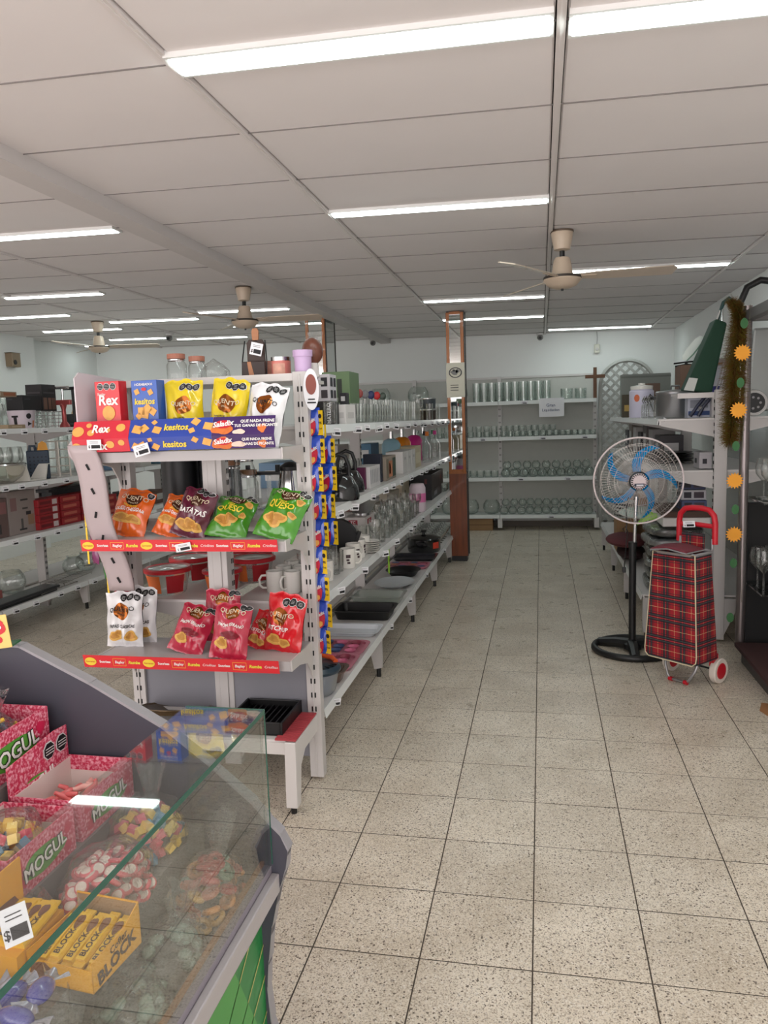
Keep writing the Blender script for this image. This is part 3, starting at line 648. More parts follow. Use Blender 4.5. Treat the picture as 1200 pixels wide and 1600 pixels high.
def sals(t, W_, Su, Sl, Su2, Sl2):
    OR = mat('spice_orange', (212,112,50), .5, noise=.3, ns=50); RD = mat('spice_red', (196,30,44), .5)
    for S, v0, s in ((Su, .030, 1), (Sl, .022, .85)):
        MB().disc(W_*.16, v0, W_*.17, .028*s, S, 2, 20, wob=.12).build('snack_picture', OR, t)
        MB().disc(W_*.80, v0-.004, W_*.07, .018*s, S, 2, 16, wob=.14).build('snack_picture', OR, t)
    for S, v0, s in ((Su2, .044, 1), (Sl2, .030, .85)):
        MB().disc(W_*.17, v0, W_*.14, .017*s, S, 2, 20).build('logo_plate', RD, t)
    MB().text('Saladix', W_*.17, .045, .030, flat((-W_/2, -.018, .052), (1,0,0), (0, .03, .07), .0042), bold=.03, shear=.2, rot=.12).text('Saladix', W_*.17, .031, .027, flat((-W_/2, -.006, 0), (1,0,0), (0, -.012, .052), .0042), bold=.03, shear=.2, rot=.12) \
        .text('QUE NADA FRENE', W_*.72, .054, .0165, Su2, bold=.03).text('TUS GANAS DE PICANTE', W_*.70, .036, .0155, Su2, bold=.03) \
        .text('QUE NADA FRENE', W_*.72, .036, .0145, Sl2, bold=.03).text('GANAS DE PICANTE', W_*.72, .018, .0145, Sl2, bold=.03).build('lettering', LWHITE, t)
    MB().disc(W_*.42, .018, .030, .011, Sl2, 2, 18, wob=.08).disc(W_*.44, .012, .026, .010, Su2, 2, 18, wob=.1).build('dip_picture', mat('dip_cream', (232,206,190), .5), t)
xa, xb, xc, xd = -1.835, -1.588, -1.238, -.985
fold_strip(xa, xb, ('red', (206,36,56)), 'red printed cracker strip at the end of the top shelf edge', rexs)
fold_strip(xb+.001, xc, ('blue', (38,66,158)), 'blue printed cheese cracker strip on the top shelf edge', kess)
fold_strip(xc+.001, xd, ('violet', (58,26,92)), 'purple printed spicy snack strip on the top shelf edge', sals)
def red_strip(z, ht, tilt, x0, x1, label):
    t = thing('shelf_strip', label, 'shelf strip', ((x0+x1)/2, 2.79, z-ht), (R_(tilt), 0, 0), 'printed strips on the end display')
    W_ = x1-x0
    MB().box(-W_/2, W_/2, -.002, 0, 0, ht).build('board', mat('strip_scarlet', (216,36,48), .4, coat=.3), t)
    S = flat((-W_/2, -.002, 0), (1,0,0), (0,0,1), .0012); S2 = flat((-W_/2, -.002, 0), (1,0,0), (0,0,1), .0024)
    seq = ['oval', 'Sonrisas', 'Bagley', 'Rumba', 'oval', 'Sonrisas', 'Bagley', 'Rumba', 'Criollitas', 'Sonrisas', 'Bagley', 'Rumba', 'Criollitas']
    n = len(seq)
    for k, s in enumerate(seq):
        u = W_*(k+.5)/n; v = ht*.5
        if s == 'oval': MB().disc(u, v, W_*.031, ht*.33, S, 1, 22).build('yellow_badge', LYEL, t); MB().text('Serranas', u, v, .012, S2, shear=.2).build('badge_lettering', mat('badge_red', (205,40,50), .5), t)
        elif s == 'Rumba': MB().text(s, u, v, .0185, S, bold=.04, shear=.2).build('brand_lettering', mat('print_lime', (226,214,70), .5), t)
        elif s == 'Sonrisas': MB().text(s, u, v, .0150, S, bold=.03).build('brand_lettering', LWHITE, t)
        elif s == 'Bagley':
            MB().text(s, u, v, .0165, S, bold=.02, shear=.2).build('brand_lettering', LWHITE, t)
            a = MB()
            for (p, q, r, e) in ((-.029,.029,-.014,-.013),(-.029,.029,.013,.014),(-.029,-.028,-.014,.014),(.028,.029,-.014,.014)): a.rect(u+p, u+q, v+r*ht*24*.9, v+e*ht*24*.9, S, 1, 1)
            a.build('logo_frame', LYEL, t)
        else: MB().text(s, u, v, .0155, S, shear=.25).build('brand_lettering', LWHITE, t)
red_strip(1.116, .048, 8, -1.842, -1.0, 'scarlet strip of brand logos on the middle shelf edge')
red_strip(.634, .055, 10, -1.872, -1.018, 'scarlet strip of brand logos on the lower shelf edge')

# price tags
def price_tag(p, w, h, rot, label, group, face='-y'):
    t = thing('price_tag', label, 'price tag', p, rot, group)
    MB().box(-w/2, w/2, -.0006, .0006, -h/2, h/2).build('card', PAPER, t)
    S = flat((-w/2, -.0006, -h/2), (1,0,0), (0,0,1), .0008); q = MB().rect(w*.30, w*.92, h*.14, h*.48, S, 1, 1).text('$', w*.16, h*.30, h*.36, S, bold=.02)
    for k in range(2): q.rect(w*.2, w*.8, h*(.66+.12*k), h*(.69+.12*k), S, 1, 1)
    q.build('print', INK, t); return t
for (px, py, w, h, r, lab) in ((148, 695, .062, .040, 0, 'white price tag on the red cracker strip'), (222, 703, .066, .044, -14, 'tilted white price tag where the red and blue strips meet'), (284, 856, .066, .032, -10, 'white price tag on the scarlet middle strip')):
    p = ony(px, py, 2.762); price_tag((p.x, 2.758 if py < 800 else 2.775, p.z), w, h, (0, R_(r), 0), lab, 'price tags on the end display')

# hanging strips of small snack sachets
SB = film('sachet_blue', (30,70,180)); SR = film('sachet_red', (200,30,60)); SY = mat('sachet_yellow', (236,196,24), .4)
def sachet(mb, c, w, h, t, yaw, seed):
    R = random.Random(seed); a = R.uniform(0, 6)
    ca, sa = math.cos(yaw), math.sin(yaw)
    for sg in (-1, 1):
        def f(u, v):
            U = u*2-1; th = t*.5*(max(0, math.sin(PI*v))**.6)*(1-abs(U)**3)*sg + .002*math.sin(9*U+7*v+a); X = U*w/2; return (c[0]+X*ca-th*-sa*-1, c[1]+X*sa+th*ca, c[2]+(v-.5)*h)
        mb.grid(f, 8, 10, flip=(sg > 0))
    return mb
def snack_strip(x, y, z0, n, yaw, label, h=.155, w=.10, cols=('b','b','b'), dx=.006):
    t = thing('sachet_strip', label, 'snack strip', (x, y, z0), group='hanging sachet strips')
    ca, sa = math.cos(yaw), math.sin(yaw)
    for k in range(n):
        cx, cy = dx*math.sin(k*2.1), .006*math.cos(k*1.7); zc = -h*.5 - h*k
        o = sachet(MB(), (cx, cy, zc), w, h*1.02, .04, yaw, k+int(x*100)).build('sachet', film('sachet_blue', (30,70,180)), t, smooth=True, sharp=2.5)
        S = flat((cx + .0225*sa, cy - .0225*ca, zc), (ca, sa, 0), (0,0,1), 0); S2 = flat((cx+.025*sa, cy-.025*ca, zc), (ca, sa, 0), (0,0,1), 0)
        MB().disc(0, -.022, w*.42, h*.30, S, 3, 18, wob=.1).build('snack_picture', film('sachet_red', (200,30,60)), o)
        MB().disc(-.004, -h*.34, w*.32, h*.11, S2, 2, 16, wob=.12).build('cracker_picture', CKM, o)
        MB().text('Saladix', 0, .0, w*.30, S2, bold=.03, shear=.25, rot=.5).build('lettering', LWHITE, o)
        e = w*.5+.018
        MB().add([(cx+ca*(w*.5-.012), cy+sa*(w*.5-.012)-.004, zc-h*.47), (cx+ca*e, cy+sa*e-.006, zc-h*.47), (cx+ca*e, cy+sa*e-.006, zc+h*.40), (cx+ca*(w*.5-.012), cy+sa*(w*.5-.012)-.004, zc+h*.40)], [(0,1,2,3)]).build('yellow_band', SY, o)
        Sb = flat((cx+ca*(w*.5+.003), cy+sa*(w*.5+.003)-.0075, zc), (ca, sa, 0), (0,0,1), 0)
        MB().disc(0, h*.2, .009, .010, Sb, 1, 8).text('9%', 0, -.005, .014, Sb, bold=.03).text('Kcal', 0, -.028, .010, Sb, bold=.03).build('band_print', INK, o)
    MB().box(-.004, .004, -.001, .001, -.02, .05).build('hanger', SY, t)
    return t
snack_strip(-.938, 3.13, 1.62, 9, R_(-22), 'strip of blue and red snack sachets hanging beside the steel post', h=.118, w=.066)
snack_strip(-.905, 3.19, 1.50, 4, R_(-26), 'second strip of blue snack sachets hanging nearer the aisle', h=.118, w=.066)
t = thing('sachet_strip', 'narrow strip of purple and blue sachets hanging by the side arm', 'snack strip', (-1.87, 2.93, 1.31), group='hanging sachet strips')
for k, c in enumerate(((120,24,92), (28,60,160), (130,28,96), (120,24,92))):
    o = sachet(MB(), (0, 0, -.04-.08*k), .05, .084, .03, R_(-30), k).build('sachet', film('sachet_p%d' % (k % 3), c), t, smooth=True, sharp=2.5)
    MB().box(-.032, -.024, -.014, -.012, -.08-.08*k, -.002-.08*k).build('yellow_band', SY, o)
t = thing('sachet_strip', 'loose bunch of crimson and green sachets hanging below the side arm', 'snack strip', (-1.81, 2.99, 1.03), group='hanging sachet strips')
for k, (c, w, h, dx, dz) in enumerate((((36,120,44), .05, .12, -.045, -.06), ((28,60,160), .07, .05, -.01, -.05), ((168,24,60), .10, .145, .015, -.135))):
    o = sachet(MB(), (dx, 0, dz), w, h, .03, R_(-14), k+9).build('sachet', film('sachet_q%d' % k, c), t, smooth=True, sharp=2.5)
    if k == 2:
        MB().box(-.045, -.036, -.018, -.016, dz-.07, dz+.06).build('yellow_band', SY, o)
# ================================================================== GOODS: shared builders
def vessel(name, prof, m, n=16, inner=True, th=.003):
    """a thin-walled lathe vessel with a thick base, base at z = 0"""
    p = list(prof)
    q = [(max(r-th, .0005), max(z, .006)) for r, z in reversed(prof)]
    return MB().lathe([(.0005, 0)] + p + (q + [(.0005, .006)] if inner else []), n).mesh(name, m, True, .9)
ME = {}; GL = []
def proto(key, prof, m, n=16):
    if key not in ME: ME[key] = vessel(key, prof, m, n)
    return ME[key]
def place(name, me, loc, label, cat, group, rz=0, sc=1):
    o = link(name, me, loc=loc, rot=(0, 0, rz)); o.scale = (sc,)*3; GL.append(o); return tag(o, label, cat, group)
TUMB = proto('tumbler', [(.030,0),(.032,.004),(.036,.11)], GLASS)
HIGH = proto('highball', [(.030,0),(.032,.004),(.034,.15)], GLASS)
VASE = proto('cylinder_vase', [(.048,0),(.05,.004),(.05,.26)], GGLASS)
LOWT = proto('low_tumbler', [(.034,0),(.040,.01),(.042,.075)], GGLASS)
ROUND = proto('round_vase', [(.03,0),(.05,.008),(.066,.04),(.066,.065),(.052,.092),(.036,.104),(.040,.114)], GGLASS)
BALL = proto('fish_bowl', [(.06,0),(.10,.02),(.125,.09),(.118,.15),(.09,.195),(.082,.205)], GGLASS, 20)
GOB = proto('goblet', [(.034,0),(.034,.003),(.006,.010),(.005,.07),(.012,.078),(.034,.10),(.040,.13),(.036,.165)], GLASS)
WINE = proto('wine_glass', [(.038,0),(.038,.003),(.006,.008),(.005,.085),(.014,.094),(.042,.13),(.046,.165),(.036,.215)], GLASS, 20)
BOWLG = proto('dessert_bowl', [(.03,0),(.03,.004),(.012,.012),(.012,.03),(.045,.055),(.05,.08)], GLASS)
def carton(x0, x1, y0, y1, z0, z1, col, label, cat='box', prints=(), face='+x', group=None, name='carton', rot=0):
    """printed product box; prints = (u0, u1, v0, v1, colour) in fractions of the side face, or ('txt', u, v, size, colour[, rot])"""
    cx, cy = (x0+x1)/2, (y0+y1)/2; a, b, h = (x1-x0)/2, (y1-y0)/2, z1-z0
    t = thing(name, label, cat, (cx, cy, z0), (0, 0, rot), group)
    key = 'box_%d_%d_%d' % tuple(col)
    MB().box(-a, a, -b, b, 0, h).build('body', mat(key, col, .5, noise=.05), t, bevel=.0025)
    MB().box(-a*.98, a*.98, -.0015, .0015, h-.0005, h+.0008).build('lid_seam', mat('seam', (60,56,52), .8), t)
    for fc in face.split(','):
        if fc == '+x': S = flat((a, -b, 0), (0,1,0), (0,0,1), .0013); S2 = flat((a, -b, 0), (0,1,0), (0,0,1), .0024); L = 2*b
        elif fc == '-x': S = flat((-a, b, 0), (0,-1,0), (0,0,1), .0013); S2 = flat((-a, b, 0), (0,-1,0), (0,0,1), .0024); L = 2*b
        else: S = flat((-a, -b, 0), (1,0,0), (0,0,1), .0013); S2 = flat((-a, -b, 0), (1,0,0), (0,0,1), .0024); L = 2*a
        for pr in prints:
            if isinstance(pr[0], str):
                s, u, v, sz, c = pr[:5]; MB().text(s, L*u, h*v, sz, S2, bold=.02, rot=pr[5] if len(pr) > 5 else 0).build('lettering', mat('ink_%d_%d_%d' % c, c, .6), t)
            else:
                u0, u1, v0, v1, c = pr; MB().rect(L*u0, L*u1, h*v0, h*v1, S, 1, 1).build('printed_panel', mat('ink_%d_%d_%d' % c, c, .6), t)
    return t
def mug_proto(key, r, h, m, badge=None):
    t = thing('mug', '', 'mug')
    MB().lathe([(.0005,0),(r*.94,0),(r,.006),(r,h),(r-.004,h),(r-.006,.008),(.0005,.008)], 18).build('cup', m, t, smooth=True)
    MB().tube([(r-.003, 0, h*.80), (r+.020, 0, h*.80), (r+.032, 0, h*.62), (r+.030, 0, h*.36), (r+.016, 0, h*.22), (r-.003, 0, h*.22)], .0055, 8).build('handle', m, t, smooth=True)
    if badge:
        S = lambda u, v: ((r+.0012)*math.sin(u/r), -(r+.0012)*math.cos(u/r), v)
        MB().rect(-.012, .012, h*.55, h*.72, S, 4, 1).rect(-.010, .006, h*.40, h*.50, S, 4, 1).rect(-.006, .010, h*.25, h*.36, S, 4, 1).build('badge', mat('mug_print', (60,40,44), .5), t)
    return t
def main_y(px, x): return onx(px, 700, x).y
G_MAIN = 'goods on the main gondola'

# ------------------------------------------------------------------ top of the end display (behind the rail)
tz = 1.55
MB_ = MB().box(EX0+.02, EX1-.02, EY+.03, EY+.42, 1.735, 1.75); top_sh = MB_.build('top_shelf', WHITE, endcap, w=True)
TZ = 1.751
def lid_jar(loc, r, h, label, lidm, m=GLASS, group='jars'):
    t = thing('glass_jar', label, 'jar', loc, group=group)
    MB().lathe([(.0005,0),(r*.95,0),(r,.006),(r,h*.78),(r*.8,h*.9),(r*.8,h)], 18).build('vessel', m, t, smooth=True)
    MB().cyl((0,0,h), (0,0,h+.022), r*.9, n=20).build('lid', lidm, t); MB().lathe([(r*.84,h*.92),(r*.88,h*.93),(r*.88,h*.97),(r*.84,h*.98)], 18).build('clamp', CHROME, t, smooth=True); return t
LIDW = mat('lid_wood', (140,96,64), .6, noise=.15); LIDP = mat('lid_pinkwood', (170,112,92), .6)
for k, (px, r, h, lab) in enumerate(((277, .045, .115, 'clear glass jar with a rosy lid on top of the rack'), (309, .040, .10, 'smaller clear glass jar with a rosy lid on top of the rack'))):
    p = ony(px, 590, 3.3); lid_jar((p.x, 3.3, TZ), r, h, lab, LIDP)
p = ony(335, 590, 3.36)
t = thing('wrapped_glass', 'glass bowl wrapped in clear film beside the jars on the rack', 'bowl', (p.x, 3.36, TZ))
MB().lathe([(.0005,0),(.05,0),(.075,.03),(.07,.06),(.045,.085),(.02,.10),(.001,.115)], 14).build('film', FILM, t, smooth=True); MB().lathe([(.0005,.004),(.045,.005),(.06,.03),(.058,.06)], 14).build('bowl', GLASS, t, smooth=True)
# wooden board set in a black stand
p = ony(403, 590, 3.2); bx0 = p.x
t = thing('cutting_board_set', 'dark wooden serving boards in a black wire stand with a price tag', 'cutting boards', (bx0, 3.2, TZ))
DW = mat('walnut', (56,38,30), .5, noise=.25, ns=5, stretch=(1,1,8)); LW = mat('light_wood', (166,112,76), .5, noise=.2, ns=6, stretch=(1,1,6))
MB().prism([(-.040,.0),(.040,.0),(.040,.155),(.030,.17),(-.030,.17),(-.040,.155)], -.012, .0, 'y').build('back_board', DW, t, bevel=.003)
MB().prism([(-.014,.16),(.014,.16),(.016,.205),(.010,.218),(-.010,.218),(-.016,.205)], -.012, .0, 'y').build('board_handle', LW, t, bevel=.003)
o = MB().prism([(-.052,0),(.052,0),(.052,.075),(-.052,.075)], -.05, -.035, 'y').build('front_board', mat('walnut_dark', (44,30,26), .5, noise=.2), t, bevel=.003)
MB().prism([(-.018,.002),(.006,.002),(-.010,.074),(-.026,.074)], -.0515, -.05, 'y').build('inlay_stripe', LW, o)
MB().tube([(-.055,-.04,0),(-.055,-.03,.08),(-.046,-.015,.165)], .003, 6).tube([(.055,-.04,0),(.055,-.03,.08),(.046,-.015,.165)], .003, 6).build('wire_stand', BLACK, t)
price_tag((bx0+.02, 3.145, TZ+.125), .052, .052, (0, R_(14), R_(5)), 'white price tag on the dark cutting boards', 'price tags on the end display')
for (px, r, h, col, lab) in ((423, .028, .072, (196,132,112), 'small peach coloured tin behind the pink tin'), (440, .042, .078, (206,122,112), 'pink decorated tin with a silver lid on the rack')):
    p = ony(px, 590, 3.2 if r > .03 else 3.3)
    t = thing('tin', lab, 'tin', (p.x, 3.2 if r > .03 else 3.3, TZ), group='tins on the rack')
    MB().lathe([(.0005,0),(r,0),(r,h),(.0005,h)], 20).build('can', mat('tin_%d' % int(r*1000), col, .4, noise=.2, ns=30), t, smooth=True)
    MB().lathe([(r*1.03,h-.004),(r*1.03,h+.012),(.0005,h+.014)], 20).build('lid', CHROME if r > .03 else mat('tin_lid', (180,120,104), .4), t, smooth=True)
    if r > .03: MB().rect(-.025, .03, .012, h*.8, lambda u, v: ((r+.001)*math.sin(u/r), -(r+.001)*math.cos(u/r), v), 5, 1).build('label', mat('tin_label', (214,160,140), .5, noise=.4, ns=40), t)
t = thing('lilac_pot', 'lilac plastic pot with a flared rim on the rack post', 'pot', (-.975, 3.14, 1.772))
MB().lathe([(.0005,0),(.034,0),(.037,.062),(.041,.062),(.042,.088),(.036,.088),(.032,.01),(.0005,.01)], 22).build('pot', mat('lilac', (196,168,206), .45), t, smooth=True)
t = thing('chocolate_egg', 'brown foil wrapped egg standing behind the lilac pot', 'egg', (-.955, 3.22, 1.752))
MB().ball((0,0,.11), .046, .046, .058, 16, 12).build('shell', mat('egg_brown', (104,60,46), .3, noise=.3, ns=50, bump=.5, bs=60), t, smooth=True); MB().lathe([(.0005,0),(.028,0),(.022,.06)], 14).build('holder', WHITE, t, smooth=True)
MB().add([(-.03,-.03,.13),(.04,.0,.13),(.05,0,.19),(-.01,-.03,.19)], [(0,1,2,3)]).build('film_tuft', FILM, t)
t = thing('round_shelf_sign', 'oval white hanging sign with a brown round emblem by the post', 'sign', (-.928, 3.085, 1.62))
S = flat((0,0,0), (1,.35,0), (0,0,1), 0); S2 = flat((0,0,0), (1,.35,0), (0,0,1), .002)
MB().disc(0, .075, .032, .085, S, 2, 26).disc(0, .075, .032, .085, flat((0,.003,0), (1,.35,0), (0,0,1), 0), 2, 26).build('plate', PAPER, t); MB().disc(0, .095, .022, .042, S2, 2, 24).build('emblem', mat('emblem_brown', (134,66,54), .5), t); MB().rect(-.018, .018, .018, .024, S2, 1, 1).rect(-.014, .014, .032, .037, S2, 1, 1).build('small_print', INK, t)

# ------------------------------------------------------------------ main gondola, top shelf (z = 1.545)
z = 1.546
y = main_y(516, -1.04)
carton(-1.13, -1.05, y-.06, y+.06, z, z+.115, (52,40,36), 'dark box of a mate set with white upright lettering', prints=[(0.02,.42,.02,.98,(30,28,28)), (.45,.98,.02,.98,(20,20,20))], face='+x,-y')
t = carton(-1.055, -1.0, y-.04, y+.05, z, z+.11, (34,32,34), 'narrow black box with MATERO written upright in white', prints=[('MATERO', .5, .5, .026, (230,230,230), PI/2)], face='-y')
carton(-1.13, -1.03, y+.0, y+.13, z+.116, z+.25, (200,198,204), 'white carton with rows of black product pictures on the mate box', prints=[(.1,.42,.12,.42,(40,40,46)), (.55,.88,.12,.42,(60,54,60)), (.1,.42,.55,.88,(46,46,52)), (.55,.88,.55,.88,(40,40,46))], face='-y,+x')
carton(-1.02, -.985, y+.15, y+.21, z+.1, z+.16, (36,36,40), 'tiny black box beside the green carton', prints=[(.2,.8,.3,.7,(190,190,190))], face='-y')
carton(-1.03, -.975, y+.09, y+.3, z, z+.099, (226,224,222), 'low white carton carrying the tiny black box', prints=[(.2,.8,.3,.6,(200,198,196))], face='-y,+x')
y = main_y(542, -1.16)
carton(-1.27, -1.10, y-.11, y+.13, z, z+.305, (96,122,84), 'tall green carton with bottle pictures above the tumblers', prints=[(.12,.30,.3,.82,(36,44,36)), (.55,.72,.4,.86,(42,50,40)), (.2,.7,.12,.26,(150,160,140))], face='-y')
k = 0; yy = main_y(523, -1.02)
while yy < main_y(600, -1.02):
    for x in (-1.01, -1.095, -1.18): place('tumbler', HIGH if x < -1.1 else TUMB, (x, yy+rnd(-.006,.006), z), 'clear drinking glass in the packed front rows of the top shelf', 'glass', 'tumblers packed on the top shelf', rnd(0,3))
    yy += .082
for k in range(5):
    p = main_y(566+9*k, -1.16); c = [(150,70,66), (120,120,124), (40,50,96), (196,40,44), (70,84,74)][k]
    t = thing('serving_spoon', 'serving utensil with a %s round head standing in a glass' % ('pinkish', 'grey', 'navy', 'red', 'dark green')[k], 'utensil', (-1.18, p, z+.006), (0, R_(4), 0), 'utensils standing in glasses')
    MB().cyl((0,0,0), (0,0,.16), .004, n=8).build('handle', CHROME, t); MB().ball((0,0,.185), .026, .012, .030).build('head', mat('spoon_%d' % k, c, .4), t, smooth=True)
yy = main_y(604, -1.02)
while yy < main_y(652, -1.02):
    for x in (-1.015, -1.105): place('highball_glass', HIGH, (x, yy, z), 'tall clear highball glass along the middle of the top shelf', 'glass', 'highballs on the top shelf', rnd(0,3))
    yy += .09
for k in range(5):
    p = main_y(618+7*k, -1.2); carton(-1.30, -1.22, p-.06, p+.06, z, z+.165, (206,186,120), 'pale yellow carton standing behind the tall highballs', prints=[(.2,.8,.3,.7,(226,214,170))], group='pale cartons behind the highballs')
yp = main_y(655, -1.03)
place('wine_goblet', GOB, (-1.03, yp, z), 'large clear goblet standing beside the dark canisters', 'glass', None, 0, 1.15)
for (px, col, h0, h1, lab) in ((673, (66,72,78), .105, .205, 'slate grey canister stacked on the brown one'), (673, (52,36,30), 0, .10, 'dark brown canister at the far end of the top shelf')):
    p = main_y(px, -1.03); t = thing('canister', lab, 'canister', (-1.05, p, z+h0))
    MB().lathe([(.0005,0),(.075,0),(.08,h1-h0),(.0005,h1-h0)], 20).build('body', mat('canister_%d' % col[0], col, .4), t, smooth=True); MB().lathe([(.081,h1-h0-.012),(.083,h1-h0-.006),(.081,h1-h0)], 20).build('rim', CHROME, t, smooth=True)
for k in range(4):
    for x in (-1.01, -1.10): place('highball_glass', HIGH, (x, yp+.55+.16*k, z), 'clear highball glass past the dark canisters on the top shelf', 'glass', 'far highballs on the top shelf')

# ------------------------------------------------------------------ second shelf (z = 1.153)
z = 1.154
KB = mat('kettle_black', (16,16,18), .16, coat=.6)
for (px, x, lab) in ((526, -1.03, 'glossy black kettle next to the snack sachets'), (538, -1.10, 'glossy black kettle next to the boxed glasses')):
    y = main_y(px, x)+.03; t = thing('kettle', lab, 'kettle', (x, y, z), (0, 0, R_(20)), 'black kettles')
    MB().lathe([(.0005,0),(.10,0),(.104,.02),(.095,.07),(.07,.115),(.04,.137),(.0005,.142)], 24).build('body', KB, t, smooth=True)
    MB().lathe([(.012,.138),(.012,.15),(.018,.156),(.014,.168),(.0005,.17)], 14).build('lid_knob', BLACK, t, smooth=True)
    MB().tube([(-.05,0,.12),(-.052,0,.17),(-.035,0,.222),(0,0,.238),(.035,0,.222),(.052,0,.17),(.05,0,.12)], .011, 10).build('handle', BLACK, t, smooth=True)
    MB().tube([(0,.085,.07),(0,.13,.10),(0,.155,.135)], [.022,.017,.012], 10).build('spout', KB, t, smooth=True)
y0 = main_y(561, -1.06)
carton(-1.10, -1.00, y0, y0+.30, z, z+.13, (214,212,212), 'white six-glass carton with printed goblets beside the kettle', prints=[(.04+.16*k, .13+.16*k, .2, .85, (176,176,180)) for k in range(6)], face='+x')
carton(-1.12, -1.02, y0-.035, y0-.005, z, z+.13, (92,22,66), 'slim purple carton squeezed between kettle and white box')
for k in range(10):
    place('stem_glass', GOB, (-1.19-.09*(k % 2), y0-.05+.085*(k//2)+.03*(k % 2), z), 'clear stemmed glass crowded behind the white six-glass carton', 'glass', 'stemmed glasses on the second shelf')
y1 = main_y(592, -1.04)
carton(-1.15, -1.03, y1, y1+.06, z, z+.185, (28,34,52), 'navy blue carton standing beside the printed jar box', prints=[(.1,.9,.05,.2,(160,160,170))], face='-y')
carton(-1.15, -1.01, y1+.07, y1+.42, z, z+.16, (150,138,124), 'carton printed with orange jars on the second shelf', prints=[(.05,.24,.1,.9,(120,112,96)), (.26,.62,.12,.8,(196,128,92)), (.30,.44,.25,.7,(214,150,112)), (.64,.96,.1,.9,(52,70,56))], face='+x')
y2 = main_y(627, -1.02)
for k in range(3): carton(-1.14, -1.01, y2+.20*k, y2+.20*k+.18, z, z+.165, (206,204,202), 'plain white carton in the row of three on the second shelf', prints=[(.3,.7,.62,.74,(180,178,178))], group='white cartons in a row')
carton(-1.16, -1.02, y2+.62, y2+.95, z, z+.18, (186,172,140), 'beige carton after the three white cartons', prints=[(.15,.85,.2,.7,(206,196,170))])
for k, (px, c, lab) in enumerate(((612, (150,190,206), 'pale blue'), (629, (222,132,26), 'orange'), (648, (214,40,140), 'magenta'), (662, (170,180,176), 'clear'))):
    y = onx(px, 720, -1.22).y; t = thing('soap_dispenser', lab+' bottle with a chrome pump on the second shelf', 'dispenser', (-1.22, y, z), group='pump bottles on the second shelf')
    MB().lathe([(.0005,0),(.075,0),(.08,.02),(.08,.20),(.06,.235),(.03,.25),(.0005,.25)], 18).build('bottle', mat('bottle_%d' % k, c, .25), t, smooth=True)
    MB().cyl((0,0,.25), (0,0,.33), .02).tube([(0,0,.33),(0,-.03,.345),(0,-.07,.335)], .012, 8).build('pump', CHROME, t, smooth=True)
for k in range(4):
    y = onx(668+6*k, 720, -1.04).y; t = thing('oil_bottle', 'clear glass bottle with %s stopper at the end of the second shelf' % ('an orange', 'a dark', 'a pink', 'a green')[k], 'bottle', (-1.04-.06*(k % 2), y, z), group='stoppered bottles')
    MB().lathe([(.0005,0),(.05,0),(.052,.15),(.02,.20),(.016,.25)], 14).build('bottle', GLASS, t, smooth=True); MB().cyl((0,0,.245), (0,0,.285), .018).build('stopper', mat('stop_%d' % k, [(220,120,40), (40,40,44), (206,60,140), (60,140,90)][k], .4), t)
# ------------------------------------------------------------------ third shelf (z = .78)
z = .781
mugp = mug_proto('mug', .042, .105, CERAMIC, True); mugq = mug_proto('mug', .040, .10, CERAMIC)
spots = [(-1.02, 543), (-1.03, 552), (-1.035, 560), (-1.04, 568)]
first = True
for k, (x, px) in enumerate(spots):
    y = onx(px, 870, x).y
    if k == 0: mugp.location = (x, y, z); mugp.rotation_euler = (0, 0, R_(20)); tag(mugp, 'white mug with a dark printed badge near the shelf edge', 'mug', 'white mugs on the third shelf')
    else: dup(mugp, (x, y, z), R_(30+25*k), 'white mug with a dark badge in the row behind the first')
mugq.location = (-1.12, onx(540, 860, -1.12).y, z); tag(mugq, 'plain white mug in the back row of the third shelf', 'mug', 'plain white mugs')
for k in range(5): dup(mugq, (-1.12-.10*(k % 2), onx(548+8*k, 850, -1.15).y+.02, z), R_(70*k))
t = thing('pan_handle', 'black frying pan standing on edge beside the sachets', 'pan', (-1.14, 4.20, z))
MB().cyl((0,-.012,.115), (0,.012,.115), .11, .115, 26).build('pan', BLACK, t, smooth=True); MB().tube([(.05,0,.02),(.10,0,.09),(.125,0,.155)], [.010,.014,.013], 8).build('handle', mat('handle_black', (26,26,28), .5), t, smooth=True)
t0 = thing('saucer_stack', 'stack of small white saucers beside the tall white mug', 'saucers', (-1.0, onx(572, 850, -1.0).y+.1, z))
for k in range(6): MB().lathe([(.0005,.012*k),(.03,.012*k),(.058,.012*k+.012),(.058,.012*k+.014),(.028,.012*k+.004),(.0005,.012*k+.004)], 20).build('saucer', CERAMIC, t0, smooth=True)
y = onx(562, 830, -1.2).y
carton(-1.27, -1.13, y-.12, y+.16, z, z+.15, (206,200,198), 'white carton with a red square logo under the steel bowl', prints=[(.18,.62,.66,.88,(150,30,50)), ('TC', .4, .77, .026, (235,225,225)), (.55,.8,.18,.24,(60,60,60))], face='-y,+x')
t = thing('steel_bowl', 'conical steel colander bowl on the white carton', 'bowl', (-1.18, y, z+.152))
MB().lathe([(.0005,0),(.055,0),(.055,.015),(.06,.02),(.115,.11),(.125,.112),(.112,.108),(.058,.024),(.0005,.02)], 24).build('bowl', STEEL, t, smooth=True)
yy = onx(583, 830, -1.02).y; k = 0
while yy < onx(652, 800, -1.02).y:
    for j, x in enumerate((-1.02, -1.105, -1.19)):
        place('tumbler' if (k+j) % 3 else 'goblet', TUMB if (k+j) % 3 else GOB, (x, yy, z), 'clear straight tumbler among the goblets on the third shelf' if (k+j) % 3 else 'clear stemmed goblet among the tumblers on the third shelf', 'glass', 'tumblers on the third shelf' if (k+j) % 3 else 'goblets on the third shelf', rnd(0,3), rnd(.98,1.12))
    yy += .095; k += 1
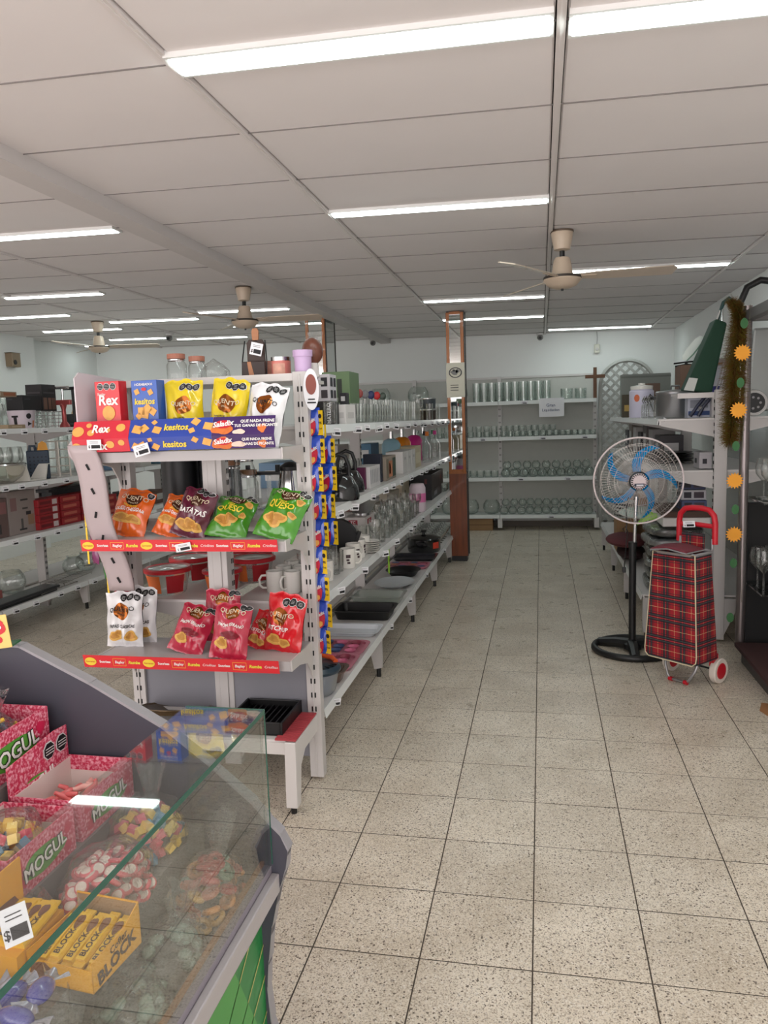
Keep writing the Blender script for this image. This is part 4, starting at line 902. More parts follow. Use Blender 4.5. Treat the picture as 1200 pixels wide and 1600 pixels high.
for k, (px, w, h, c, lab) in enumerate(((612, .22, .17, (196,186,168), 'open cream paper bag behind the tumblers'), (630, .2, .21, (206,194,172), 'taller cream carton behind the tumblers'), (598, .16, .11, (176,166,150), 'low taupe carton behind the tumblers'))):
    y = onx(px, 800, -1.27).y; carton(-1.33, -1.24, y-w, y+w, z, z+h, c, lab, prints=[(.3,.5,.3,.6,(120,110,96))], face='+x,-y')
y = onx(653, 800, -1.03).y
t = thing('drink_dispenser', 'white and pink plastic flask near the end of the third shelf', 'flask', (-1.03, y, z))
MB().lathe([(.0005,0),(.065,0),(.07,.02),(.07,.20),(.055,.235),(.0005,.24)], 18).build('body', mat('flask_white', (222,206,216), .4), t, smooth=True); MB().lathe([(.0712,.08),(.0716,.085),(.0716,.15),(.0712,.155)], 18).build('pink_band', mat('flask_pink', (226,120,176), .4), t, smooth=True)
y = onx(662, 770, -1.1).y
carton(-1.25, -1.02, y, y+.85, z+.10, z+.25, (24,24,26), 'long black appliance carton stacked on the third shelf', prints=[(.7,.8,.4,.7,(110,60,60))], face='+x,-y')
carton(-1.22, -1.03, y+.05, y+.80, z, z+.099, (40,40,44), 'dark grey carton under the long black one', prints=[(.2,.5,.3,.7,(120,120,124))], face='+x,-y')
for k in range(6): place('tumbler', LOWT, (-1.03-.1*(k % 2), y+.95+.11*(k//2), z), 'low clear tumbler at the far end of the third shelf', 'glass', 'low tumblers on the third shelf')

# ------------------------------------------------------------------ bottom shelf (z = .285): bakeware
z = .286
def tray(cx, cy, a, b, h, m, label, rim=.012, rz=0, name='baking_tray', cat='tray', fl=.02):
    t = thing(name, label, cat, (cx, cy, z), (0, 0, rz)); 
    def loop(aa, bb, r, zz, n=5):
        out = []
        for (sx, sy, a0) in ((1,1,0),(-1,1,PI/2),(-1,-1,PI),(1,-1,3*PI/2)):
            for k in range(n+1): g = a0+PI/2*k/n; out.append((sx*(aa-r)+r*math.cos(g), sy*(bb-r)+r*math.sin(g), zz))
        return out
    rings = [loop(a-fl, b-fl, .03, 0), loop(a-.006, b-.006, .035, h-.004), loop(a+rim, b+rim, .045, h), loop(a+rim, b+rim, .045, h-.003), loop(a, b, .035, h-.004)]
    rings2 = [loop(a-fl-.001, b-fl-.001, .03, .003)]
    n = len(rings[0]); mb = MB(); vs = []; fs = []
    seq = [rings2[0], loop(a-.009, b-.009, .035, h-.002), rings[2], rings[3], loop(a-.004, b-.004, .035, h-.006), rings[0]]
    for q in seq: vs += q
    for k in range(len(seq)-1): fs += [(k*n+i, k*n+(i+1) % n, (k+1)*n+(i+1) % n, (k+1)*n+i) for i in range(n)]
    fs += [tuple(range(n)), tuple(range((len(seq)-1)*n, len(seq)*n))[::-1]]
    mb.add(vs, fs).build('pan', m, t, smooth=True, sharp=.8); return t
def by(px, py): return onz(px, py, .3)
# salad spinner
p = by(527, 1068); t = thing('salad_spinner', 'blue plastic salad spinner bowl with a dark lid and orange handle', 'salad spinner', (-1.045, 3.37, z))
BLUEC = glass('blue_plastic', (.62,.70,.80), (.34,.42,.55), refl=.5, base=.06, rough=.1, haze=.25)
rib = MB().lathe([(.0005,.002),(.07,.002),(.085,.02),(.103,.11),(.106,.115)], 36); rib.build('bowl', BLUEC, t, smooth=True)
MB().lathe([(.0005,.01),(.062,.012),(.092,.105)], 30).build('basket', mat('basket_grey', (108,122,150), .5), t, smooth=True)
MB().lathe([(.112,.112),(.114,.125),(.10,.142),(.05,.150),(.0005,.152)], 30).build('lid', mat('lid_navy', (38,56,70), .3), t, smooth=True)
sm = MB()
for k in range(12): sm.obox((.085*math.cos(PI+PI*k/11-.1), .085*math.sin(PI+PI*k/11-.1), .147), (.006, .03, .004), (0, 0, PI/2+PI*k/11))
sm.build('lid_slots', BLACK, t)
MB().tube([(-.07,.06,.15),(0,.075,.165),(.06,.06,.155),(.085,.03,.148)], .012, 8).build('handle', mat('orange_plastic', (232,92,40), .4), t, smooth=True)
t = tray(-1.09, 3.56, .13, .075, .06, mat('tray_brown', (110,92,84), .3, .4), 'small brown loaf tin behind the salad spinner')
t = thing('cream_dispenser', 'white plastic squeeze bottle lying in the loaf tin', 'bottle', (-1.09, 3.55, z+.014), (0, R_(-60), 0))
MB().lathe([(.0005,0),(.022,0),(.024,.06),(.012,.07),(.012,.08)], 16).build('bottle', WHITE, t, smooth=True); MB().ball((0,0,.10), .026).build('cap', CERAMIC, t, smooth=True)
PK = mat('muffin_pink', (196,120,138), .35, noise=.1)
for (yc, lab) in ((3.80, 'pink muffin tray with coloured cups next to the loaf tin'), (4.06, 'pink muffin tray with coloured cups next to the white tray')):
    t = tray(-1.165, yc, .19, .118, .02, PK, lab, fl=.008)
    cols = [(150,66,84), (196,110,64), (72,92,138), (206,110,142)]
    for i in range(4):
        for j in range(3):
            MB().lathe([(.031,.0),(.034,.001),(.034,.0015)], 18, (-.125+.083*i, -.075+.075*j, .022)).lathe([(.0005,-.012),(.024,-.012),(.033,.0)], 18, (-.125+.083*i, -.075+.075*j, .0225)).build('cup', mat('cup_%d' % ((i+j//2) % 4), cols[(i+j//2) % 4], .35), t, smooth=True)
tray(-1.14, 4.40, .175, .10, .03, mat('enamel_white', (214,218,224), .25), 'shallow white enamel tray between muffin tray and black roaster')
tray(-1.14, 4.80, .19, .13, .06, mat('roaster', (18,18,20), .4, noise=.1), 'deep black rectangular roasting pan on the bottom shelf')
tray(-1.14, 5.22, .18, .125, .055, glass('dish_glass', (.8,.84,.8), (.5,.55,.5), haze=.12), 'clear glass baking dish behind the black roasting pan')
t = thing('oval_platter', 'pale oval ceramic platter behind the clear baking dish', 'platter', (-1.12, 5.72, z)); MB().lathe([(.0005,0),(.09,0),(.15,.03),(.155,.032),(.10,.008),(.0005,.006)], 30, sy=1.35).build('platter', mat('platter', (206,212,216), .2, coat=.3), t, smooth=True)
t = thing('oval_pan', 'black oval roasting pan behind the pale platter', 'pan', (-1.12, 6.12, z)); MB().lathe([(.0005,0),(.10,0),(.135,.045),(.145,.047),(.128,.044),(.095,.006),(.0005,.006)], 30, sy=1.2).build('pan', mat('roaster', (18,18,20)), t, smooth=True)
t = tray(-1.14, 6.48, .17, .12, .02, PK, 'pink printed muffin tray behind the oval black pan', fl=.008)
for i in range(4):
    for j in range(3): MB().cyl((-.125+.083*i, -.075+.075*j, .022), (-.125+.083*i, -.075+.075*j, .0235), .033, n=16).build('cup', mat('cup_%d' % ((i*2+j) % 4), (150,66,84)), t)
tray(-1.14, 6.86, .19, .14, .028, mat('dark_tray', (40,40,46), .35, noise=.3, ns=14), 'dark patterned baking tray beside the black casserole')
t = thing('casserole', 'black enamel casserole pot with a knobbed lid and label', 'pot', (-1.12, 7.28, z))
MB().lathe([(.0005,0),(.15,0),(.16,.02),(.16,.12),(.165,.125)], 30).build('pot', KB, t, smooth=True); MB().lathe([(.166,.125),(.16,.135),(.08,.16),(.0005,.165)], 30).build('lid', KB, t, smooth=True)
MB().lathe([(.015,.16),(.015,.18),(.03,.19),(.025,.205),(.0005,.207)], 16).build('knob', BLACK, t, smooth=True)
for s in (-1, 1): MB().tube([(.10*0, s*.155, .1),(.03, s*.19, .1),(-.03, s*.19, .1),(0, s*.155, .1)], .01, 6).build('side_handle', BLACK, t, smooth=True)
MB().rect(.05, .13, .04, .10, lambda u, v: (.162*math.sin(u/.162+.4), -.162*math.cos(u/.162+.4), v), 5, 1).build('label', mat('pot_label', (214,70,50), .5), t)
for k in range(26):
    y = 7.62+.132*(k//3); x = -1.04-.130*(k % 3); place('glass_bowl', BOWLG, (x, y, z), 'clear footed dessert bowl massed at the far end of the bottom shelf', 'bowl', 'dessert bowls on the bottom shelf', rnd(0,3), 1.25)
# green tag under the third shelf edge
t = thing('green_tag', 'bright green pointed paper tag hanging from the shelf edge', 'tag', (-.955, onx(607, 865, -.955).y, .60)); MB().prism([(-.02,.0),(.012,-.02),(.03,.03),(.03,.14),(.012,.16),(-.018,.14)], -.001, .001, 'x').build('card', mat('lime_card', (150,206,50), .6), t); MB().text('%', .006, .07, .03, flat((.001,0,0), (0,1,0), (0,0,1), .001)).build('print', INK, t)
# price tags along the shelf rails of the main gondola
for zz, n0, n1, st in ((1.545, 3.3, 8.0, .33), (1.153, 3.6, 8.0, .36), (.78, 3.5, 8.0, .40), (.285, 3.4, 7.5, 1.0)):
    yy = n0
    while yy < n1:
        price_tag((MX+MD+.018, yy+rnd(-.08,.08), zz-.026+rnd(-.012,.004)), .052, .036, (R_(rnd(-8,8)), R_(rnd(-12,12)), R_(70+rnd(-30,10))), 'small white price tag clipped to the main gondola shelf edge', 'price tags on the main gondola'); yy += st*rnd(.6,1.4)

# ------------------------------------------------------------------ seen through the end display: the near bay of the gondola
z = 1.154
for (x, r, m, lab) in ((-1.69, .088, mat('matte_black', (26,27,30), .42), 'tall matte black cylinder bin behind the orange chip bag'), (-1.515, .075, mat('wrapped_black', (28,28,32), .2, bump=1.0, bs=30), 'tall black cylinder wrapped in shiny film beside the bin')):
    t = thing('cylinder_bin', lab, 'bin', (x, 3.40, z), group='black cylinders behind the end display')
    MB().lathe([(.0005,0),(r,0),(r,.36),(r-.006,.36),(r-.006,.34),(.0005,.34)], 26).build('body', m, t, smooth=True); MB().lathe([(r+.001,.345),(r+.003,.35),(r+.001,.36)], 26).build('rim', BLACK, t, smooth=True)
for (px, y, r, h, m, lab) in ((366, 3.36, .04, .22, glass('smoky', (.35,.36,.38), (.2,.2,.22), haze=.1), 'dark canister jar with a wooden lid behind the green bags'), (390, 3.44, .045, .17, GLASS, 'clear storage jar with a flat wooden lid behind the green bags'), (384, 3.28, .05, .26, GLASS, 'tall clear jar with a wide wooden lid next to the centre post')):
    p = ony(px, 780, y); lid_jar((p.x, y, z), r, h, lab, LIDW, m, 'jars behind the end display')
p = ony(413, 780, 3.5); t = thing('jar_rack', 'row of square clear canisters under one dark lid bar', 'canisters', (p.x, 3.5, z))
for k in range(3): MB().lathe([(.0005,0),(.035,0),(.036,.16),(.03,.165)], 4, (-.05+.052*k, 0, 0)).build('canister', GLASS, t)
MB().box(-.10, .10, -.04, .04, .165, .178).build('lid_bar', BLACK, t)
for k in (-1, 1): MB().cyl((.075*k,0,.178), (.075*k,0,.21), .012).build('knob', BLACK, t)
p = ony(455, 780, 3.42); t = thing('steel_jug', 'conical polished steel jug with a black lid by the post', 'jug', (p.x, 3.42, z))
MB().lathe([(.0005,0),(.078,0),(.078,.02),(.045,.19),(.0005,.195)], 26).build('body', mat('polished_steel', (190,190,190), .12, 1), t, smooth=True); MB().lathe([(.048,.188),(.05,.205),(.02,.225),(.0005,.228)], 20).build('lid', BLACK, t, smooth=True); MB().tube([(.05,0,.18),(.10,0,.17),(.11,0,.08),(.078,0,.03)], .009, 8).build('handle', BLACK, t, smooth=True)
z = .781
RED = mat('lid_red', (186,34,44), .35); 
tub = None
for (px, py, y, lab) in ((263, 900, 3.30, 'red-lidded plastic tub with an orange sleeve at the front'), (300, 885, 3.58, 'red-lidded plastic tub behind the front one'), (348, 900, 3.36, 'smaller red-lidded tub beside the centre post'), (396, 885, 3.58, 'red-lidded tub to the right of the centre post'), (376, 870, 3.86, 'red-lidded tub further back beside the cups'), (404, 868, 4.12, 'red-lidded tub furthest back on the shelf')):
    p = ony(px, py, y); sc = .85 if 'smaller' in lab else 1
    if tub is None:
        tub = thing('storage_tub', lab, 'tub', (p.x, y, z), group='red lidded tubs')
        MB().lathe([(.0005,0),(.075,0),(.082,.01),(.100,.105),(.102,.108)], 28).build('bowl', glass('tub_clear', (.9,.9,.88), (.7,.7,.68), haze=.2), tub, smooth=True)
        def SL(a0, a1): return lambda u, v: ((.0845+.19*v)*math.cos(a0+(a1-a0)*u), (.0845+.19*v)*math.sin(a0+(a1-a0)*u), v)
        MB().rect(0, 1, .012, .095, SL(-2.6, -1.5), 10, 1).build('orange_sleeve', mat('sleeve_orange', (222,112,50), .5, noise=.15), tub, smooth=True)
        MB().rect(0, 1, .012, .095, SL(-1.2, -.3), 10, 1).build('red_sleeve', mat('sleeve_red', (176,30,40), .5), tub, smooth=True)
        MB().lathe([(.104,.102),(.112,.104),(.113,.118),(.104,.124),(.090,.120)], 30).build('lid_rim', RED, tub, smooth=True)
        MB().lathe([(.091,.120),(.085,.116),(.05,.118),(.0005,.120)], 28).build('lid_window', glass('lid_clear', (.8,.84,.82), (.6,.64,.62), haze=.35), tub, smooth=True)
    else: dup(tub, (p.x, y, z), rnd(-.4,.4), lab, sc)
mq = None
for k in range(9):
    x = -1.22+.085*(k % 3); y = 3.34+.13*(k//3)
    o = dup(mugq, (x, y, z), R_(200+40*k), 'white mug in the near cluster behind the ketchup bag'); o['group'] = 'mugs behind the end display'
for k in range(8):
    x = -1.21+.08*(k % 3); y = 3.76+.12*(k//3)
    if y < 4.1: place('tumbler', TUMB, (x, y, z), 'clear glass behind the near white mugs', 'glass', 'glasses behind the near mugs')
# base of the end display: black drainer and a dark round tray
t = thing('dish_drainer', 'black plastic drainer tray with ribs on the base of the rack', 'drainer', (-1.12, 2.95, .307))
MB().box(-.16, .09, -.13, .13, 0, .008).box(-.16, -.15, -.13, .13, 0, .055).box(.08, .09, -.13, .13, 0, .055).box(-.15, .08, -.13, -.12, 0, .055).box(-.15, .08, .12, .13, 0, .055).build('basin', mat('drainer_black', (14,14,16), .4), t, bevel=.003)
for k in range(9): MB().box(-.14+.025*k, -.134+.025*k, -.12, .12, .008, .03).build('rib', mat('drainer_black', (14,14,16)), t)
t = thing('round_tray', 'dark round tray with a bronze rim leaning on the rack base', 'tray', (-1.60, 3.02, .306), (R_(-14), 0, 0)); MB().lathe([(.0005,0),(.135,0),(.145,.02),(.158,.026),(.158,.022),(.0005,-.004)], 36, (0, 0, 0)).build('rim', mat('bronze', (84,66,40), .35, .4), t, smooth=True); MB().lathe([(.0005,.004),(.134,.004)], 36).build('face', mat('tray_black', (22,20,18), .3, noise=.4, ns=60), t)
# left side of the main gondola: white plates and boxes glimpsed from behind
for k in range(6):
    carton(-1.75+.02*k % .1, -1.55, 4.6+.6*k, 4.95+.6*k, (1.154, .781)[k % 2], (1.154, .781)[k % 2]+.16+.03*(k % 3), [(96,130,160), (40,42,46), (190,186,180), (120,80,70), (60,110,140), (150,150,150)][k], ['pale blue', 'black', 'white', 'brown', 'teal', 'grey'][k]+' carton on the left side of the main gondola', prints=[(.2,.8,.3,.7,(210,210,210))], face='-y,-x')
# ================================================================== GOODS ON THE LEFT GONDOLA
def lx(px, x=-4.0): return onx(px, 700, x).y
LG = 'goods on the left gondola'
z = 1.587
yy = lx(-10, -4.6)
while yy < lx(75, -4.6):
    for x in (-4.55, -4.66): place('cylinder_vase', VASE, (x, yy, z), 'tall clear cylinder vase at the back of the left top shelf', 'vase', 'tall vases on the left top shelf', rnd(0,3), 1.05)
    yy += .105
for k in range(9): place('stem_glass', GOB, (-4.30+.11*(k % 2), lx(-4+3.2*k, -4.2), z), 'clear stemmed glass in front of the tall vases', 'glass', 'stemmed glasses on the left top shelf', 0, 1.2)
y = lx(12, -4.02); carton(-4.16, -4.02, y-.18, y+.16, z+.245, z+.285, (150,128,106), 'flat brown printed carton resting over the stemmed glasses', prints=[(.1,.45,.2,.8,(196,186,170)), (.55,.95,.2,.8,(150,90,60))], face='+x')
y = lx(26, -3.98); carton(-4.1, -3.96, y-.1, y+.1, z, z+.03, (160,140,112), 'flat tan carton lying beside the small bucket', prints=[(.2,.8,.3,.7,(190,170,140))])
y = lx(45, -3.99); t = thing('small_bucket', 'white plastic tub printed with black kitchen tools', 'tub', (-4.03, y, z))
MB().lathe([(.0005,0),(.088,0),(.105,.135),(.108,.14),(.10,.138),(.084,.01),(.0005,.008)], 24).build('tub', mat('tub_white', (206,196,206), .5), t, smooth=True)
S = lambda u, v: ((.0895+.126*v)*math.sin(u/.095+.75), -(.0895+.126*v)*math.cos(u/.095+.75), v)
MB().rect(-.07, -.045, .02, .09, S, 3, 3).rect(-.085, -.035, .085, .10, S, 4, 1).disc(.04, .095, .02, .022, S, 1, 10).disc(.045, .035, .025, .02, S, 1, 3).build('tool_print', INK, t)
MB().rect(.075, .095, .005, .06, S, 3, 3).build('orange_print', mat('tub_orange', (196,116,70), .5), t)
y = lx(72, -4.03); carton(-4.2, -4.05, y-.22, y+.02, z+.14, z+.265, (18,18,22), 'low black carton stacked on the wire goods', prints=[(.1,.4,.7,.8,(50,50,56))], face='+x,-y')
carton(-4.2, -4.05, y+.03, y+.22, z+.14, z+.36, (26,24,28), 'tall black carton with copper sides next to the low one', prints=[(.08,.34,.06,.5,(110,84,72)), (.42,.62,.06,.5,(120,90,78)), (.66,.95,.06,.5,(104,80,70)), (.1,.9,.66,.72,(70,66,70))], face='+x,-y')
for k in range(3):
    t = thing('wire_basket', 'small chrome wire basket under the black cartons', 'basket', (-4.06-.02*k, lx(58+20*k, -4.04), z), group='wire baskets on the left top shelf'); m_ = MB()
    for q in range(5): m_.tube([(.09*math.cos(a)*(1-.05*q), .09*math.sin(a)*(1-.05*q), .135-.03*q) for a in [2*PI*i/14 for i in range(14)]], .0022, 5, True)
    for q in range(12): a = 2*PI*q/12; m_.tube([(.09*math.cos(a), .09*math.sin(a), .135), (.07*math.cos(a), .07*math.sin(a), .004)], .0022, 5)
    m_.build('wires', CHROME, t)
y = lx(106, -3.98); t = thing('corkscrew', 'tall pinkish red lever press with a crossbar and steel rod', 'press', (-3.99, y, z))
RM = mat('metal_red', (176,84,84), .3, .5)
MB().lathe([(.0005,0),(.045,0),(.04,.02),(.02,.05),(.018,.15),(.03,.19),(.018,.2),(.0005,.2)], 16).build('body', RM, t, smooth=True); MB().box(-.075, .075, -.015, .015, .19, .232).build('crossbar', RM, t, bevel=.004); MB().cyl((0,0,.2), (0,0,.34), .009).build('rod', CHROME, t); MB().cyl((-.06,0,.335), (.06,0,.335), .014).build('grip', CHROME, t)
y = lx(122, -4.02); t = thing('pump_stand', 'tall black T-handle pump standing behind the red press', 'pump', (-4.03, y, z)); MB().cyl((0,0,0), (.0,0,.34), .012).build('rod', BLACK, t); MB().box(-.11, .08, -.018, .018, .325, .352).build('handle', BLACK, t, bevel=.005); MB().box(-.1, .14, -.05, .05, 0, .03).build('foot', BLACK, t, bevel=.006)
y = lx(140, -4.05); t = thing('cloth_bag', 'beige peaked bag in a black holder by the end display', 'bag', (-4.1, y, z)); MB().grid(lambda a, b: ((a-.5)*.24*(1-.75*b), -.04*math.sin(PI*a)*(1-b), .10+.20*b), 8, 6).grid(lambda a, b: ((a-.5)*.24*(1-.75*b), .05*math.sin(PI*a)*(1-b), .10+.20*b), 8, 6, flip=True).build('bag', mat('beige_cloth', (190,162,130), .8, noise=.1), t, smooth=True); MB().box(-.13, .13, -.06, .06, 0, .12).build('holder', BLACK, t, bevel=.006)
# second shelf
z = 1.172
y = lx(6, -4.02); t = thing('mixing_bowl', 'large clear glass mixing bowl on the left second shelf', 'bowl', (-4.05, y, z)); MB().lathe([(.0005,0),(.07,0),(.14,.05),(.165,.12),(.168,.15),(.16,.148)], 28).build('bowl', glass('smoke_bowl', (.82,.82,.76), (.4,.4,.36)), t, smooth=True); MB().lathe([(.169,.135),(.173,.14),(.169,.15)], 28).build('rim', CHROME, t, smooth=True)
for k in range(6): place('wine_goblet', WINE, (-4.20-.10*(k % 2), lx(2+6*k, -4.22), z+.16*0), 'wide clear goblet lined up behind the mixing bowl', 'glass', 'goblets on the left second shelf', 0, 1.25)
y = lx(47, -3.98); t = thing('loaf_dish', 'white ceramic rectangular dish beside the glass bowl', 'dish', (-4.02, y, z)); MB().prism([(-.10,0),(.10,0),(.14,.12),(.16,.122),(.16,.128),(.13,.126),(.09,.012),(-.09,.012),(-.13,.126),(-.16,.128),(-.16,.122),(-.14,.12)], -.09, .09, 'x').build('dish', CERAMIC, t)
y = lx(63, -3.99); t = thing('grater_box', 'dark blue perforated board with an orange top on the second shelf', 'grater', (-4.02, y, z), (0, 0, R_(35))); DB = mat('navy_teal', (34,52,72), .5)
MB().box(-.085, .085, -.015, .015, 0, .235).build('board', DB, t, bevel=.01); MB().tube([(-.06,0,.23),(-.055,0,.27),(-.02,0,.27),(-.015,0,.235)], .012, 6).build('handle', DB, t, smooth=True); MB().prism([(-.0,.235),(.08,.235),(.07,.29),(.04,.31),(.01,.29)], -.01, .01, 'y').build('orange_top', mat('amber', (214,150,44), .5), t)
sm = MB()
for i in range(5):
    for j in range(6): sm.cyl((-.06+.03*i, -.0165, .03+.03*j), (-.06+.03*i, -.015, .03+.03*j), .006, n=6)
tag(sm.build('holes', mat('hole_blue', (18,26,38), .7), t), kind='stuff')
for k in range(2):
    t = thing('bottle_rack', 'white wire ladder rack standing on the left second shelf', 'rack', (-4.0, lx(82+17*k, -3.99), z), group='white ladder racks'); m_ = MB()
    for x in (-.06, .06): m_.tube([(x,0,0),(x,0,.30)], .007, 6)
    for q in range(5): m_.tube([(-.06,0,.02+.07*q),(.06,0,.02+.07*q)], .006, 6)
    m_.build('bars', mat('wire_white', (214,208,200), .4), t); MB().box(-.06, .06, -.04, .04, 0, .008).build('base', WHITE, t)
yy = lx(75, -4.6)
while yy < lx(125, -4.6): place('cylinder_vase', VASE, (-4.55, yy, z), 'clear cylinder vase behind the white ladder racks', 'vase', 'vases on the left second shelf', 0, 1.3); yy += .125
# third shelf
z = .762
y = lx(3, -4.0); carton(-4.12, -4.02, y-.25, y+.02, z, z+.30, (104,84,80), 'brown lamp carton at the edge of the left third shelf', prints=[(.1,.7,.1,.35,(60,56,56)), (.6,.95,.6,.9,(140,96,96))], face='+x')
carton(-4.14, -4.02, y+.03, y+.36, z, z+.34, (150,138,134), 'grey lamp carton printed with a black desk lamp', prints=[(.08,.30,.55,.85,(136,104,104)), (.45,.72,.76,.80,(60,56,56)), (.5,.7,.56,.6,(70,66,66)), (.68,.9,.18,.42,(150,120,96)), (.42,.5,.1,.35,(84,80,80)), (.35,.62,.08,.12,(50,48,50)), (.62,.80,.42,.5,(36,34,38))], face='+x')
y = lx(52, -3.98)
for c in range(4):
    for r in range(4 if c < 3 else 3):
        carton(-4.12, -3.98, y+.30*c, y+.30*c+.27, z+.062*r, z+.062*r+.06, (150,26,34), 'flat red carton in the stacks on the left third shelf', prints=[(.66,.9,.15,.85,(206,190,190)), (.06,.6,.3,.7,(110,20,28))] if c == 0 else [(.1,.8,.3,.7,(186,96,80))], face='+x', group='red cartons in stacks')
t = thing('patterned_pouch', 'coral patterned pouch lying on the dark tray', 'pouch', (-4.215, lx(88, -4.25), z+.316)); MB().ball((0,0,.03), .075, .16, .045, 16, 8).build('pouch', mat('coral_pattern', (206,120,100), .7, noise=.5, ns=20), t, smooth=True); MB().tube([(.02,-.11,.05),(.03,0,.072),(.02,.11,.05)], .006, 6).build('zip', INK, t)
t = thing('dark_tray', 'dark grey tray holding the coral pouch', 'tray', (-4.22, lx(88, -4.25), z)); MB().box(-.06, .07, -.3, .3, .27, .30).build('top', mat('slate', (52,54,58), .4), t, bevel=.004); MB().box(-.04, .06, -.25, .25, 0, .27).build('stand', mat('slate', (52,54,58)), t)
t = thing('white_planter', 'white flared plastic bowl at the back of the third shelf', 'bowl', (-4.6, lx(88, -4.6), z+.0)); MB().lathe([(.0005,0),(.13,0),(.19,.30),(.20,.31),(.18,.30),(.0005,.03)], 24).build('bowl', CERAMIC, t, smooth=True); MB().lathe([(.20,.30),(.205,.305),(.20,.315)], 24).build('rim', CERAMIC, t, smooth=True)
# base shelf
z = .252
for k in range(11):
    px = [12, 24, 36, 66, 76, 84, 92, 100, 108, 116, 88][k]; y = lx(px, -4.18); place('fish_bowl', ROUND if k > 2 else BALL, (-4.20-.0*(k % 2), y, z + (0 if k != 10 else .1)), 'clear round glass bowl on the lowest shelf of the left gondola', 'bowl', 'round bowls on the left base shelf', 0, 1.5 if k > 2 else .9)
for k in range(2):
    t = thing('cooling_rack', 'chrome wire cooling rack lying on the left base shelf', 'rack', (-4.04, lx(58+30*k, -4.03), z+.03*k), (0, R_(3), R_(6*k)), 'cooling racks'); m_ = MB()
    for q in range(13): m_.tube([(-.10, -.24+.04*q, .02), (.11, -.24+.04*q, .02)], .0022, 5)
    for x in (-.10, 0, .11): m_.tube([(x,-.25,.018),(x,.25,.018)], .0035, 5)
    m_.build('wires', CHROME, t)
    m_ = MB()
    for (x, yq) in ((-.1,-.24),(.11,-.24),(-.1,.24),(.11,.24)): m_.tube([(x,yq,.018),(x,yq,-.0)], .003, 5)
    m_.build('feet', CHROME, t)
y = lx(10, -4.0); t = thing('black_tray', 'large flat black tray at the edge of the left base shelf', 'tray', (-4.0, y, z)); MB().box(-.085, .085, -.4, .4, 0.02, .045).build('plate', mat('tray_dark', (30,30,34), .35), t, bevel=.012); MB().box(-.07, .07, -.37, .37, 0, .02).build('foot', BLACK, t)
y = lx(8, -4.25); carton(-4.28, -4.16, y-.75, y-.3, z, z+.08, (170,100,96), 'rosy flat carton behind the black tray', prints=[(.2,.7,.2,.8,(196,150,140))])
for zz in (1.585, 1.17, .76, .25):
    yy = 4.7
    while yy < 6.1: price_tag((LX+.43+.02, yy, zz-.024), .06, .04, (0, 0, R_(75)), 'small white price tag clipped on the left gondola edge', 'price tags on the left gondola'); yy += rnd(.18,.34)
# further goods on the far left gondola, glimpsed between posts
for k in range(10):
    zz = (1.172, .762)[k % 2]; y0 = 6.6+.26*k; c = [(90,120,150), (60,60,64), (190,186,180), (96,70,60), (70,110,130), (200,196,190), (110,60,60), (60,80,100), (170,160,140), (44,46,50)][k]
    carton(-4.15, -3.97, y0, y0+.22, zz, zz+.14+.04*(k % 3), c, ['blue', 'charcoal', 'white', 'brown', 'teal', 'ivory', 'wine', 'slate', 'tan', 'black'][k] + ' carton in the far bays of the left gondola', prints=[(.15,.85,.3,.75,(180,180,176))], face='+x,-y')

# ================================================================== BACK WALL GLASSWARE
def row(me, name, z, x0, x1, n, ys, label, group, sc=1.0, cat='glass'):
    for y in ys:
        for k in range(n): place(name, me, (x0+(x1-x0)*k/max(1, n-1)+rnd(-.006,.006), y, z), label, cat, group, rnd(0,3), sc)
z = BZ[0]+.001
row(VASE, 'cylinder_vase', z, -.86, .08, 10, (10.62, 10.76), 'straight clear cylinder vase on the top clearance shelf', 'vases on the top clearance shelf', 1.0, 'vase')
row(LOWT, 'low_tumbler', z, .34, .62, 4, (10.60, 10.72), 'short clear tumbler near the wooden cross', 'tumblers beside the cross', 1.9)
for k in range(8): place('fish_bowl', BALL, (-2.75+.27*k - (.0 if k < 7 else .0), 10.7, z), 'large clear round fish bowl on the top clearance shelf', 'bowl', 'fish bowls on the top shelf', 0, 1.2)
z = BZ[1]+.001
row(LOWT, 'low_tumbler', z, -1.7, -.62, 11, (10.58, 10.70), 'low clear bowl-shaped tumbler stacked on the second clearance shelf', 'tumblers on the second clearance shelf', 1.0)
row(LOWT, 'low_tumbler', z, -.50, .20, 9, (10.58, 10.70), 'low clear bowl-shaped tumbler stacked on the second clearance shelf', 'tumblers on the second clearance shelf', 1.0)
row(LOWT, 'low_tumbler', z+.077, -.50, .16, 9, (10.60,), 'low clear tumbler in the upper layer of the second shelf', 'upper layer on the second clearance shelf', 1.0)
row(LOWT, 'low_tumbler', z+.077, -1.7, -.62, 11, (10.60,), 'low clear tumbler in the upper layer of the second shelf', 'upper layer on the second clearance shelf', 1.0)
row(LOWT, 'low_tumbler', z, .28, .68, 6, (10.58, 10.72), 'low clear tumbler at the cross end of the second shelf', 'tumblers at the end of the second shelf', .95)
z = BZ[2]+.001
row(ROUND, 'round_vase', z, -.48, .64, 10, (10.60,), 'round bellied clear vase in the front row of the third shelf', 'round vases on the third clearance shelf', .98, 'vase')
row(ROUND, 'round_vase', z+.113, -.46, .60, 9, (10.66,), 'round bellied clear vase stacked in the upper row', 'stacked round vases on the third clearance shelf', .9, 'vase')
row(ROUND, 'round_vase', z, -.48, .64, 9, (10.76,), 'round bellied clear vase in the rear row of the third shelf', 'rear round vases on the third clearance shelf', .98, 'vase')
row(LOWT, 'low_tumbler', z, -1.7, -.62, 12, (10.60,), 'clear straight tumbler left of the middle upright', 'tumblers left of the upright', 1.25)
z = BZ[3]+.001
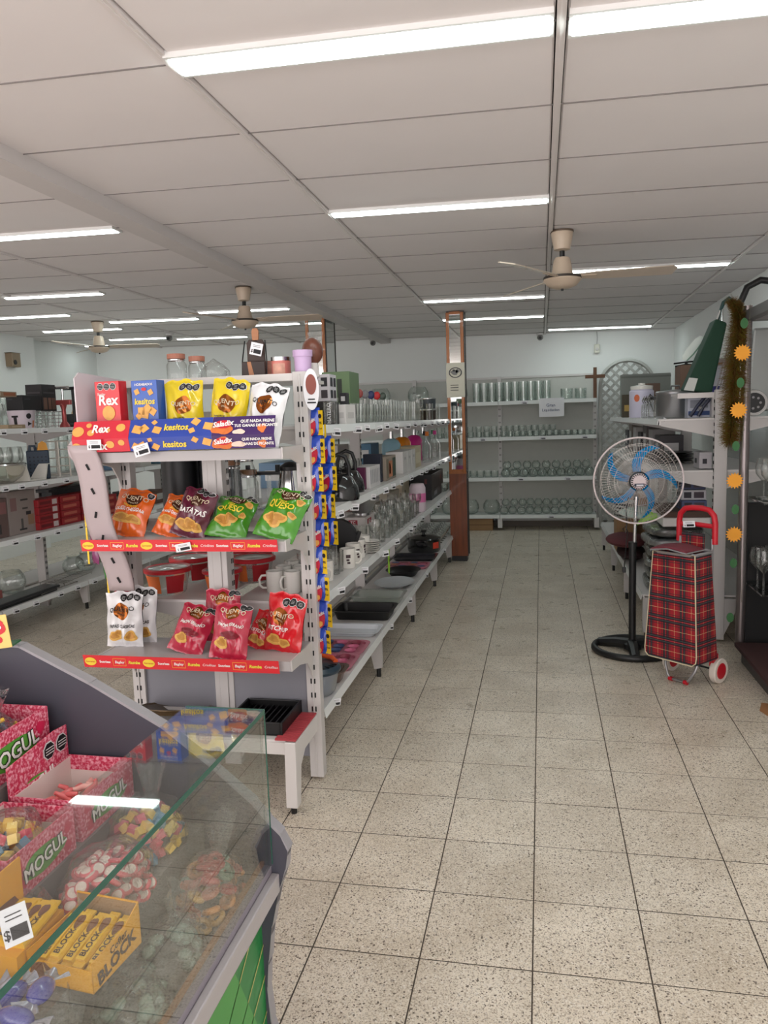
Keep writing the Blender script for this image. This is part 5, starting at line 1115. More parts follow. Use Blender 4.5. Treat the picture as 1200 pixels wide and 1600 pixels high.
row(ROUND, 'round_vase', z, -.50, .62, 11, (10.60,), 'round clear tea-light vase on the lowest clearance shelf', 'tea-light vases on the lowest shelf', .95, 'vase')
row(ROUND, 'round_vase', z+.109, -.48, .62, 11, (10.70,), 'round clear tea-light vase in the upper row of the lowest shelf', 'upper tea-light vases on the lowest shelf', .85, 'vase')
for k in range(4): place('fish_bowl', BALL, (-1.55+.29*k, 10.68, z), 'clear fish bowl on the lowest clearance shelf', 'bowl', 'fish bowls on the lowest shelf', 0, .95)
for (x, zz) in ((-.22, BZ[0]), (-.78, BZ[1]), (.02, BZ[1]), (.56, BZ[1]), (-.28, BZ[2]), (.34, BZ[2]), (.12, BZ[3])): price_tag((x, BYF-.012, zz-.024), .09, .036, (0,0,0), 'small white price tag on the clearance shelf edge', 'price tags on the clearance shelves')

# ================================================================== GOODS ON THE RIGHT SHELVING
before_right = set(bpy.data.objects)
z = 1.506
def ry(px, x): return onx(px, 700, x).y
CARDB = mat('brown_card', (104,80,66), .8, noise=.08)
y = 5.62; t = thing('stock_pot', 'large brushed steel stock pot with a flat lid', 'pot', (.90, y, z)); MB().lathe([(.0005,0),(.125,0),(.128,.006),(.128,.165),(.131,.17)], 32).build('body', STEEL, t, smooth=True); MB().lathe([(.132,.168),(.134,.182),(.128,.19),(.0005,.20)], 32).build('lid', STEEL, t, smooth=True); MB().tube([(-.03,0,.2),(-.025,0,.225),(.025,0,.225),(.03,0,.2)], .006, 6).build('lid_handle', BLACK, t, smooth=True)
for k in range(4):
    yb = 6.0+.13*k; t = thing('spice_jar', 'square glass jar with a chrome clip lid beside the stock pot', 'jar', (.82, yb, z), group='clip jars beside the stock pot'); MB().lathe([(.0005,0),(.055,0),(.055,.10),(.035,.125),(.035,.14)], 8).build('jar', GLASS, t, smooth=True); MB().lathe([(.04,.138),(.04,.16),(.0005,.165)], 12).build('lid', CHROME if k % 2 else BLACK, t, smooth=True); MB().tube([(-.04,0,.12),(-.05,0,.14),(-.03,0,.175)], .004, 5).build('clip', CHROME, t)
y = 7.0; t = thing('water_jug', 'lavender white drink dispenser with an orange mark', 'dispenser', (.84, y, z)); MB().lathe([(.0005,0),(.10,0),(.105,.02),(.105,.23),(.09,.245)], 24).build('body', mat('lavender', (206,202,222), .4), t, smooth=True); MB().lathe([(.095,.245),(.097,.275),(.03,.285),(.03,.30),(.0005,.302)], 24).build('lid', CERAMIC, t, smooth=True); S = lambda u, v: (.1065*math.sin(u/.1065-.5), -.1065*math.cos(u/.1065-.5), v); MB().disc(-.0, .17, .025, .032, S, 2, 16).build('orange_mark', mat('mark_orange', (214,110,70), .5), t); MB().tube([S(.09, .10), S(.12, .20), S(.15, .18), S(.12, .12), S(.17, .05)], .007, 6).build('letter_mark', INK, t)
t = thing('olive_tin', 'narrow dark olive bottle box next to the dispenser', 'box', (.79, 7.7, z)); MB().box(-.05, .05, -.05, .05, 0, .22).build('body', mat('olive', (70,62,44), .5, noise=.2), t, bevel=.004); MB().box(-.03, .03, -.053, -.05, .06, .12).build('label', mat('olive_label', (180,150,80), .5), t)
t = thing('grey_cabinet', 'grey metal cabinet panel standing behind the jars', 'cabinet', (1.05, 8.75, z)); MB().box(-.22, .30, -.05, .05, 0, .46).build('panel', mat('cabinet_grey', (140,146,140), .5), t, bevel=.006); MB().box(-.22, .30, -.055, -.05, .42, .44).build('edge', mat('cabinet_edge', (116,120,116), .5), t)
carton(.98, 1.14, 8.0, 8.2, z, z+.33, (106,82,68), 'plain brown carton in front of the grey cabinet', prints=[(.2,.8,.02,.06,(84,64,52))], face='-y')
t = thing('moving_carton', 'tall open brown cardboard box above the stock pot', 'box', (1.20, 6.70, z)); MB().box(-.11, .11, -.13, .13, 0, .42).build('body', CARDB, t, bevel=.004); MB().add([(-.11,-.13,.20),(.11,-.13,.20),(.09,-.17,.12),(-.08,-.17,.12)], [(0,1,2,3)]).build('front_flap', mat('card_pale', (126,96,76), .85), t)
t = thing('black_pliers', 'black metal tongs lying on top of the brown box', 'tongs', (1.16, 6.70, z+.43)); MB().tube([(-.1,0,.02),(0,.02,.03),(.12,0,.035)], .007, 6).tube([(-.08,.05,0),(0,.0,.01),(.1,.03,.0)], .007, 6).build('arms', BLACK, t); MB().cyl((0,.01,.0), (0,.01,.03), .012).build('pivot', BLACK, t); t.location.z = z+.421
carton(1.20, 1.42, 5.95, 6.2, z, z+.37, (196,196,204), 'white carton with a blue bag behind the green trolley', prints=[(.05,.3,.3,.6,(50,50,120)), (.4,.8,.3,.9,(170,170,176))], face='-y')
carton(1.18, 1.42, 5.9, 6.25, z+.371, z+.42, (150,140,140), 'flat grey carton with brown edges on the white carton', prints=[(.05,.95,.1,.4,(130,96,70))], face='-y')
carton(.93, 1.07, 5.3, 5.42, z, z+.13, (170,174,186), 'white and blue appliance carton under the small top shelf', prints=[(.02,.98,.12,.34,(36,60,110)), (.1,.9,.5,.9,(120,124,134))], face='-y')
t = thing('garden_shears', 'dark blue folded shears standing before the blue carton', 'shears', (1.0, 5.27, z)); MB().tube([(-.06,0,.01),(-.02,0,.07),(.03,0,.135)], .011, 6).tube([(-.01,0,.01),(.02,0,.07),(.06,0,.12)], .011, 6).build('blades', mat('navy', (30,36,60), .4), t); MB().cyl((.0,-.012,.065), (0,.012,.065), .012).build('pivot', CHROME, t)
# the small raised shelf with a folded green shopping trolley
t = thing('raised_shelf', 'short white shelf bracket raised on top of the right shelving', 'shelf', (1.02, 5.32, 1.655)); MB().box(-.17, .1, -.1, .16, 0, .014).box(-.17, .1, -.104, -.1, -.02, .014).build('board', WHITE, t); MB().box(.05, .065, -.08, .12, -.147, 0).build('support', POST, t)
GRN = mat('green_canvas', (22,62,44), .75, noise=.12); 
t = thing('green_trolley', 'dark green canvas shopping trolley with a hooked handle on the shelf', 'shopping trolley', (1.03, 5.36, 1.67), (0, R_(9), 0))
MB().prism([(-.13,0),(.045,0),(.06,.46),(-.015,.48)], -.09, .09, 'y').build('bag', GRN, t, bevel=.012)
MB().prism([(-.135,.0),(-.07,.0),(-.06,.085),(-.115,.085)], -.094, -.09, 'y').build('white_patch', mat('patch', (196,200,196), .6), t)
MB().tube([(.02,.02,.46),(.022,.02,.54),(.035,.02,.60),(.065,.02,.63),(.09,.02,.615)], [.010,.010,.014,.016,.014], 8).build('handle', mat('handle_teal', (30,66,66), .35), t, smooth=True)
MB().tube([(.0,-.04,.46),(.01,-.04,.54)], .006, 6).tube([(.04,-.04,.46),(.03,-.02,.55)], .006, 6).build('frame_tube', CHROME, t)
t = thing('ironing_sleeve', 'narrow white and green sleeve board sticking out behind the trolley', 'sleeve board', (.96, 5.55, 1.86), (0, R_(38), 0)); MB().lathe([(.0005,0),(.04,.02),(.055,.12),(.05,.26),(.03,.32),(.0005,.33)], 16, sy=.25).build('cover', mat('mint_white', (220,232,226), .6), t, smooth=True); MB().lathe([(.041,.018),(.057,.12),(.052,.26),(.031,.32)], 16, (.004,0,0), sy=.2).build('edge', mat('mint', (120,160,140), .6), t, smooth=True)
t.location = (.93, 5.5, 1.90); t.scale = (.55, .55, .6)
t = thing('wire_rack_bundle', 'narrow grey mesh rack leaning beside the green trolley', 'rack', (1.155, 5.30, 1.67), (0, R_(8), 0)); m_ = MB()
for k in range(6): m_.tube([(-.05+.018*k, 0, 0), (-.02+.012*k, 0, .30)], .003, 5)
for k in range(9): m_.tube([(-.05+.003*k, 0, .01+.035*k), (.045, 0, .01+.035*k)], .0025, 5)
m_.build('wires', GREY, t); MB().tube([(-.052,0,0),(-.02,0,.305),(.045,0,.305),(.045,0,0)], .005, 6, True).build('rim', GREY, t)
# middle shelf
z = 1.166
t = thing('plate_stack', 'stack of dark plates and flat trays on the middle right shelf', 'plates', (.93, 6.0, z))
for k in range(5): MB().lathe([(.0005,.016*k),(.10,.016*k),(.16+.01*(k % 2),.016*k+.014),(.16+.01*(k % 2),.016*k+.017),(.0005,.016*k+.006)], 26).build('plate', mat('plate_%d' % (k % 2), [(24,24,26), (150,142,132)][k > 2], .35), t, smooth=True)
carton(1.0, 1.08, 5.26, 5.46, z, z+.11, (170,166,170), 'white carton with a black print beside the post', prints=[(.25,.6,.3,.6,(40,38,44))], face='-y,-x')
for k in range(7):
    y0 = 5.9+.38*k; carton(.88, 1.06, y0+.3, y0+.55, z, z+.2+.04*(k % 3), [(60,56,60), (150,146,146), (96,88,88), (44,42,46), (176,172,172), (120,110,104), (70,72,78)][k], ['charcoal', 'pale grey', 'taupe', 'black', 'white', 'fawn', 'slate'][k]+' carton in the row on the middle right shelf', prints=[(.2,.8,.3,.7,(190,188,188))], face='-x,-y', group='cartons on the middle right shelf')
# bottom shelf
def pad(c, a, b, h, e=.45):
    def pw(v, k): return math.copysign(abs(v)**k, v)
    return MB().grid(lambda u, v: (c[0]+a*pw(math.cos(PI*(v-.5)), .35)*pw(math.cos(2*PI*u), e), c[1]+b*pw(math.cos(PI*(v-.5)), .35)*pw(math.sin(2*PI*u), e), c[2]+h*pw(math.sin(PI*(v-.5)), .6)*(1+.10*math.sin(9*u*PI))), 32, 10)
z = .321
for k in range(6):
    t = thing('folded_bag', ['black', 'black', 'dark grey', 'black', 'silver grey', 'black'][k]+' folded %s wrapped in glossy film on the base shelf' % ['cover', 'bag', 'bag', 'sheet', 'sleeve', 'coat'][k], 'textile', (.86+.01*(k % 2), 5.50, z+.075*k), (0, 0, R_(rnd(-5,5))), 'film wrapped textiles')
    pad((0,0,.034), .175, .24, .034).build('fold', mat('fold_%d' % k, [(22,22,24), (18,18,20), (70,70,74), (16,16,18), (120,120,124), (26,26,28)][k], .2, bump=1, bs=25, coat=.6), t, smooth=True)
    pad((0,0,.034), .18, .246, .0355).build('film', FILM, t, smooth=True)
t = thing('ironing_board_end', 'pale mint plastic tray top above the wrapped textiles', 'tray', (.80, 6.3, z)); MB().ball((0,0,.42), .22, .34, .035, 24, 8).build('top', mat('mint_plastic', (176,190,182), .45), t, smooth=True); MB().box(.05, .22, -.25, .25, 0, .39).build('crate', mat('crate_dark', (30,32,32), .6), t, bevel=.01)
t = thing('red_cushion', 'dark red round cushion squeezed over the base shelf edge', 'cushion', (.67, 6.55, z)); MB().ball((0,0,.16), .17, .3, .05, 22, 8).build('cushion', mat('wine_cloth', (92,34,40), .8, noise=.1), t, smooth=True); MB().ball((0.04,0,.06), .12, .24, .06, 16, 8).build('underside', mat('wine_dark', (50,26,28), .8), t, smooth=True)
t = thing('striped_cloth', 'grey striped rolled cloth at the far end of the base shelf', 'cloth', (.70, 7.0, z+.0))
for k in range(9): MB().lathe([(.0005,0),(.09,.0),(.09,.014),(.0005,.014)], 18, (0, 0, .30+.016*k), 1, 1.6).build('stripe', [mat('stripe_l', (170,176,174), .8), mat('stripe_d', (60,64,64), .8)][k % 2], t)
MB().box(-.08, .08, -.14, .14, 0, .30).build('box', CARD, t)
carton(.70, .92, 7.2, 7.6, z, z+.45, (140,104,70), 'brown carton standing at the far end of the base shelf', prints=[(.1,.9,.48,.52,(110,80,54))], face='-y,-x')
t = thing('green_leaf_tag', 'bright green leaf-shaped tag sticking out by the fan stand', 'tag', (.72, 5.5, .80), (0, R_(-10), 0)); MB().prism([(-.12,-.04),(-.04,.03),(0,.06),(.04,.03),(.14,.02),(.06,-.015),(-.02,-.01)], -.002, .002, 'y').build('leaf', mat('leaf_lime', (140,196,70), .5), t); MB().prism([(-.1,-.03),(.1,.018),(.0,.03)], -.004, -.002, 'y').build('midrib', mat('leaf_pale', (170,214,110), .5), t)
t = thing('flat_shelf_insert', 'white board lying across the film wrapped textiles', 'board', (.93, 5.55, .776)); MB().box(-.16, .15, -.3, .3, 0, .06).build('board', WHITE, t, bevel=.006); MB().box(-.15, .15, -.28, .28, .06, .10).build('felt', mat('felt_brown', (84,66,58), .9), t)
for k in range(4):
    carton(.90, 1.06, 5.3+.02*k, 5.52, .88+.07*k, .88+.07*k+.068, [(60,72,110), (176,176,182), (52,60,96), (160,160,168)][k], ['blue', 'white', 'navy', 'grey'][k]+' appliance carton in the pile behind the red handle', prints=[(.1,.4,.2,.8,(30,30,40)), (.5,.9,.2,.8,(60,50,60))], face='-y,-x', group='cartons behind the red handle')
for k in range(9): price_tag((RX-.365, 5.3+.42*k, 1.50-.01), .06, .04, (0, R_(rnd(-15,15)), R_(-80)), 'small white price tag on the right shelving edge', 'price tags on the right shelving')
for o in bpy.data.objects:
    if o not in before_right and o.parent is None: o.location.x += .035; o.location.y += .19
# ================================================================== CANDY COUNTER
YE = 1.5; YN = .35
PG = mat('counter_grey', (66,66,76), .45, noise=.04); PE = mat('counter_edge', (150,148,152), .4); TRAY = mat('tray_grey', (128,124,122), .5, noise=.04)
def P15(px, py): q = ony(px, py, YE); return (q.x, q.z)
t = counter = thing('candy_counter', 'grey candy display counter with a glass box and green front', 'counter', (-.9, 1.0, 0))
prof = [P15(*p) for p in ((30,1012), (140,1070), (253,1138), (330,1200), (395,1258), (416,1284), (438,1306), (450,1331), (446,1362), (437,1389), (425,1450), (420,1504), (418,1546), (424,1600))]
out = [(-1.5, prof[0][1]-.015), (-1.25, prof[0][1]+.004)] + prof + [(-.585, .12), (-.56, 0), (-1.5, 0)]
MB().prism(out[::-1], YE, YE+.022, 'y').build('end_panel', PG, t, w=True)
eb = MB(); top = out[1:-2]
for k in range(len(top)-1):
    (x0, z0), (x1, z1) = top[k], top[k+1]; eb.add([(x0,YE-.002,z0),(x1,YE-.002,z1),(x1,YE+.026,z1),(x0,YE+.026,z0),(x0,YE-.002,z0+.006),(x1+.003,YE-.002,z1+.006),(x1+.003,YE+.026,z1+.006),(x0,YE+.026,z0+.006)], [(0,1,5,4),(4,5,6,7),(3,7,6,2),(0,4,7,3),(1,2,6,5)])
eb.build('edge_band', PE, t, w=True)
# stepped trays
for (x0, x1, zt) in ((-1.32, -1.075, .845), (-1.075, -.895, .745), (-.895, -.744, .68), (-.744, -.612, .575)):
    MB().box(x0, x1, YN, YE-.001, zt-.012, zt).build('tray', TRAY, t, w=True)
    MB().box(x1-.008, x1, YN, YE-.001, zt-.11, zt-.012).build('riser', TRAY, t, w=True)
MB().box(-1.34, -1.32, YN, YE, 0, 1.0).build('back_panel', PG, t, w=True)
# front: wooden lip, aluminium rail, green fascia
MB().box(-.614, -.606, YN, YE, .55, .603).build('wood_lip', mat('lip_wood', (150,104,66), .5, noise=.2, ns=20), t, w=True)
MB().box(-.606, -.590, YN, YE, .545, .594).build('inner_rail', mat('rail_mauve', (136,130,138), .4), t, w=True)
MB().box(-.590, -.572, YN, YE, .535, .578).build('front_rail', mat('rail_alu', (176,172,174), .35, .2), t, w=True, bevel=.003)
fas = MB().box(-.632, -.62, YN, YE, .0, .54).build('fascia', mat('fascia_green', (34,124,62), .35, noise=.25, ns=2.5), t, w=True)
S = flat((-.62, 0, 0), (0,1,0), (0,0,1), .0012); gl = MB(); wl = MB(); lg = MB()
lg.add([S(.7,.54), S(1.30,.54), S(1.47,.20), S(1.40,0), S(.7,0)], [(0,4,3,2,1)])
for k, d in enumerate((0, .07, .12, .18)): gl.add([S(.75+d, .0), S(.756+d, .0), S(1.492+d*.2, .50-d*1.4), S(1.492+d*.2, .505-d*1.4)], [(0,1,2,3)])
for d in (0, .055): wl.add([S(.95+d, 0), S(.985+d, 0), S(1.35+d, .25), S(1.32+d, .25)], [(0,1,2,3)])
T0 = Vector((.9, -1.0, 0))
for q, nm, m in ((lg, 'pale_green_sweep', mat('fascia_pale', (70,150,70), .35, noise=.2, ns=3)), (gl, 'gold_lines', mat('fascia_gold', (196,190,110), .4)), (wl, 'white_letters', mat('fascia_white', (214,200,206), .5))): q.build(nm, m, t, w=True)
# glass box on the counter
GX0, GX1, GZ = -.768, -.586, .952
MB().box(GX0, GX1, YN, YE-.004, GZ-.006, GZ).build('glass_top', PANE, t, w=True)
MB().box(GX1-.006, GX1, YN, YE-.004, .60, GZ-.0065).build('glass_front', PANE, t, w=True)
MB().box(GX0, GX1-.0065, YE-.010, YE-.004, .60, GZ-.0065).build('glass_end', PANE, t, w=True)
GE = mat('glass_edge', (40,92,78), .15, noise=.1)
MB().box(GX1-.0005, GX1+.0015, YN, YE-.003, GZ-.008, GZ+.0012).box(GX0+.001, GX1, YE-.0035, YE-.002, GZ-.007, GZ+.001).box(GX1-.001, GX1+.001, YE-.0045, YE-.002, .60, GZ-.006).build('glass_edge', GE, t, w=True)

# ------------------------------------------------------------------ candy boxes
def sugar_mat():
    if 'sugar_pink' in MATS: return MATS['sugar_pink']
    m = mat('sugar_pink', (206,60,96), .5); nt = m.node_tree; N = nt.nodes; L = nt.links; b = N['Principled BSDF']
    tc = N.new('ShaderNodeTexCoord'); v = N.new('ShaderNodeTexNoise'); v.inputs['Scale'].default_value = 170; v.inputs['Detail'].default_value = 2; L.new(tc.outputs['Object'], v.inputs['Vector'])
    r = N.new('ShaderNodeValToRGB'); r.color_ramp.elements[0].position = .42; r.color_ramp.elements[0].color = lin((200,44,82)); r.color_ramp.elements[1].position = .66; r.color_ramp.elements[1].color = lin((240,170,186)); L.new(v.outputs['Fac'], r.inputs[0]); L.new(r.outputs[0], b.inputs['Base Color']); return m
SUG = sugar_mat(); HOT = mat('hot_pink', (206,34,78), .45); LEAFG = mat('logo_green', (90,160,60), .45); LOGOW = mat('logo_white', (238,236,232), .45)
def gummy_box(x0, x1, y0, y1, z, h, label, header=0, window=False, extreme=False):
    a, b = (x1-x0)/2, (y1-y0)/2
    t = thing('gummy_box', label, 'candy box', ((x0+x1)/2, (y0+y1)/2, z), group='pink gummy display boxes'); e = .0025
    MB().box(-a, a, -b, b, 0, e).box(-a, -a+e, -b, b, e, h).box(-a+e, a-e, -b, -b+e, e, h).box(-a+e, a-e, b-e, b, e, h*1.0).build('tray', SUG, t)
    MB().box(a-e, a, -b, b, e, h).build('front_panel', SUG, t)
    MB().box(-a+e, a-e, -b+e, b-e, e, e+.002).box(-a+e, -a+e+.001, -b+e, b-e, e, h*.95).box(-a+e, a-e, b-e-.001, b-e, e, h*.6).build('inner_lining', mat('box_lining', (226,212,206), .7), t)
    S = flat((a, -b, 0), (0,1,0), (0,0,1), .0012); S2 = flat((a, -b, 0), (0,1,0), (0,0,1), .0022); S3 = flat((a, -b, 0), (0,1,0), (0,0,1), .0032); L = 2*b
    MB().disc(L*.5, h*.45, L*.33, h*.28, S, 2, 22, wob=.05).build('logo_leaf', LEAFG, t); MB().text('MOGUL', L*.5, h*.47, L*.185, S3, bold=.055, rot=.12).build('logo_outline', LBLACK, t); MB().text('MOGUL', L*.5, h*.47, L*.185, flat((a, -b, 0), (0,1,0), (0,0,1), .004), bold=.02, rot=.12).build('logo_lettering', LOGOW, t)
    for k, (u, v) in enumerate(((.12,.7),(.16,.25),(.86,.25),(.88,.66))): MB().disc(L*u, h*v, L*.06, h*.13, S, 2, 14, wob=.1).build('gummy_picture', HOT, t)
    if header:
        hb = MB().prism([(-b, 0), (b, 0), (b, header), (b*.55, header*1.02), (-b, header*.92)], -a-.004, -a-.001, 'x').build('header_card', SUG, t)
        Sh = flat((-a-.001, -b, 0), (0,1,0), (0,0,1), .0012); S2h = flat((-a-.001, -b, 0), (0,1,0), (0,0,1), .0024); S3h = flat((-a-.001, -b, 0), (0,1,0), (0,0,1), .0036)
        p, q = MB(), MB()
        for k in range(2): p.disc(L*(.66+.22*k), header*.80, L*.105, L*.105, Sh, 1, 8, PI/8); q.disc(L*(.66+.22*k), header*.80, L*.092, L*.092, S2h, 1, 8, PI/8)
        p.build('octagon_rims', OCTR, hb); q.build('warning_octagons', OCT, hb); r = MB()
        for k in range(2):
            for j in (-1, 0, 1): r.rect(L*(.59+.22*k), L*(.73+.22*k), header*.80+.006*j-.001, header*.80+.006*j+.001, S3h, 1, 1)
        r.build('octagon_print', OCTR, hb)
        if extreme:
            MB().disc(L*.45, header*.42, L*.3, header*.16, Sh, 2, 20, wob=.05).build('logo_leaf', LEAFG, hb); MB().text('MOGUL', L*.45, header*.46, L*.17, S3h, bold=.03, rot=.15).build('logo_lettering', LOGOW, hb); MB().text('EXTREME', L*.52, header*.36, L*.10, S3h, bold=.03, rot=.15).build('flavour_lettering', LYEL, hb)
            for (u, v) in ((.12,.45),(.85,.42)): MB().disc(L*u, header*v, L*.09, header*.12, Sh, 2, 14, wob=.1).build('gummy_picture', HOT, hb)
        else: MB().disc(L*.3, header*.55, L*.12, header*.22, Sh, 2, 16, wob=.1).build('gummy_picture', HOT, hb)
    if window:
        hp = MB().box(-a, a, -b-.0015, -b, 0, h).build('end_face', mat('end_face_pink', (214,36,84), .5), t); W_ = 2*a
        Sw = flat((-a, -b-.0015, 0), (1,0,0), (0,0,1), .0012)
        for i in range(3):
            for j in range(3): MB().rect(W_*(.05+.30*i), W_*(.29+.30*i), h*(.06+.30*j), h*(.30+.30*j), Sw, 1, 1).build('flavour_square', mat('square_cream', (232,214,206), .6), hp)
    return t
bA = gummy_box(-1.055, -.90, 1.285, 1.485, .746, .085, 'pink gummy box of worms with a tall extreme header card', .155, False, True)
bB = gummy_box(-1.055, -.90, 1.075, 1.265, .746, .085, 'pink gummy box holding a bag of blue and yellow gummies')
bC = gummy_box(-1.055, -.90, .885, 1.055, .746, .085, 'pink gummy box holding dark cherry sweets')
bD = gummy_box(-1.265, -1.085, 1.215, 1.465, .846, .105, 'pink gummy box with cream squares on its end and bagged jellies', .185, True)
# ------------------------------------------------------------------ sweets: one mesh for each kind, one object for each sweet
def sweet(kind, col, i):
    key = 'sweet_%s_%d_%d_%d' % ((kind,)+tuple(col))
    if key in ME: return ME[key]
    m = mat('candy_%d_%d_%d' % col, col, .35, noise=.12, ns=30, coat=.2)
    mb = MB()
    if kind == 'disc': mb.lathe([(.0005,-.0045),(.011,-.0045),(.0135,-.001),(.0135,.002),(.010,.0048),(.0005,.005)], 12)
    elif kind == 'cube': mb.box(-.0085,.0085,-.0085,.0085,-.0085,.0085)
    elif kind == 'worm': mb.tube([(-.03,0,0),(-.015,.008,.003),(0,0,.006),(.015,-.008,.003),(.03,0,0)], [.004,.0062,.0066,.0062,.004], 8)
    elif kind == 'ring': mb.tube([(.013*math.cos(2*PI*k/10), .013*math.sin(2*PI*k/10), 0) for k in range(10)], .0065, 7, True)
    elif kind == 'berry': mb.ball((0,0,0), .015, .015, .012, 10, 7)
    me = mb.mesh(key, m, kind != 'cube', 1.0)
    if kind == 'disc':                                   # white face, pink rim
        me.materials.append(mat('candy_white', (238,222,212), .4))
        for p in me.polygons:
            if p.center.z > .0046 or p.center.z < -.004: p.material_index = 1
    ME[key] = me; return me
CNAME = {(232,190,74): 'yellow', (88,146,180): 'blue', (222,96,116): 'pink', (236,206,110): 'pale yellow', (220,150,86): 'orange', (196,76,70): 'red', (110,146,120): 'green', (226,176,90): 'amber', (206,120,90): 'peach', (232,120,120): 'coral', (240,190,180): 'pale pink', (54,44,44): 'blackish', (120,28,36): 'dark red', (60,66,62): 'dark green', (70,130,80): 'green', (220,180,60): 'yellow', (190,60,60): 'red', (60,90,110): 'slate blue'}
def pile(kind, cols, c, rx, ry, h, n, label, cat, group, shape=.5, seed=1):
    """n sweets heaped over an elliptic base of radii rx, ry and height h, c = centre of the base"""
    R = random.Random(seed); got = []; tries = 0; dmin = {'disc': .0165, 'cube': .0165, 'worm': .013, 'ring': .019, 'berry': .021}[kind]
    while len(got) < n and tries < n*60:
        tries += 1; a = R.uniform(0, 2*PI); q = math.sqrt(R.random()); x, y = rx*q*math.cos(a), ry*q*math.sin(a); zt = h*(1-q**2.4)**.6; zz = .009 + max(0, zt-.009)*(1 if R.random() < .8 else R.random())
        if any((x-g[0])**2+(y-g[1])**2+(zz-g[2])**2 < dmin**2 for g in got): continue
        got.append((x, y, zz))
        i = R.randrange(len(cols)); o = link('gummy_sweet', sweet(kind, cols[i], 0), loc=(c[0]+x, c[1]+y, c[2]+zz))
        o.rotation_euler = (R.uniform(-.7,.7), R.uniform(-.7,.7), R.uniform(0,6.3)) if kind != 'cube' else (R.uniform(0,3), R.uniform(0,3), R.uniform(0,3))
        tag(o, label.replace('COL', CNAME.get(cols[i], '')), cat, group + ('' if len(cols) == 1 else ', ' + CNAME[cols[i]]))
def film_bag(c, rx, ry, h, label, knot=None, rz=0, seed=1):
    R = random.Random(seed); t = thing('cellophane_bag', label, 'bag', c, (0, 0, rz), 'cellophane bags in the counter'); p = [R.uniform(0, 6) for _ in range(6)]
    def f(a, b):
        th = 2*PI*a; q = math.sin(PI/2*min(1, b*1.0)); w = 1+.07*math.sin(5*th+p[0]+6*b)+.05*math.sin(9*th+p[1]-9*b)
        return (rx*math.cos(PI/2*b)**.55*w*math.cos(th) if b < 1 else 0, ry*math.cos(PI/2*b)**.55*w*math.sin(th) if b < 1 else 0, .002 + h*q*(1+.06*math.sin(4*th+p[2])*math.cos(PI/2*b)))
    MB().grid(f, 28, 12).build('film', FILM, t, smooth=True, sharp=2.5)
    if knot:
        kx, ky, kz = knot
        def g(a, b):
            th = 2*PI*a; r = .008+.035*b*(1+.4*math.sin(5*th+p[3])); return (kx*(.75+.6*b)+r*math.cos(th)*.6, ky*(.75+.6*b)+r*math.sin(th), kz*(.4+.8*b)+.01*math.sin(4*th+p[4])*b)
        MB().grid(g, 16, 6).build('twisted_top', FILM, t, smooth=True, sharp=2.5)
    return t
PINKS = [(228,96,108)]; MULTI = [(232,190,74), (88,146,180), (222,96,116), (236,206,110)]; RINGS = [(220,150,86), (196,76,70), (110,146,120), (226,176,90), (206,120,90)]
z2, z3 = .681, .576
def cc(px, py, z): return onz(px, py, z)
p = (-.822, 1.395, z2); pile('cube', MULTI, p, .066, .090, .075, 64, 'small COL gummy cube in the far cellophane bag', 'sweet', 'gummy cubes in the far bag', seed=2); film_bag(p, .074, .100, .098, 'clear bag of yellow, blue and pink gummy cubes', (-.02, .07, .13), seed=2)
p = (-.800, 1.20, z2); pile('disc', PINKS, p, .068, .105, .085, 84, 'pink and white round marshmallow sweet in the bagged heap', 'sweet', 'pink and white discs', seed=3); film_bag(p, .076, .112, .105, 'clear bag of pink and white round sweets', (-.06, -.10, .07), seed=3)
p = (-.676, 1.375, z3); pile('ring', RINGS, p, .056, .085, .085, 44, 'COL sugared fruit ring in the bag by the front glass', 'sweet', 'sugared rings by the front glass', seed=4); film_bag(p, .062, .095, .105, 'clear bag of sugared fruit rings by the front glass', (.0, .06, .13), seed=4)
MINT = mat('mint_drop', (150,172,158), .3, noise=.1, coat=.4)
mint_me = MB().ball((0,0,0), .016, .013, .010, 10, 6).mesh('mint_sweet', MINT, True)
mw = MB().ball((0,0,0), .017, .014, .011, 10, 6)
for s in (-1, 1): mw.grid(lambda a, b: (s*(.014+.016*b), (a-.5)*.026*(.3+b), .003*math.sin(a*12)), 6, 2)
mw_me = mw.mesh('sweet_wrapper', FILM, True)
R = random.Random(11); yy = 0
for k in range(46):
    g = k // 16; cy = (1.20, 1.06, .93)[min(g, 2)]; a = R.uniform(0, 6.3); q = math.sqrt(R.random())
    t = thing('mint_sweet', 'pale mint green drop in a clear twist wrapper by the front glass', 'sweet', (-.678+.05*q*math.cos(a), cy+.07*q*math.sin(a), z3+.012+.045*(1-q*q)*R.uniform(.4,1)), (R.uniform(-.6,.6), R.uniform(-.6,.6), R.uniform(0,6)), 'wrapped mints by the front glass')
    link('drop', mint_me, t); link('wrapper', mw_me, t)
for k, cy in enumerate((1.20, 1.06, .93)): film_bag((-.678, cy, z3), .06, .082, .075, 'crumpled clear bag of wrapped mints by the front glass', (.0, .045, .10), rz=k*.6, seed=20+k)
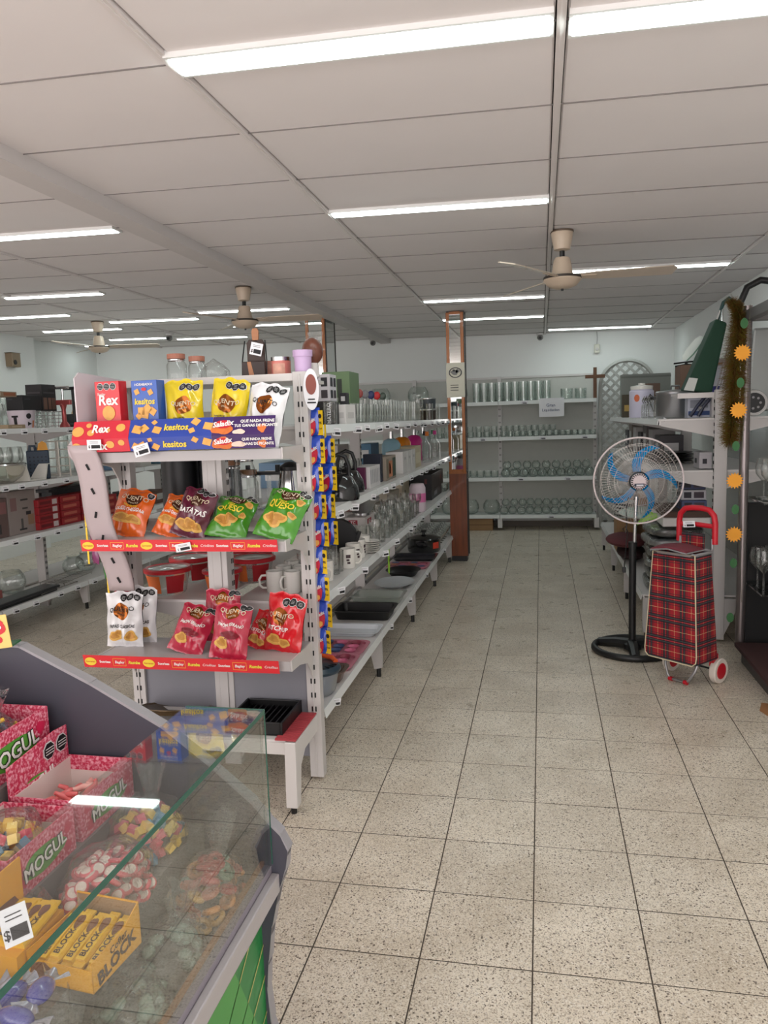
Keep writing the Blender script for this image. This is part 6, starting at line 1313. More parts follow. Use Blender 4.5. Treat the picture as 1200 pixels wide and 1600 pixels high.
# inside the pink boxes
pile('worm', [(232,120,120), (240,190,180)], (-.97, 1.385, .75), .055, .075, .045, 26, 'COL sugared gummy worm in the far pink box', 'sweet', 'gummy worms', seed=5)
p = (-.975, 1.17, .75); pile('cube', MULTI, p, .055, .075, .085, 40, 'COL gummy cube in the second pink box', 'sweet', 'gummies in the second pink box', seed=6); film_bag(p, .062, .082, .108, 'clear bag of coloured gummies in the second pink box', (-.06, -.02, .09), seed=6)
pile('berry', [(54,44,44), (120,28,36), (60,66,62)], (-.975, .97, .75), .055, .065, .085, 24, 'glossy COL cherry sweet in the nearest pink box', 'sweet', 'cherry sweets', seed=7); film_bag((-.975, .97, .75), .062, .07, .105, 'clear bag of dark cherry sweets in the nearest pink box', None, seed=7)
p = (-1.175, 1.34, .85); pile('worm', [(70,130,80), (220,180,60), (190,60,60), (60,90,110)], p, .07, .10, .105, 60, 'COL jelly stick bagged in the upper pink box', 'sweet', 'jelly sticks', seed=8); film_bag(p, .076, .108, .125, 'clear bag of mixed jelly sticks in the upper pink box', (.0, .04, .13), seed=8)
# yellow packets with a price card in front of the upper box
YP = film('packet_yellow', (226,196,24)); GP = film('packet_green', (126,164,40))
for k in range(5):
    t = thing('yellow_packet', 'small yellow candy packet in the heap before the upper pink box', 'candy packet', (-1.13+.035*(k % 2), 1.02+.045*k, .862+.020*k), (R_(8*k-14), R_(10), R_(20+17*k)), 'yellow candy packets')
    sg = MB()
    for s_ in (-1, 1): sg.grid(lambda a, b: ((a-.5)*.13, (b-.5)*.075, .012*s_*math.sin(PI*b)**.6*math.sin(PI*a)**.5+.012), 12, 8, flip=s_ < 0)
    sg.build('wrapper', YP, t, smooth=True, sharp=2.5); Sp = lambda u, v: (u, v, .0265-abs(u)*.05-abs(v)*.12)
    MB().disc(0, 0, .04, .02, Sp, 2, 16, wob=.08).build('green_patch', GP, t); MB().text('mogul', 0, 0, .024, lambda u, v: (u, v, .0285-abs(u)*.05-abs(v)*.12), bold=.03).build('lettering', LOGOW, t)
price_tag((-1.075, 1.09, .965), .085, .055, (R_(-42), R_(-22), R_(28)), 'white price card lying on the yellow packets', 'price tags on the counter')
# chocolate bars in a yellow open box
YB2 = mat('block_yellow', (232,166,24), .45, noise=.06); CHO = mat('choco_print', (112,68,46), .5, noise=.4, ns=30)
t = thing('chocolate_box', 'open yellow box of wrapped chocolate bars in the tray', 'chocolate box', (-.742, 1.045, .69), (0, 0, R_(-6)))
a, b, h = .062, .062, .05; e = .002
bx_ = MB().box(-a, a, -b, b, 0, e).box(-a, a, -b, -b+e, 0, h*.75).box(-a, a, b-e, b, 0, h*1.5).box(-a, -a+e, -b, b, 0, h).build('tray', YB2, t)
MB().prism([(-b,0),(b,0),(b,h*1.5),(b*.3,h*1.1),(-b,h)], a-e, a, 'x').build('side_panel', YB2, t)
S = flat((a, -b, 0), (0,1,0), (0,0,1), .0012); MB().text('BLOCK', b*.95, h*.42, .030, S, bold=.04, rot=.15).text('Cofler', b*1.05, h*.85, .017, S, bold=.02, rot=.15).build('lettering', mat('block_brown', (60,34,26), .5), t)
MB().box(-a+e, a-e, b-e-.001, b-e, .0, h*1.45).build('back_lining', CARD, t)
S = flat((-a, -b, 0), (1,0,0), (0,0,1), .0012); MB().disc(.03, h*.4, .026, .016, S, 2, 14, wob=.12).build('chocolate_picture', CHO, t)
for k in range(5):
    o = thing('chocolate_bar', 'yellow wrapped chocolate bar lying in the yellow open box', 'chocolate bar', (-.742-.046+.023*k, 1.045, .69+.030+.004*(k % 2)), (R_(14), 0, R_(-6)), 'yellow chocolate bars')
    MB().prism([(-.0095,0),(.0095,0),(.0105,.006),(.008,.014),(-.008,.014),(-.0105,.006)], -.042, .042, 'y').box(-.0095, .0095, .042, .054, .004, .008).box(-.0095, .0095, -.052, -.042, .004, .008).build('wrapper', mat('bar_yellow', (238,190,30), .3, coat=.5), o)
    S = lambda u, v: (u, v, .0148); MB().disc(0, .024, .0075, .014, S, 2, 14, wob=.1).build('chocolate_picture', CHO, o); MB().text('BLOCK', 0, -.014, .0145, S, bold=.03, rot=PI/2).build('lettering', mat('block_brown', (60,34,26)), o)
t = thing('chocolate_box', 'yellow box of wrapped chocolate bars with a tall header card', 'chocolate box', (-.850, 1.03, .682), (0, 0, 0))
MB().box(-.038, .038, -.06, .062, 0, .06).build('tray', YB2, t); MB().box(-.041, -.038, -.06, .062, 0, .15).build('header_card', YB2, t); MB().disc(0, .06, .05, .04, flat((-.038, 0, 0), (0,1,0), (0,0,1), .001), 2, 16, wob=.1).build('chocolate_picture', CHO, t)
for k in range(4):
    o = thing('chocolate_bar', 'yellow wrapped chocolate bar lying on the header box', 'chocolate bar', (-.850-.027+.018*k*1.0, 1.035, .744+.002*(k % 2)), (R_(6), 0, 0), 'chocolate bars on the header box')
    MB().prism([(-.0095,0),(.0095,0),(.0105,.006),(.008,.014),(-.008,.014),(-.0105,.006)], -.045, .045, 'y').box(-.0095, .0095, .045, .056, .004, .008).build('wrapper', mat('bar_yellow', (238,190,30)), o)
    S = lambda u, v: (u, v, .0148); MB().disc(0, .024, .0075, .014, S, 2, 14, wob=.1).build('chocolate_picture', CHO, o); MB().text('BLOCK', 0, -.014, .0145, S, bold=.03, rot=PI/2).build('lettering', mat('block_brown', (60,34,26)), o)
p = onz(24, 1445, .80)
price_tag((p.x, p.y, .80), .042, .056, (R_(-30), R_(-16), R_(28)), 'white price card standing on the chocolate header box', 'price tags on the counter')
# violet wrapped sweets nearest the till
VW = film('violet_wrap', (66,66,150)); VS = mat('violet_silver', (176,176,190), .25, .6)
for k in range(9):
    t = thing('violet_sweet', 'violet foil wrapped sweet with silver twisted ends', 'sweet', (-.835+.05*(k % 3), .915-.055*(k//3), .70+.014*((k*7) % 3)), (R_(10*(k % 3)), R_(-12+9*(k % 4)), R_(50+25*k)), 'violet wrapped sweets')
    MB().ball((0,0,.012), .030, .018, .014, 14, 8).build('foil', VW, t, smooth=True); q = MB()
    for s in (-1, 1): q.grid(lambda a, b: (s*(.026+.022*b), (a-.5)*.036*(.35+b), .012+.006*math.sin(a*14)*b), 10, 3)
    q.build('twisted_ends', VS, t, smooth=True, sharp=2.5)
# card with a red lips mark on the back corner of the counter, dark box behind
p = ony(16, 1003, 1.53)
t = thing('lips_card', 'yellowish candy card with red lips on the back corner', 'candy card', (p.x-.01, 1.445, 1.078), (0, R_(-6), R_(14))); MB().box(-.10, .07, 0, .002, 0, .075).build('card', mat('card_cream', (226,190,110), .5), t)
S = flat((0, 0, 0), (1,0,0), (0,0,1), .001); MB().disc(.045, .048, .020, .017, S, 2, 18, wob=.06).disc(.045, .020, .008, .008, S, 1, 12).build('lips', mat('lips_red', (196,34,44), .4), t); MB().disc(.045, .048, .011, .006, flat((0,0,0), (1,0,0), (0,0,1), .002), 1, 14).build('teeth', LWHITE, t)
MB().box(-.10, .07, .002, .05, 0, .004).box(-.10, -.075, .004, .03, -.23, .0).build('stand', mat('stand_green', (40,96,60), .5), t)
t = thing('dark_candy_box', 'dark blue candy box tucked behind the pink header card', 'candy box', (-1.29, 1.32, .846)); MB().box(-.028, .018, -.10, .10, 0, .13).build('body', mat('box_navy', (44,50,74), .5, noise=.3, ns=20), t, bevel=.002); MB().box(-.028, .018, .10, .103, .0, .155).build('card_flap', mat('flap_tan', (160,130,96), .7), t)
# ================================================================== PEDESTAL FAN
fx, fy, fz = .600, 5.07, 1.125
t = thing('pedestal_fan', 'black pedestal fan with blue blades in a round wire guard', 'fan', (.575, fy+.05, 0))
O = t.location
BK = mat('fan_black', (18,18,20), .4)
MB().tube([(.24*math.cos(2*PI*k/40), .24*math.sin(2*PI*k/40), .022) for k in range(40)], .022, 10, True).build('base_ring', BK, t, smooth=True)
for k in range(3):
    a = 2*PI*k/3+.5; MB().tube([(0,0,.045),(.12*math.cos(a),.12*math.sin(a),.04),(.235*math.cos(a),.235*math.sin(a),.022)], [.04,.034,.03], 8).build('base_spoke', BK, t, smooth=True)
MB().lathe([(.0005,.02),(.06,.02),(.055,.05),(.03,.065),(.026,.08),(.0005,.08)], 20).build('base_hub', BK, t, smooth=True)
MB().cyl((0,0,.06), (.0,0,.70), .023, n=16).build('stand_tube', BK, t, smooth=True)
MB().cyl((0,0,.69), (.0,0,.725), .028, n=16).build('height_collar', BK, t, smooth=True)
MB().cyl((.01,0,.70), (.02,0,1.02), .011, n=12).build('inner_tube', CHROME, t, smooth=True)
hx, hy = fx-O.x, -.05                                       # guard centre relative to the base
rg = .272; tilt = R_(0)
def G(r, a, d): return (hx+r*math.cos(a), hy+d, fz+r*math.sin(a))
MB().lathe([(.0005,.05),(.055,.06),(.065,.10),(.06,.17),(.03,.20),(.0005,.20)], 18).build('motor', BK, t, smooth=True, loc=(hx, hy, fz), rot=(-PI/2, 0, 0))
MB().tube([(.02,0,1.0),(.02,.05,1.03),(hx,hy+.12,fz-.05)], .016, 8).build('neck', BK, t, smooth=True)
RIM = mat('guard_rim', (226,212,212), .35)
MB().tube([G(rg, 2*PI*k/64, 0) for k in range(64)], .0058, 8, True).build('guard_rim', RIM, t, smooth=True)
WIRE = mat('guard_wire', (176,170,164), .35, .4)
for nm, d0, sgn in (('front_guard', -.055, -1), ('rear_guard', .075, 1)):
    m_ = MB(); n = 80
    for k in range(n):
        a = 2*PI*k/n; tw = .22
        m_.tube([G(.062, a+tw*sgn*1.0, d0), G(.15, a+tw*.5*sgn, d0), G(.235, a+.06*sgn, d0*.8), G(rg, a, 0)], .0010, 4)
    for r in ((.15, .19, .235) if sgn < 0 else (.12, .17, .22)): m_.tube([G(r, 2*PI*k/56, d0*(1 if r < .2 else .86)) for k in range(56)], .0014, 4, True)
    tag(m_.build(nm, WIRE, t), kind='stuff')
MB().lathe([(.0005,.0),(.052,.0),(.05,.008),(.0005,.010)], 26).build('badge_disc', mat('badge_pink', (214,198,200), .4), t, smooth=True, loc=(hx, hy-.056, fz), rot=(PI/2, 0, 0))
m_ = MB()
for k in range(22):
    a = 2*PI*k/22; m_.add([G(.038, a, -.067), G(.050, a+.02, -.067), G(.050, a+.17, -.067), G(.038, a+.12, -.067)], [(0,1,2,3)])
m_.build('badge_rays', INK, t)
Sb = flat((hx, hy-.0685, fz-.022), (1,0,0), (0,0,1), 0); MB().rect(-.030, .030, -.008, .010, Sb, 1, 1).build('badge_label', mat('label_navy', (40,44,66), .5), t); MB().rect(-.018, .024, -.004, .004, flat((hx, hy-.0695, fz-.022), (1,0,0), (0,0,1), 0), 1, 1).build('badge_print', PAPER, t)
BLU = glass('blue_blade', (.10,.66,.92), (.05,.42,.70), refl=.55, base=.10, rough=.12, haze=0)
# tinted translucent plastic: mix a diffuse blue into the see-through film
nt = BLU.node_tree; out = nt.nodes['Material Output']; src = out.inputs[0].links[0].from_socket; df = nt.nodes.new('ShaderNodeBsdfDiffuse'); df.inputs[0].default_value = lin((24,180,240)); tl = nt.nodes.new('ShaderNodeBsdfTranslucent'); tl.inputs[0].default_value = lin((30,180,240)); ad = nt.nodes.new('ShaderNodeMixShader'); nt.links.new(df.outputs[0], ad.inputs[1]); nt.links.new(tl.outputs[0], ad.inputs[2]); mm = nt.nodes.new('ShaderNodeMixShader'); mm.inputs[0].default_value = .88; nt.links.new(src, mm.inputs[1]); nt.links.new(ad.outputs[0], mm.inputs[2]); nt.links.new(mm.outputs[0], out.inputs[0])
blade_angles = [R_(138), R_(72), R_(0), R_(-72), R_(-165)]
for a0 in [R_(d) for d in (163, 91, 19, -53, 235)]:
    m_ = MB()
    def bf(u, v):
        r = .055+.185*v; a = a0 - .62*v*v + .10; w = .036+.016*math.sin(PI*min(1, v*.9+.1)); o_ = (u-.5)*w*(1 if v < .92 else .7)
        ca, sa = math.cos(a), math.sin(a); return (hx + r*ca - o_*sa, hy + .012 + .05*(u-.5) + .008*math.cos(PI*(u-.5)), fz + r*sa + o_*ca)
    m_.grid(bf, 6, 12); o = m_.build('blade', BLU, t, smooth=True); sd = o.modifiers.new('solid', 'SOLIDIFY'); sd.thickness = .003
    q = MB().tube([Vector(bf(.5, k/8)) + Vector((0,-.006,0)) for k in range(1, 8)], .0035, 6); q.build('blade_rib', mat('blade_rib', (16,110,160), .3), o, smooth=True)
MB().cyl((hx,hy-.02,fz), (hx,hy+.05,fz), .05, n=22).build('blade_hub', mat('hub_dark', (40,44,50), .4), t, smooth=True)
MB().tube([(.0-.03,-.02,1.02),(-.045,-.03,.93),(-.04,-.03,.84),(-.05,-.035,.79),(-.065,-.03,.815),(-.05,-.03,.83),(-.035,-.03,.80),(-.045,-.03,.70),(-.055,-.03,.56)], .0035, 6).build('power_cord', BK, t, smooth=True)
MB().box(-.068, -.044, -.04, -.02, .53, .565).build('plug', BK, t, bevel=.004)

# ================================================================== PLAID SHOPPING TROLLEY
def plaid():
    m = bpy.data.materials.new('tartan'); m.use_nodes = True; nt = m.node_tree; N = nt.nodes; L = nt.links; b = N['Principled BSDF']; b.inputs['Roughness'].default_value = .8
    tc = N.new('ShaderNodeTexCoord'); sp = N.new('ShaderNodeSeparateXYZ'); L.new(tc.outputs['Object'], sp.inputs[0])
    ad = N.new('ShaderNodeMath'); ad.operation = 'ADD'; L.new(sp.outputs['X'], ad.inputs[0]); L.new(sp.outputs['Y'], ad.inputs[1])
    def band(src, per, off, lo, hi):
        a = N.new('ShaderNodeMath'); a.operation = 'MULTIPLY_ADD'; a.inputs[1].default_value = 1/per; a.inputs[2].default_value = off+50; L.new(src, a.inputs[0])
        f = N.new('ShaderNodeMath'); f.operation = 'FRACT'; L.new(a.outputs[0], f.inputs[0])
        g = N.new('ShaderNodeMath'); g.operation = 'GREATER_THAN'; g.inputs[1].default_value = lo; L.new(f.outputs[0], g.inputs[0])
        l = N.new('ShaderNodeMath'); l.operation = 'LESS_THAN'; l.inputs[1].default_value = hi; L.new(f.outputs[0], l.inputs[0])
        mu = N.new('ShaderNodeMath'); mu.operation = 'MULTIPLY'; L.new(g.outputs[0], mu.inputs[0]); L.new(l.outputs[0], mu.inputs[1]); return mu.outputs[0]
    cur = None
    def over(col, fac, amt):
        nonlocal cur
        mx = N.new('ShaderNodeMix'); mx.data_type = 'RGBA'; s = N.new('ShaderNodeMath'); s.operation = 'MULTIPLY'; s.inputs[1].default_value = amt; L.new(fac, s.inputs[0]); L.new(s.outputs[0], mx.inputs[0])
        if cur is None: mx.inputs[6].default_value = lin((150,18,32))
        else: L.new(cur, mx.inputs[6])
        mx.inputs[7].default_value = lin(col); cur = mx.outputs[2]
    H_, V_ = ad.outputs[0], sp.outputs['Z']
    for src, per in ((H_, .105), (V_, .120)):
        over((14,17,28), band(src, per, 0, .02, .17), .86); over((14,17,28), band(src, per, 0, .22, .38), .86); over((20,30,36), band(src, per, 0, .44, .47), .8); over((20,30,36), band(src, per, 0, .92, .95), .8)
        over((62,110,110), band(src, per, 0, .10, .12), .6); over((62,110,110), band(src, per, 0, .29, .31), .6); over((226,206,150), band(src, per, 0, .70, .718), .55); over((190,60,64), band(src, per, 0, .19, .22), .6)
    L.new(cur, b.inputs['Base Color'])
    nz = N.new('ShaderNodeTexNoise'); nz.inputs['Scale'].default_value = 14; L.new(tc.outputs['Object'], nz.inputs['Vector']); bp = N.new('ShaderNodeBump'); bp.inputs['Strength'].default_value = .35; bp.inputs['Distance'].default_value = .02; L.new(nz.outputs['Fac'], bp.inputs['Height']); L.new(bp.outputs[0], b.inputs['Normal'])
    return m
TART = plaid(); REDP = mat('red_plastic', (192,22,40), .38); TUBE_M = mat('trolley_tube', (168,168,170), .3, .8)
# base point on the floor between the wheels; the bag faces the camera's left front, turned about -28 degrees
t = trol = thing('plaid_trolley', 'red tartan two-wheeled shopping trolley with a red handle', 'shopping trolley', (.815, 4.58, 0), (0, 0, R_(-42)))
# local frame: x across the wheels, -y the front side
for s in (-1, 1):
    w = MB().lathe([(.030,-.018),(.066,-.020),(.073,-.014),(.073,.014),(.066,.020),(.030,.018)], 28).build('tyre', mat('tyre_cream', (214,204,194), .6, noise=.08, bump=.4, bs=40), t, smooth=True, loc=(s*.150, .085, .074), rot=(0, PI/2, 0))
    MB().lathe([(.0005,-.021),(.045,-.021),(.050,-.016),(.050,.016),(.045,.021),(.0005,.021)], 26).build('wheel_hub', REDP, w, smooth=True)
MB().tube([(-.14,.085,.074),(.14,.085,.074)], .006, 8).build('axle', BLACK, t)
MB().tube([(-.105,-.02,.19),(-.095,-.06,.09),(-.07,-.075,.035),(-.05,-.078,.014),(.05,-.078,.014),(.07,-.075,.035),(.095,-.06,.09),(.105,-.02,.19)], .008, 8).build('front_foot', TUBE_M, t, smooth=True)
for x in (-.048, .048): MB().tube([(x-.012,-.078,.014),(x+.012,-.078,.014)], .0125, 8).build('foot_clip', REDP, t)
for x in (-.105, .105):
    MB().obox((x, -.015, .185), (.03, .035, .03)).build('joint_clip', REDP, t, bevel=.004)
    MB().tube([(x,.06,.13),(x,.075,.5),(x*.95,.085,.83)], .009, 8).build('frame_tube', TUBE_M, t)
MB().obox((.135, .06, .14), (.03, .05, .07)).build('wheel_fork', REDP, t, bevel=.004); MB().obox((-.135, .06, .14), (.03, .05, .07)).build('wheel_fork', REDP, t, bevel=.004)
# bag: wide at the bottom, narrow at the top
def bag(u, v, f):
    pass
zb, zt_ = .155, .765
def ring(v):
    wb = .165-.035*v; db = .115-.025*v; r = .03; pts = []
    zc = zb+(zt_-zb)*v
    for (sx, sy, a0) in ((1,1,0),(-1,1,PI/2),(-1,-1,PI),(1,-1,3*PI/2)):
        for k in range(5):
            g = a0+PI/2*k/4; pts.append((sx*(wb-r)+r*math.cos(g), sy*(db-r)+r*math.sin(g)-.045 + .0*v, zc + (.004*math.sin(7*g+9*v))))
    return pts
m_ = MB(); vs = []; fs = []; NV = 10
for j in range(NV+1): vs += ring(j/NV)
n = 20
for j in range(NV): fs += [(j*n+i, j*n+(i+1) % n, (j+1)*n+(i+1) % n, (j+1)*n+i) for i in range(n)]
fs += [tuple(range(n))[::-1], tuple(range(NV*n, NV*n+n))]
m_.add(vs, fs).build('bag', TART, t, smooth=True, sharp=.9)
# front panel with a pale piping edge
fp = [(-.163,.20),(-.160,.17),(-.138,.150),(.138,.150),(.160,.17),(.163,.20),(.131,.765),(-.131,.765)]
def fpos(x, z): v = (z-zb)/(zt_-zb); return (x, -.160+.025*v-.005, z)
MB().add([fpos(x, z) for x, z in fp], [tuple(range(len(fp)))]).build('front_panel', TART, t)
MB().tube([fpos(x, z) for x, z in fp], .0035, 6, True).build('piping', mat('piping', (206,192,160), .6), t, smooth=True)
MB().tube([p for p in ring(1.0)], .009, 6, True).build('rim_band', mat('band_grey', (140,138,140), .6), t, smooth=True)
# lid flap sticking out to the front, bag pocket behind
MB().grid(lambda a, b: ((a-.5)*(.25-.03*b), -.04-.155*b, .785+.018*math.sin(PI*a)-.012*b*b+.008*b), 10, 8).build('lid_flap', mat('wine_lining', (110,40,52), .7, noise=.1), t, smooth=True).modifiers.new('solid', 'SOLIDIFY').thickness = .008
MB().tube([(-.11,-.195,.782),(-.115,-.12,.79),(-.125,-.04,.786)], .004, 6).tube([(-.11,-.195,.782),(0,-.2,.798),(.11,-.195,.782)], .004, 6).tube([(.11,-.195,.782),(.125,-.04,.786)], .004, 6).build('flap_piping', mat('band_grey', (140,138,140)), t, smooth=True)
MB().box(-.07, .07, .045, .06, .70, .86).build('back_pocket', TART, t, bevel=.005)
HY = .09
MB().tube([(-.112,HY,.80),(-.112,HY,.92),(-.104,HY,.962),(-.075,HY,.992),(-.03,HY,1.0),(.03,HY,1.0),(.075,HY,.992),(.104,HY,.962),(.112,HY,.92),(.112,HY,.80)], .0165, 12).build('handle', REDP, t, smooth=True)
MB().tube([(-.105,HY,.90),(0,HY,.905),(.105,HY,.90)], .014, 10).build('handle_bar', REDP, t, smooth=True)
price_tag(trol.matrix_basis @ Vector((-.035, HY-.024, .905)), .075, .036, (0, R_(-6), R_(-42)), 'white price tag on the red trolley handle', 'price tags on the right shelving')

# ================================================================== CHROME RACK WITH GLASS SHELVES
rx0, ry0 = 1.205, 5.0
t = thing('glass_shelf_rack', 'chrome tube rack with glass shelves and a dark crossbar', 'rack', (rx0, ry0, 0))
MB().cyl((0,0,.10), (0,0,2.16), .028, n=18).build('post', mat('chrome_dull', (130,122,122), .3, .85), t, smooth=True)
MB().cyl((.46,.0,.10), (.46,0,2.16), .028, n=18).build('post', mat('chrome_dull', (170,160,160)), t, smooth=True)
MB().box(.0, .5, -.03, .03, 2.07, 2.13).box(-.02, .03, -.75, .0, 2.07, 2.13).build('crossbar', mat('bar_grey', (92,90,90), .5), t, bevel=.004)
SHG = glass('shelf_glass', (.85,.9,.88), (.4,.5,.46), base=.08)
for zz in (1.02, .49): MB().box(.03, .48, -.34, .06, zz-.01, zz).build('glass_shelf', SHG, t)
MB().box(.03, .48, .06, .075, .06, .98).build('dark_back', mat('rack_dark', (14,13,15), .7), t)
for k in range(5): place('wine_glass', WINE, (rx0+.10+.085*(k % 3), ry0-.06-.12*(k//3), 1.021), 'large clear wine glass on the upper glass shelf', 'wine glass', 'wine glasses on the upper glass shelf', 0, 1.12)
for k in range(8): place('wine_glass', WINE, (rx0+.08+.085*(k % 4)-.0, ry0-.05-.13*(k//4), .491), 'round clear wine glass on the lower glass shelf', 'wine glass', 'wine glasses on the lower glass shelf', 0, 1.08)
price_tag((rx0+.13, ry0-.345, .43), .03, .05, (0, R_(35), 0), 'white price tag hanging under the lower glass shelf', 'price tags on the right shelving')
price_tag((rx0+.26, ry0-.345, .99), .05, .04, (0, 0, 0), 'white price tag on the upper glass shelf edge', 'price tags on the right shelving')
carton(rx0+.08, rx0+.36, ry0+.085, ry0+.22, .50, .86, (20,20,26), 'black glassware carton with a red and yellow picture behind the rack', prints=[(.02,.28,.05,.62,(170,30,36)), (.12,.30,.15,.6,(214,160,60)), (.18,.6,.74,.95,(206,206,214))], face='-y')
# low dark plinth and mat under the rack
t = thing('low_plinth', 'low dark wooden plinth covered by a wine red mat', 'plinth', (1.45, 4.62, 0)); MB().box(-.25, .27, -.55, .32, 0, .10).build('frame', mat('plinth_grey', (70,66,64), .6, noise=.1), t, bevel=.005); MB().box(-.29, .27, -.58, .33, .10, .125).build('mat', mat('mat_wine', (58,30,30), .85, noise=.15), t, bevel=.004)
t = thing('cardboard_offcut', 'torn piece of brown cardboard on the floor by the plinth', 'cardboard', (1.16, 4.12, .001), (0,0,R_(12))); MB().prism([(-.05,-.10),(.12,-.12),(.10,.06),(.0,.12),(-.06,.02)], 0, .004, 'z').build('piece', mat('offcut', (160,112,72), .85), t); MB().prism([(-.05,-.10),(.12,-.12),(.12,-.115),(-.05,-.095)], .004, .010, 'z').build('bent_edge', CARD, t)
t = thing('stuffed_toy', 'dark patterned cushion with an orange spot on the plinth', 'cushion', (1.52, 4.75, .126)); MB().ball((0,0,.15), .12, .12, .15, 18, 10).build('cushion', mat('toy_dark', (44,52,40), .8, noise=.5, ns=8), t, smooth=True); MB().ball((-.06,-.09,.20), .035, .02, .05).build('orange_spot', mat('toy_orange', (206,90,40), .8), t, smooth=True)
# silver cart on the far side of the right shelving
t = thing('silver_cart', 'silver luggage cart with a black curved handle and black wheel', 'cart', (1.36, 5.45, 1.506))
MB().prism([(-.05,.03),(.14,.03),(.14,.56),(-.02,.56)], -.05, .05, 'y').build('shell', mat('silver_shell', (150,154,152), .3, .5), t, bevel=.015)
MB().tube([(-.09,-.03,.55),(-.10,-.03,.72),(-.06,-.03,.82),(.02,-.03,.86),(.08,-.03,.85)], .022, 10).build('handle', BLACK, t, smooth=True); MB().tube([(-.085,-.03,.12),(-.095,-.03,.56)], .009, 8).build('frame_tube', CHROME, t); MB().box(-.105, -.07, -.045, -.015, .56, .70).build('grip_clamp', BLACK, t, bevel=.005)
w = MB().lathe([(.05,-.02),(.08,-.022),(.085,0),(.08,.022),(.05,.02)], 26).build('tyre', mat('tyre_grey', (190,188,186), .5), t, smooth=True, loc=(-.02,-.09,.085), rot=(PI/2,0,0)); MB().lathe([(.0005,-.024),(.062,-.024),(.064,.024),(.0005,.024)], 22).build('hub', BLACK, w, smooth=True)
m_ = MB()
for k in range(7): m_.cyl((.036*math.cos(k*.9), .036*math.sin(k*.9), .0245), (.036*math.cos(k*.9), .036*math.sin(k*.9), .027), .008, n=10)
m_.build('hub_studs', GREY, w)
# tinsel swag and sun garland around the chrome post
t = thing('tinsel_garland', 'olive and rust fluffy tinsel hanging beside the chrome post', 'garland', (1.115, 4.96, 1.36))
pts = [(0,0,0), (.005,0,.12), (.015,0,.28), (.02,0,.45), (.03,0,.60), (.035,0,.72), (.02,0,.80), (-.01,0,.83)]
MB().tube(pts, .006, 6).build('core', mat('tinsel_core', (70,56,26), .8), t)
def tinsel(n, c0, spread, seed):
    R = random.Random(seed); m_ = MB()
    for k in range(n):
        f = R.random()*(len(pts)-1); i = int(f); g = f-i; p = Vector(pts[i]).lerp(Vector(pts[min(i+1, len(pts)-1)]), g)
        d = Vector((R.gauss(0,1), R.gauss(0,.7), R.gauss(-.4,.7))).normalized()*R.uniform(.4,1)*spread*(.55+.55*math.sin(PI*min(1, .15+f/(len(pts)-1)))); s = d.orthogonal().normalized()*.0014
        m_.add([p-s, p+s, p+d+s*.4, p+d-s*.4], [(0,1,2,3)])
    return m_
tag(tinsel(6500, 0, .09, 3).build('olive_strands', mat('tinsel_olive', (98,88,28), .45, noise=.5, ns=9), t), kind='stuff'); tag(tinsel(4200, 0, .085, 4).build('rust_strands', mat('tinsel_rust', (112,66,30), .45, noise=.4, ns=9), t), kind='stuff')
t = thing('sun_garland', 'string of orange paper suns and green leaves down the chrome post', 'garland', (1.155, 4.86, .40))
SUN = mat('paper_sun', (238,160,40), .6, noise=.08, ns=8); LF = mat('paper_leaf', (50,104,56), .6)
m_ = MB().tube([(.03,0,1.75),(.02,0,1.3),(0.0,0,.9),(-.01,0,.5),(.01,0,.2),(.02,0,0)], .0015, 5); m_.build('string', mat('string', (90,90,70), .8), t)
for (px, py) in ((1160,551), (1154,641), (1148,751), (1147,835)):
    q = ony(px, py, 4.85)-t.location; sp_ = []
    for k in range(32): r = .036 if k % 2 else .050; a = 2*PI*k/32; sp_.append((q.x+r*math.cos(a), q.z+r*math.sin(a)))
    MB().prism(sp_, -.012, -.009, 'y').build('paper_sun', SUN, t)
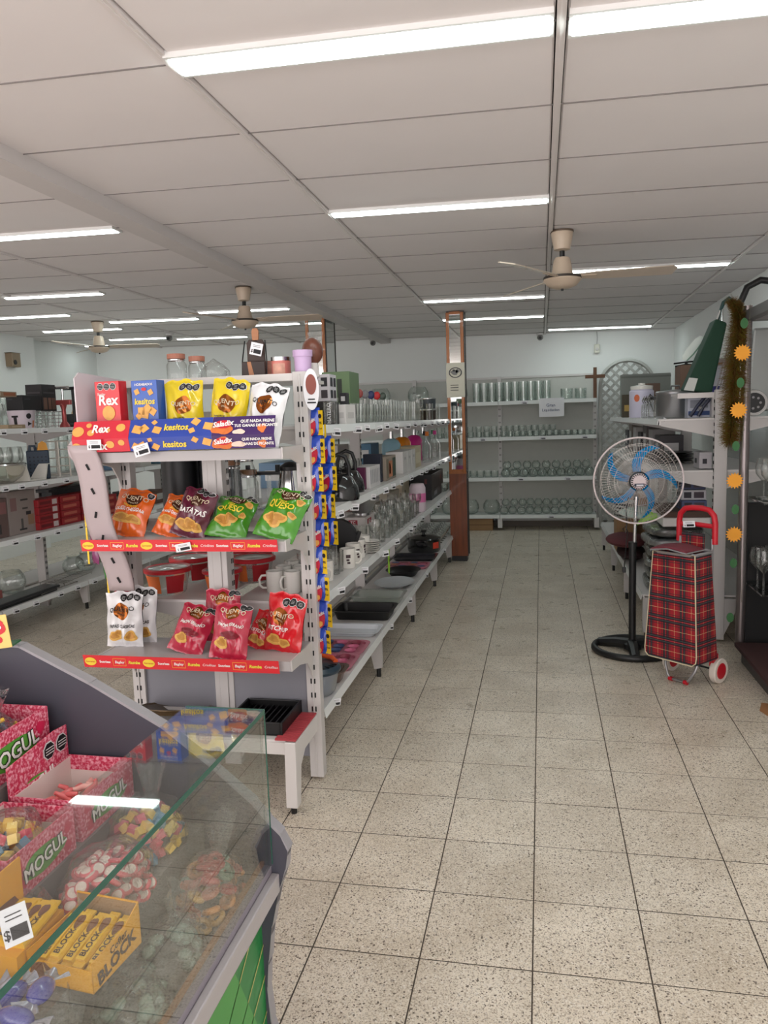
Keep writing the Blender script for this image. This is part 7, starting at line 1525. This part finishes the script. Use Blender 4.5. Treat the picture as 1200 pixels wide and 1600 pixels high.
for (px, py) in ((1163,505), (1157,598), (1150,697), (1149,796), (1146,880), (1141,965)):
    q = ony(px, py, 4.85)-t.location; MB().prism([(q.x+.021*math.cos(2*PI*k/14), q.z+.030*math.sin(2*PI*k/14)) for k in range(14)], -.010, -.007, 'y').build('paper_leaf', LF, t)

# ================================================================== SETTLE: no glass may stand inside another thing
BIG = ('shelving_unit', 'end_display', 'wall_shelving', 'glass_shelf_rack', 'candy_counter', 'ceiling_light', 'price_tag', 'gummy_sweet', 'mint_sweet', 'cellophane_bag', 'sun_garland', 'tinsel_garland')
bpy.context.view_layer.update()
glasses = set(GL); boxes = []
for o in COL.objects:
    if o.parent is not None or o in glasses or not o.get('label') or o.name.split('.')[0] in BIG: continue
    lo = [9e9]*3; hi = [-9e9]*3
    for q in [o] + list(o.children_recursive):
        if q.type != 'MESH': continue
        for c in q.bound_box:
            w = q.matrix_world @ Vector(c)
            for i in range(3): lo[i] = min(lo[i], w[i]); hi[i] = max(hi[i], w[i])
    if lo[0] < hi[0]: boxes.append((lo, hi))
posts = [(MX, y, .045, .027) for y in MP] + [(LX, y, .045, .027) for y in LP]
size = {}
def clear(x, y, z, r, h, kept):
    for lo, hi in boxes:
        if x+r > lo[0]+.002 and x-r < hi[0]-.002 and y+r > lo[1]+.002 and y-r < hi[1]-.002 and z+h > lo[2]+.003 and z < hi[2]-.003: return False
    for (px, py, a, b) in posts:
        if abs(x-px) < r+a and abs(y-py) < r+b: return False
    for (qx, qy, qz, qr, qh) in kept:
        if (x-qx)**2 + (y-qy)**2 < (r+qr-.002)**2 and z+h > qz+.004 and z < qz+qh-.004: return False
    return True
kept = []; tries = [(0, 0)] + [(dx, dy) for d in (.015, .03, .05, .075, .10) for dx, dy in ((0, d), (0, -d), (-d*.6, 0), (-d*.6, d), (-d*.6, -d))]
for o in GL:
    if o.data.name not in size: size[o.data.name] = (max(math.hypot(v.co.x, v.co.y) for v in o.data.vertices), max(v.co.z for v in o.data.vertices))
    r, h = size[o.data.name]; r *= o.scale.x; h *= o.scale.x; x, y, z = o.location
    for dx, dy in tries:
        if clear(x+dx, y+dy, z, r, h, kept): o.location = (x+dx, y+dy, z); kept.append((x+dx, y+dy, z, r, h)); break
    else: bpy.data.objects.remove(o)
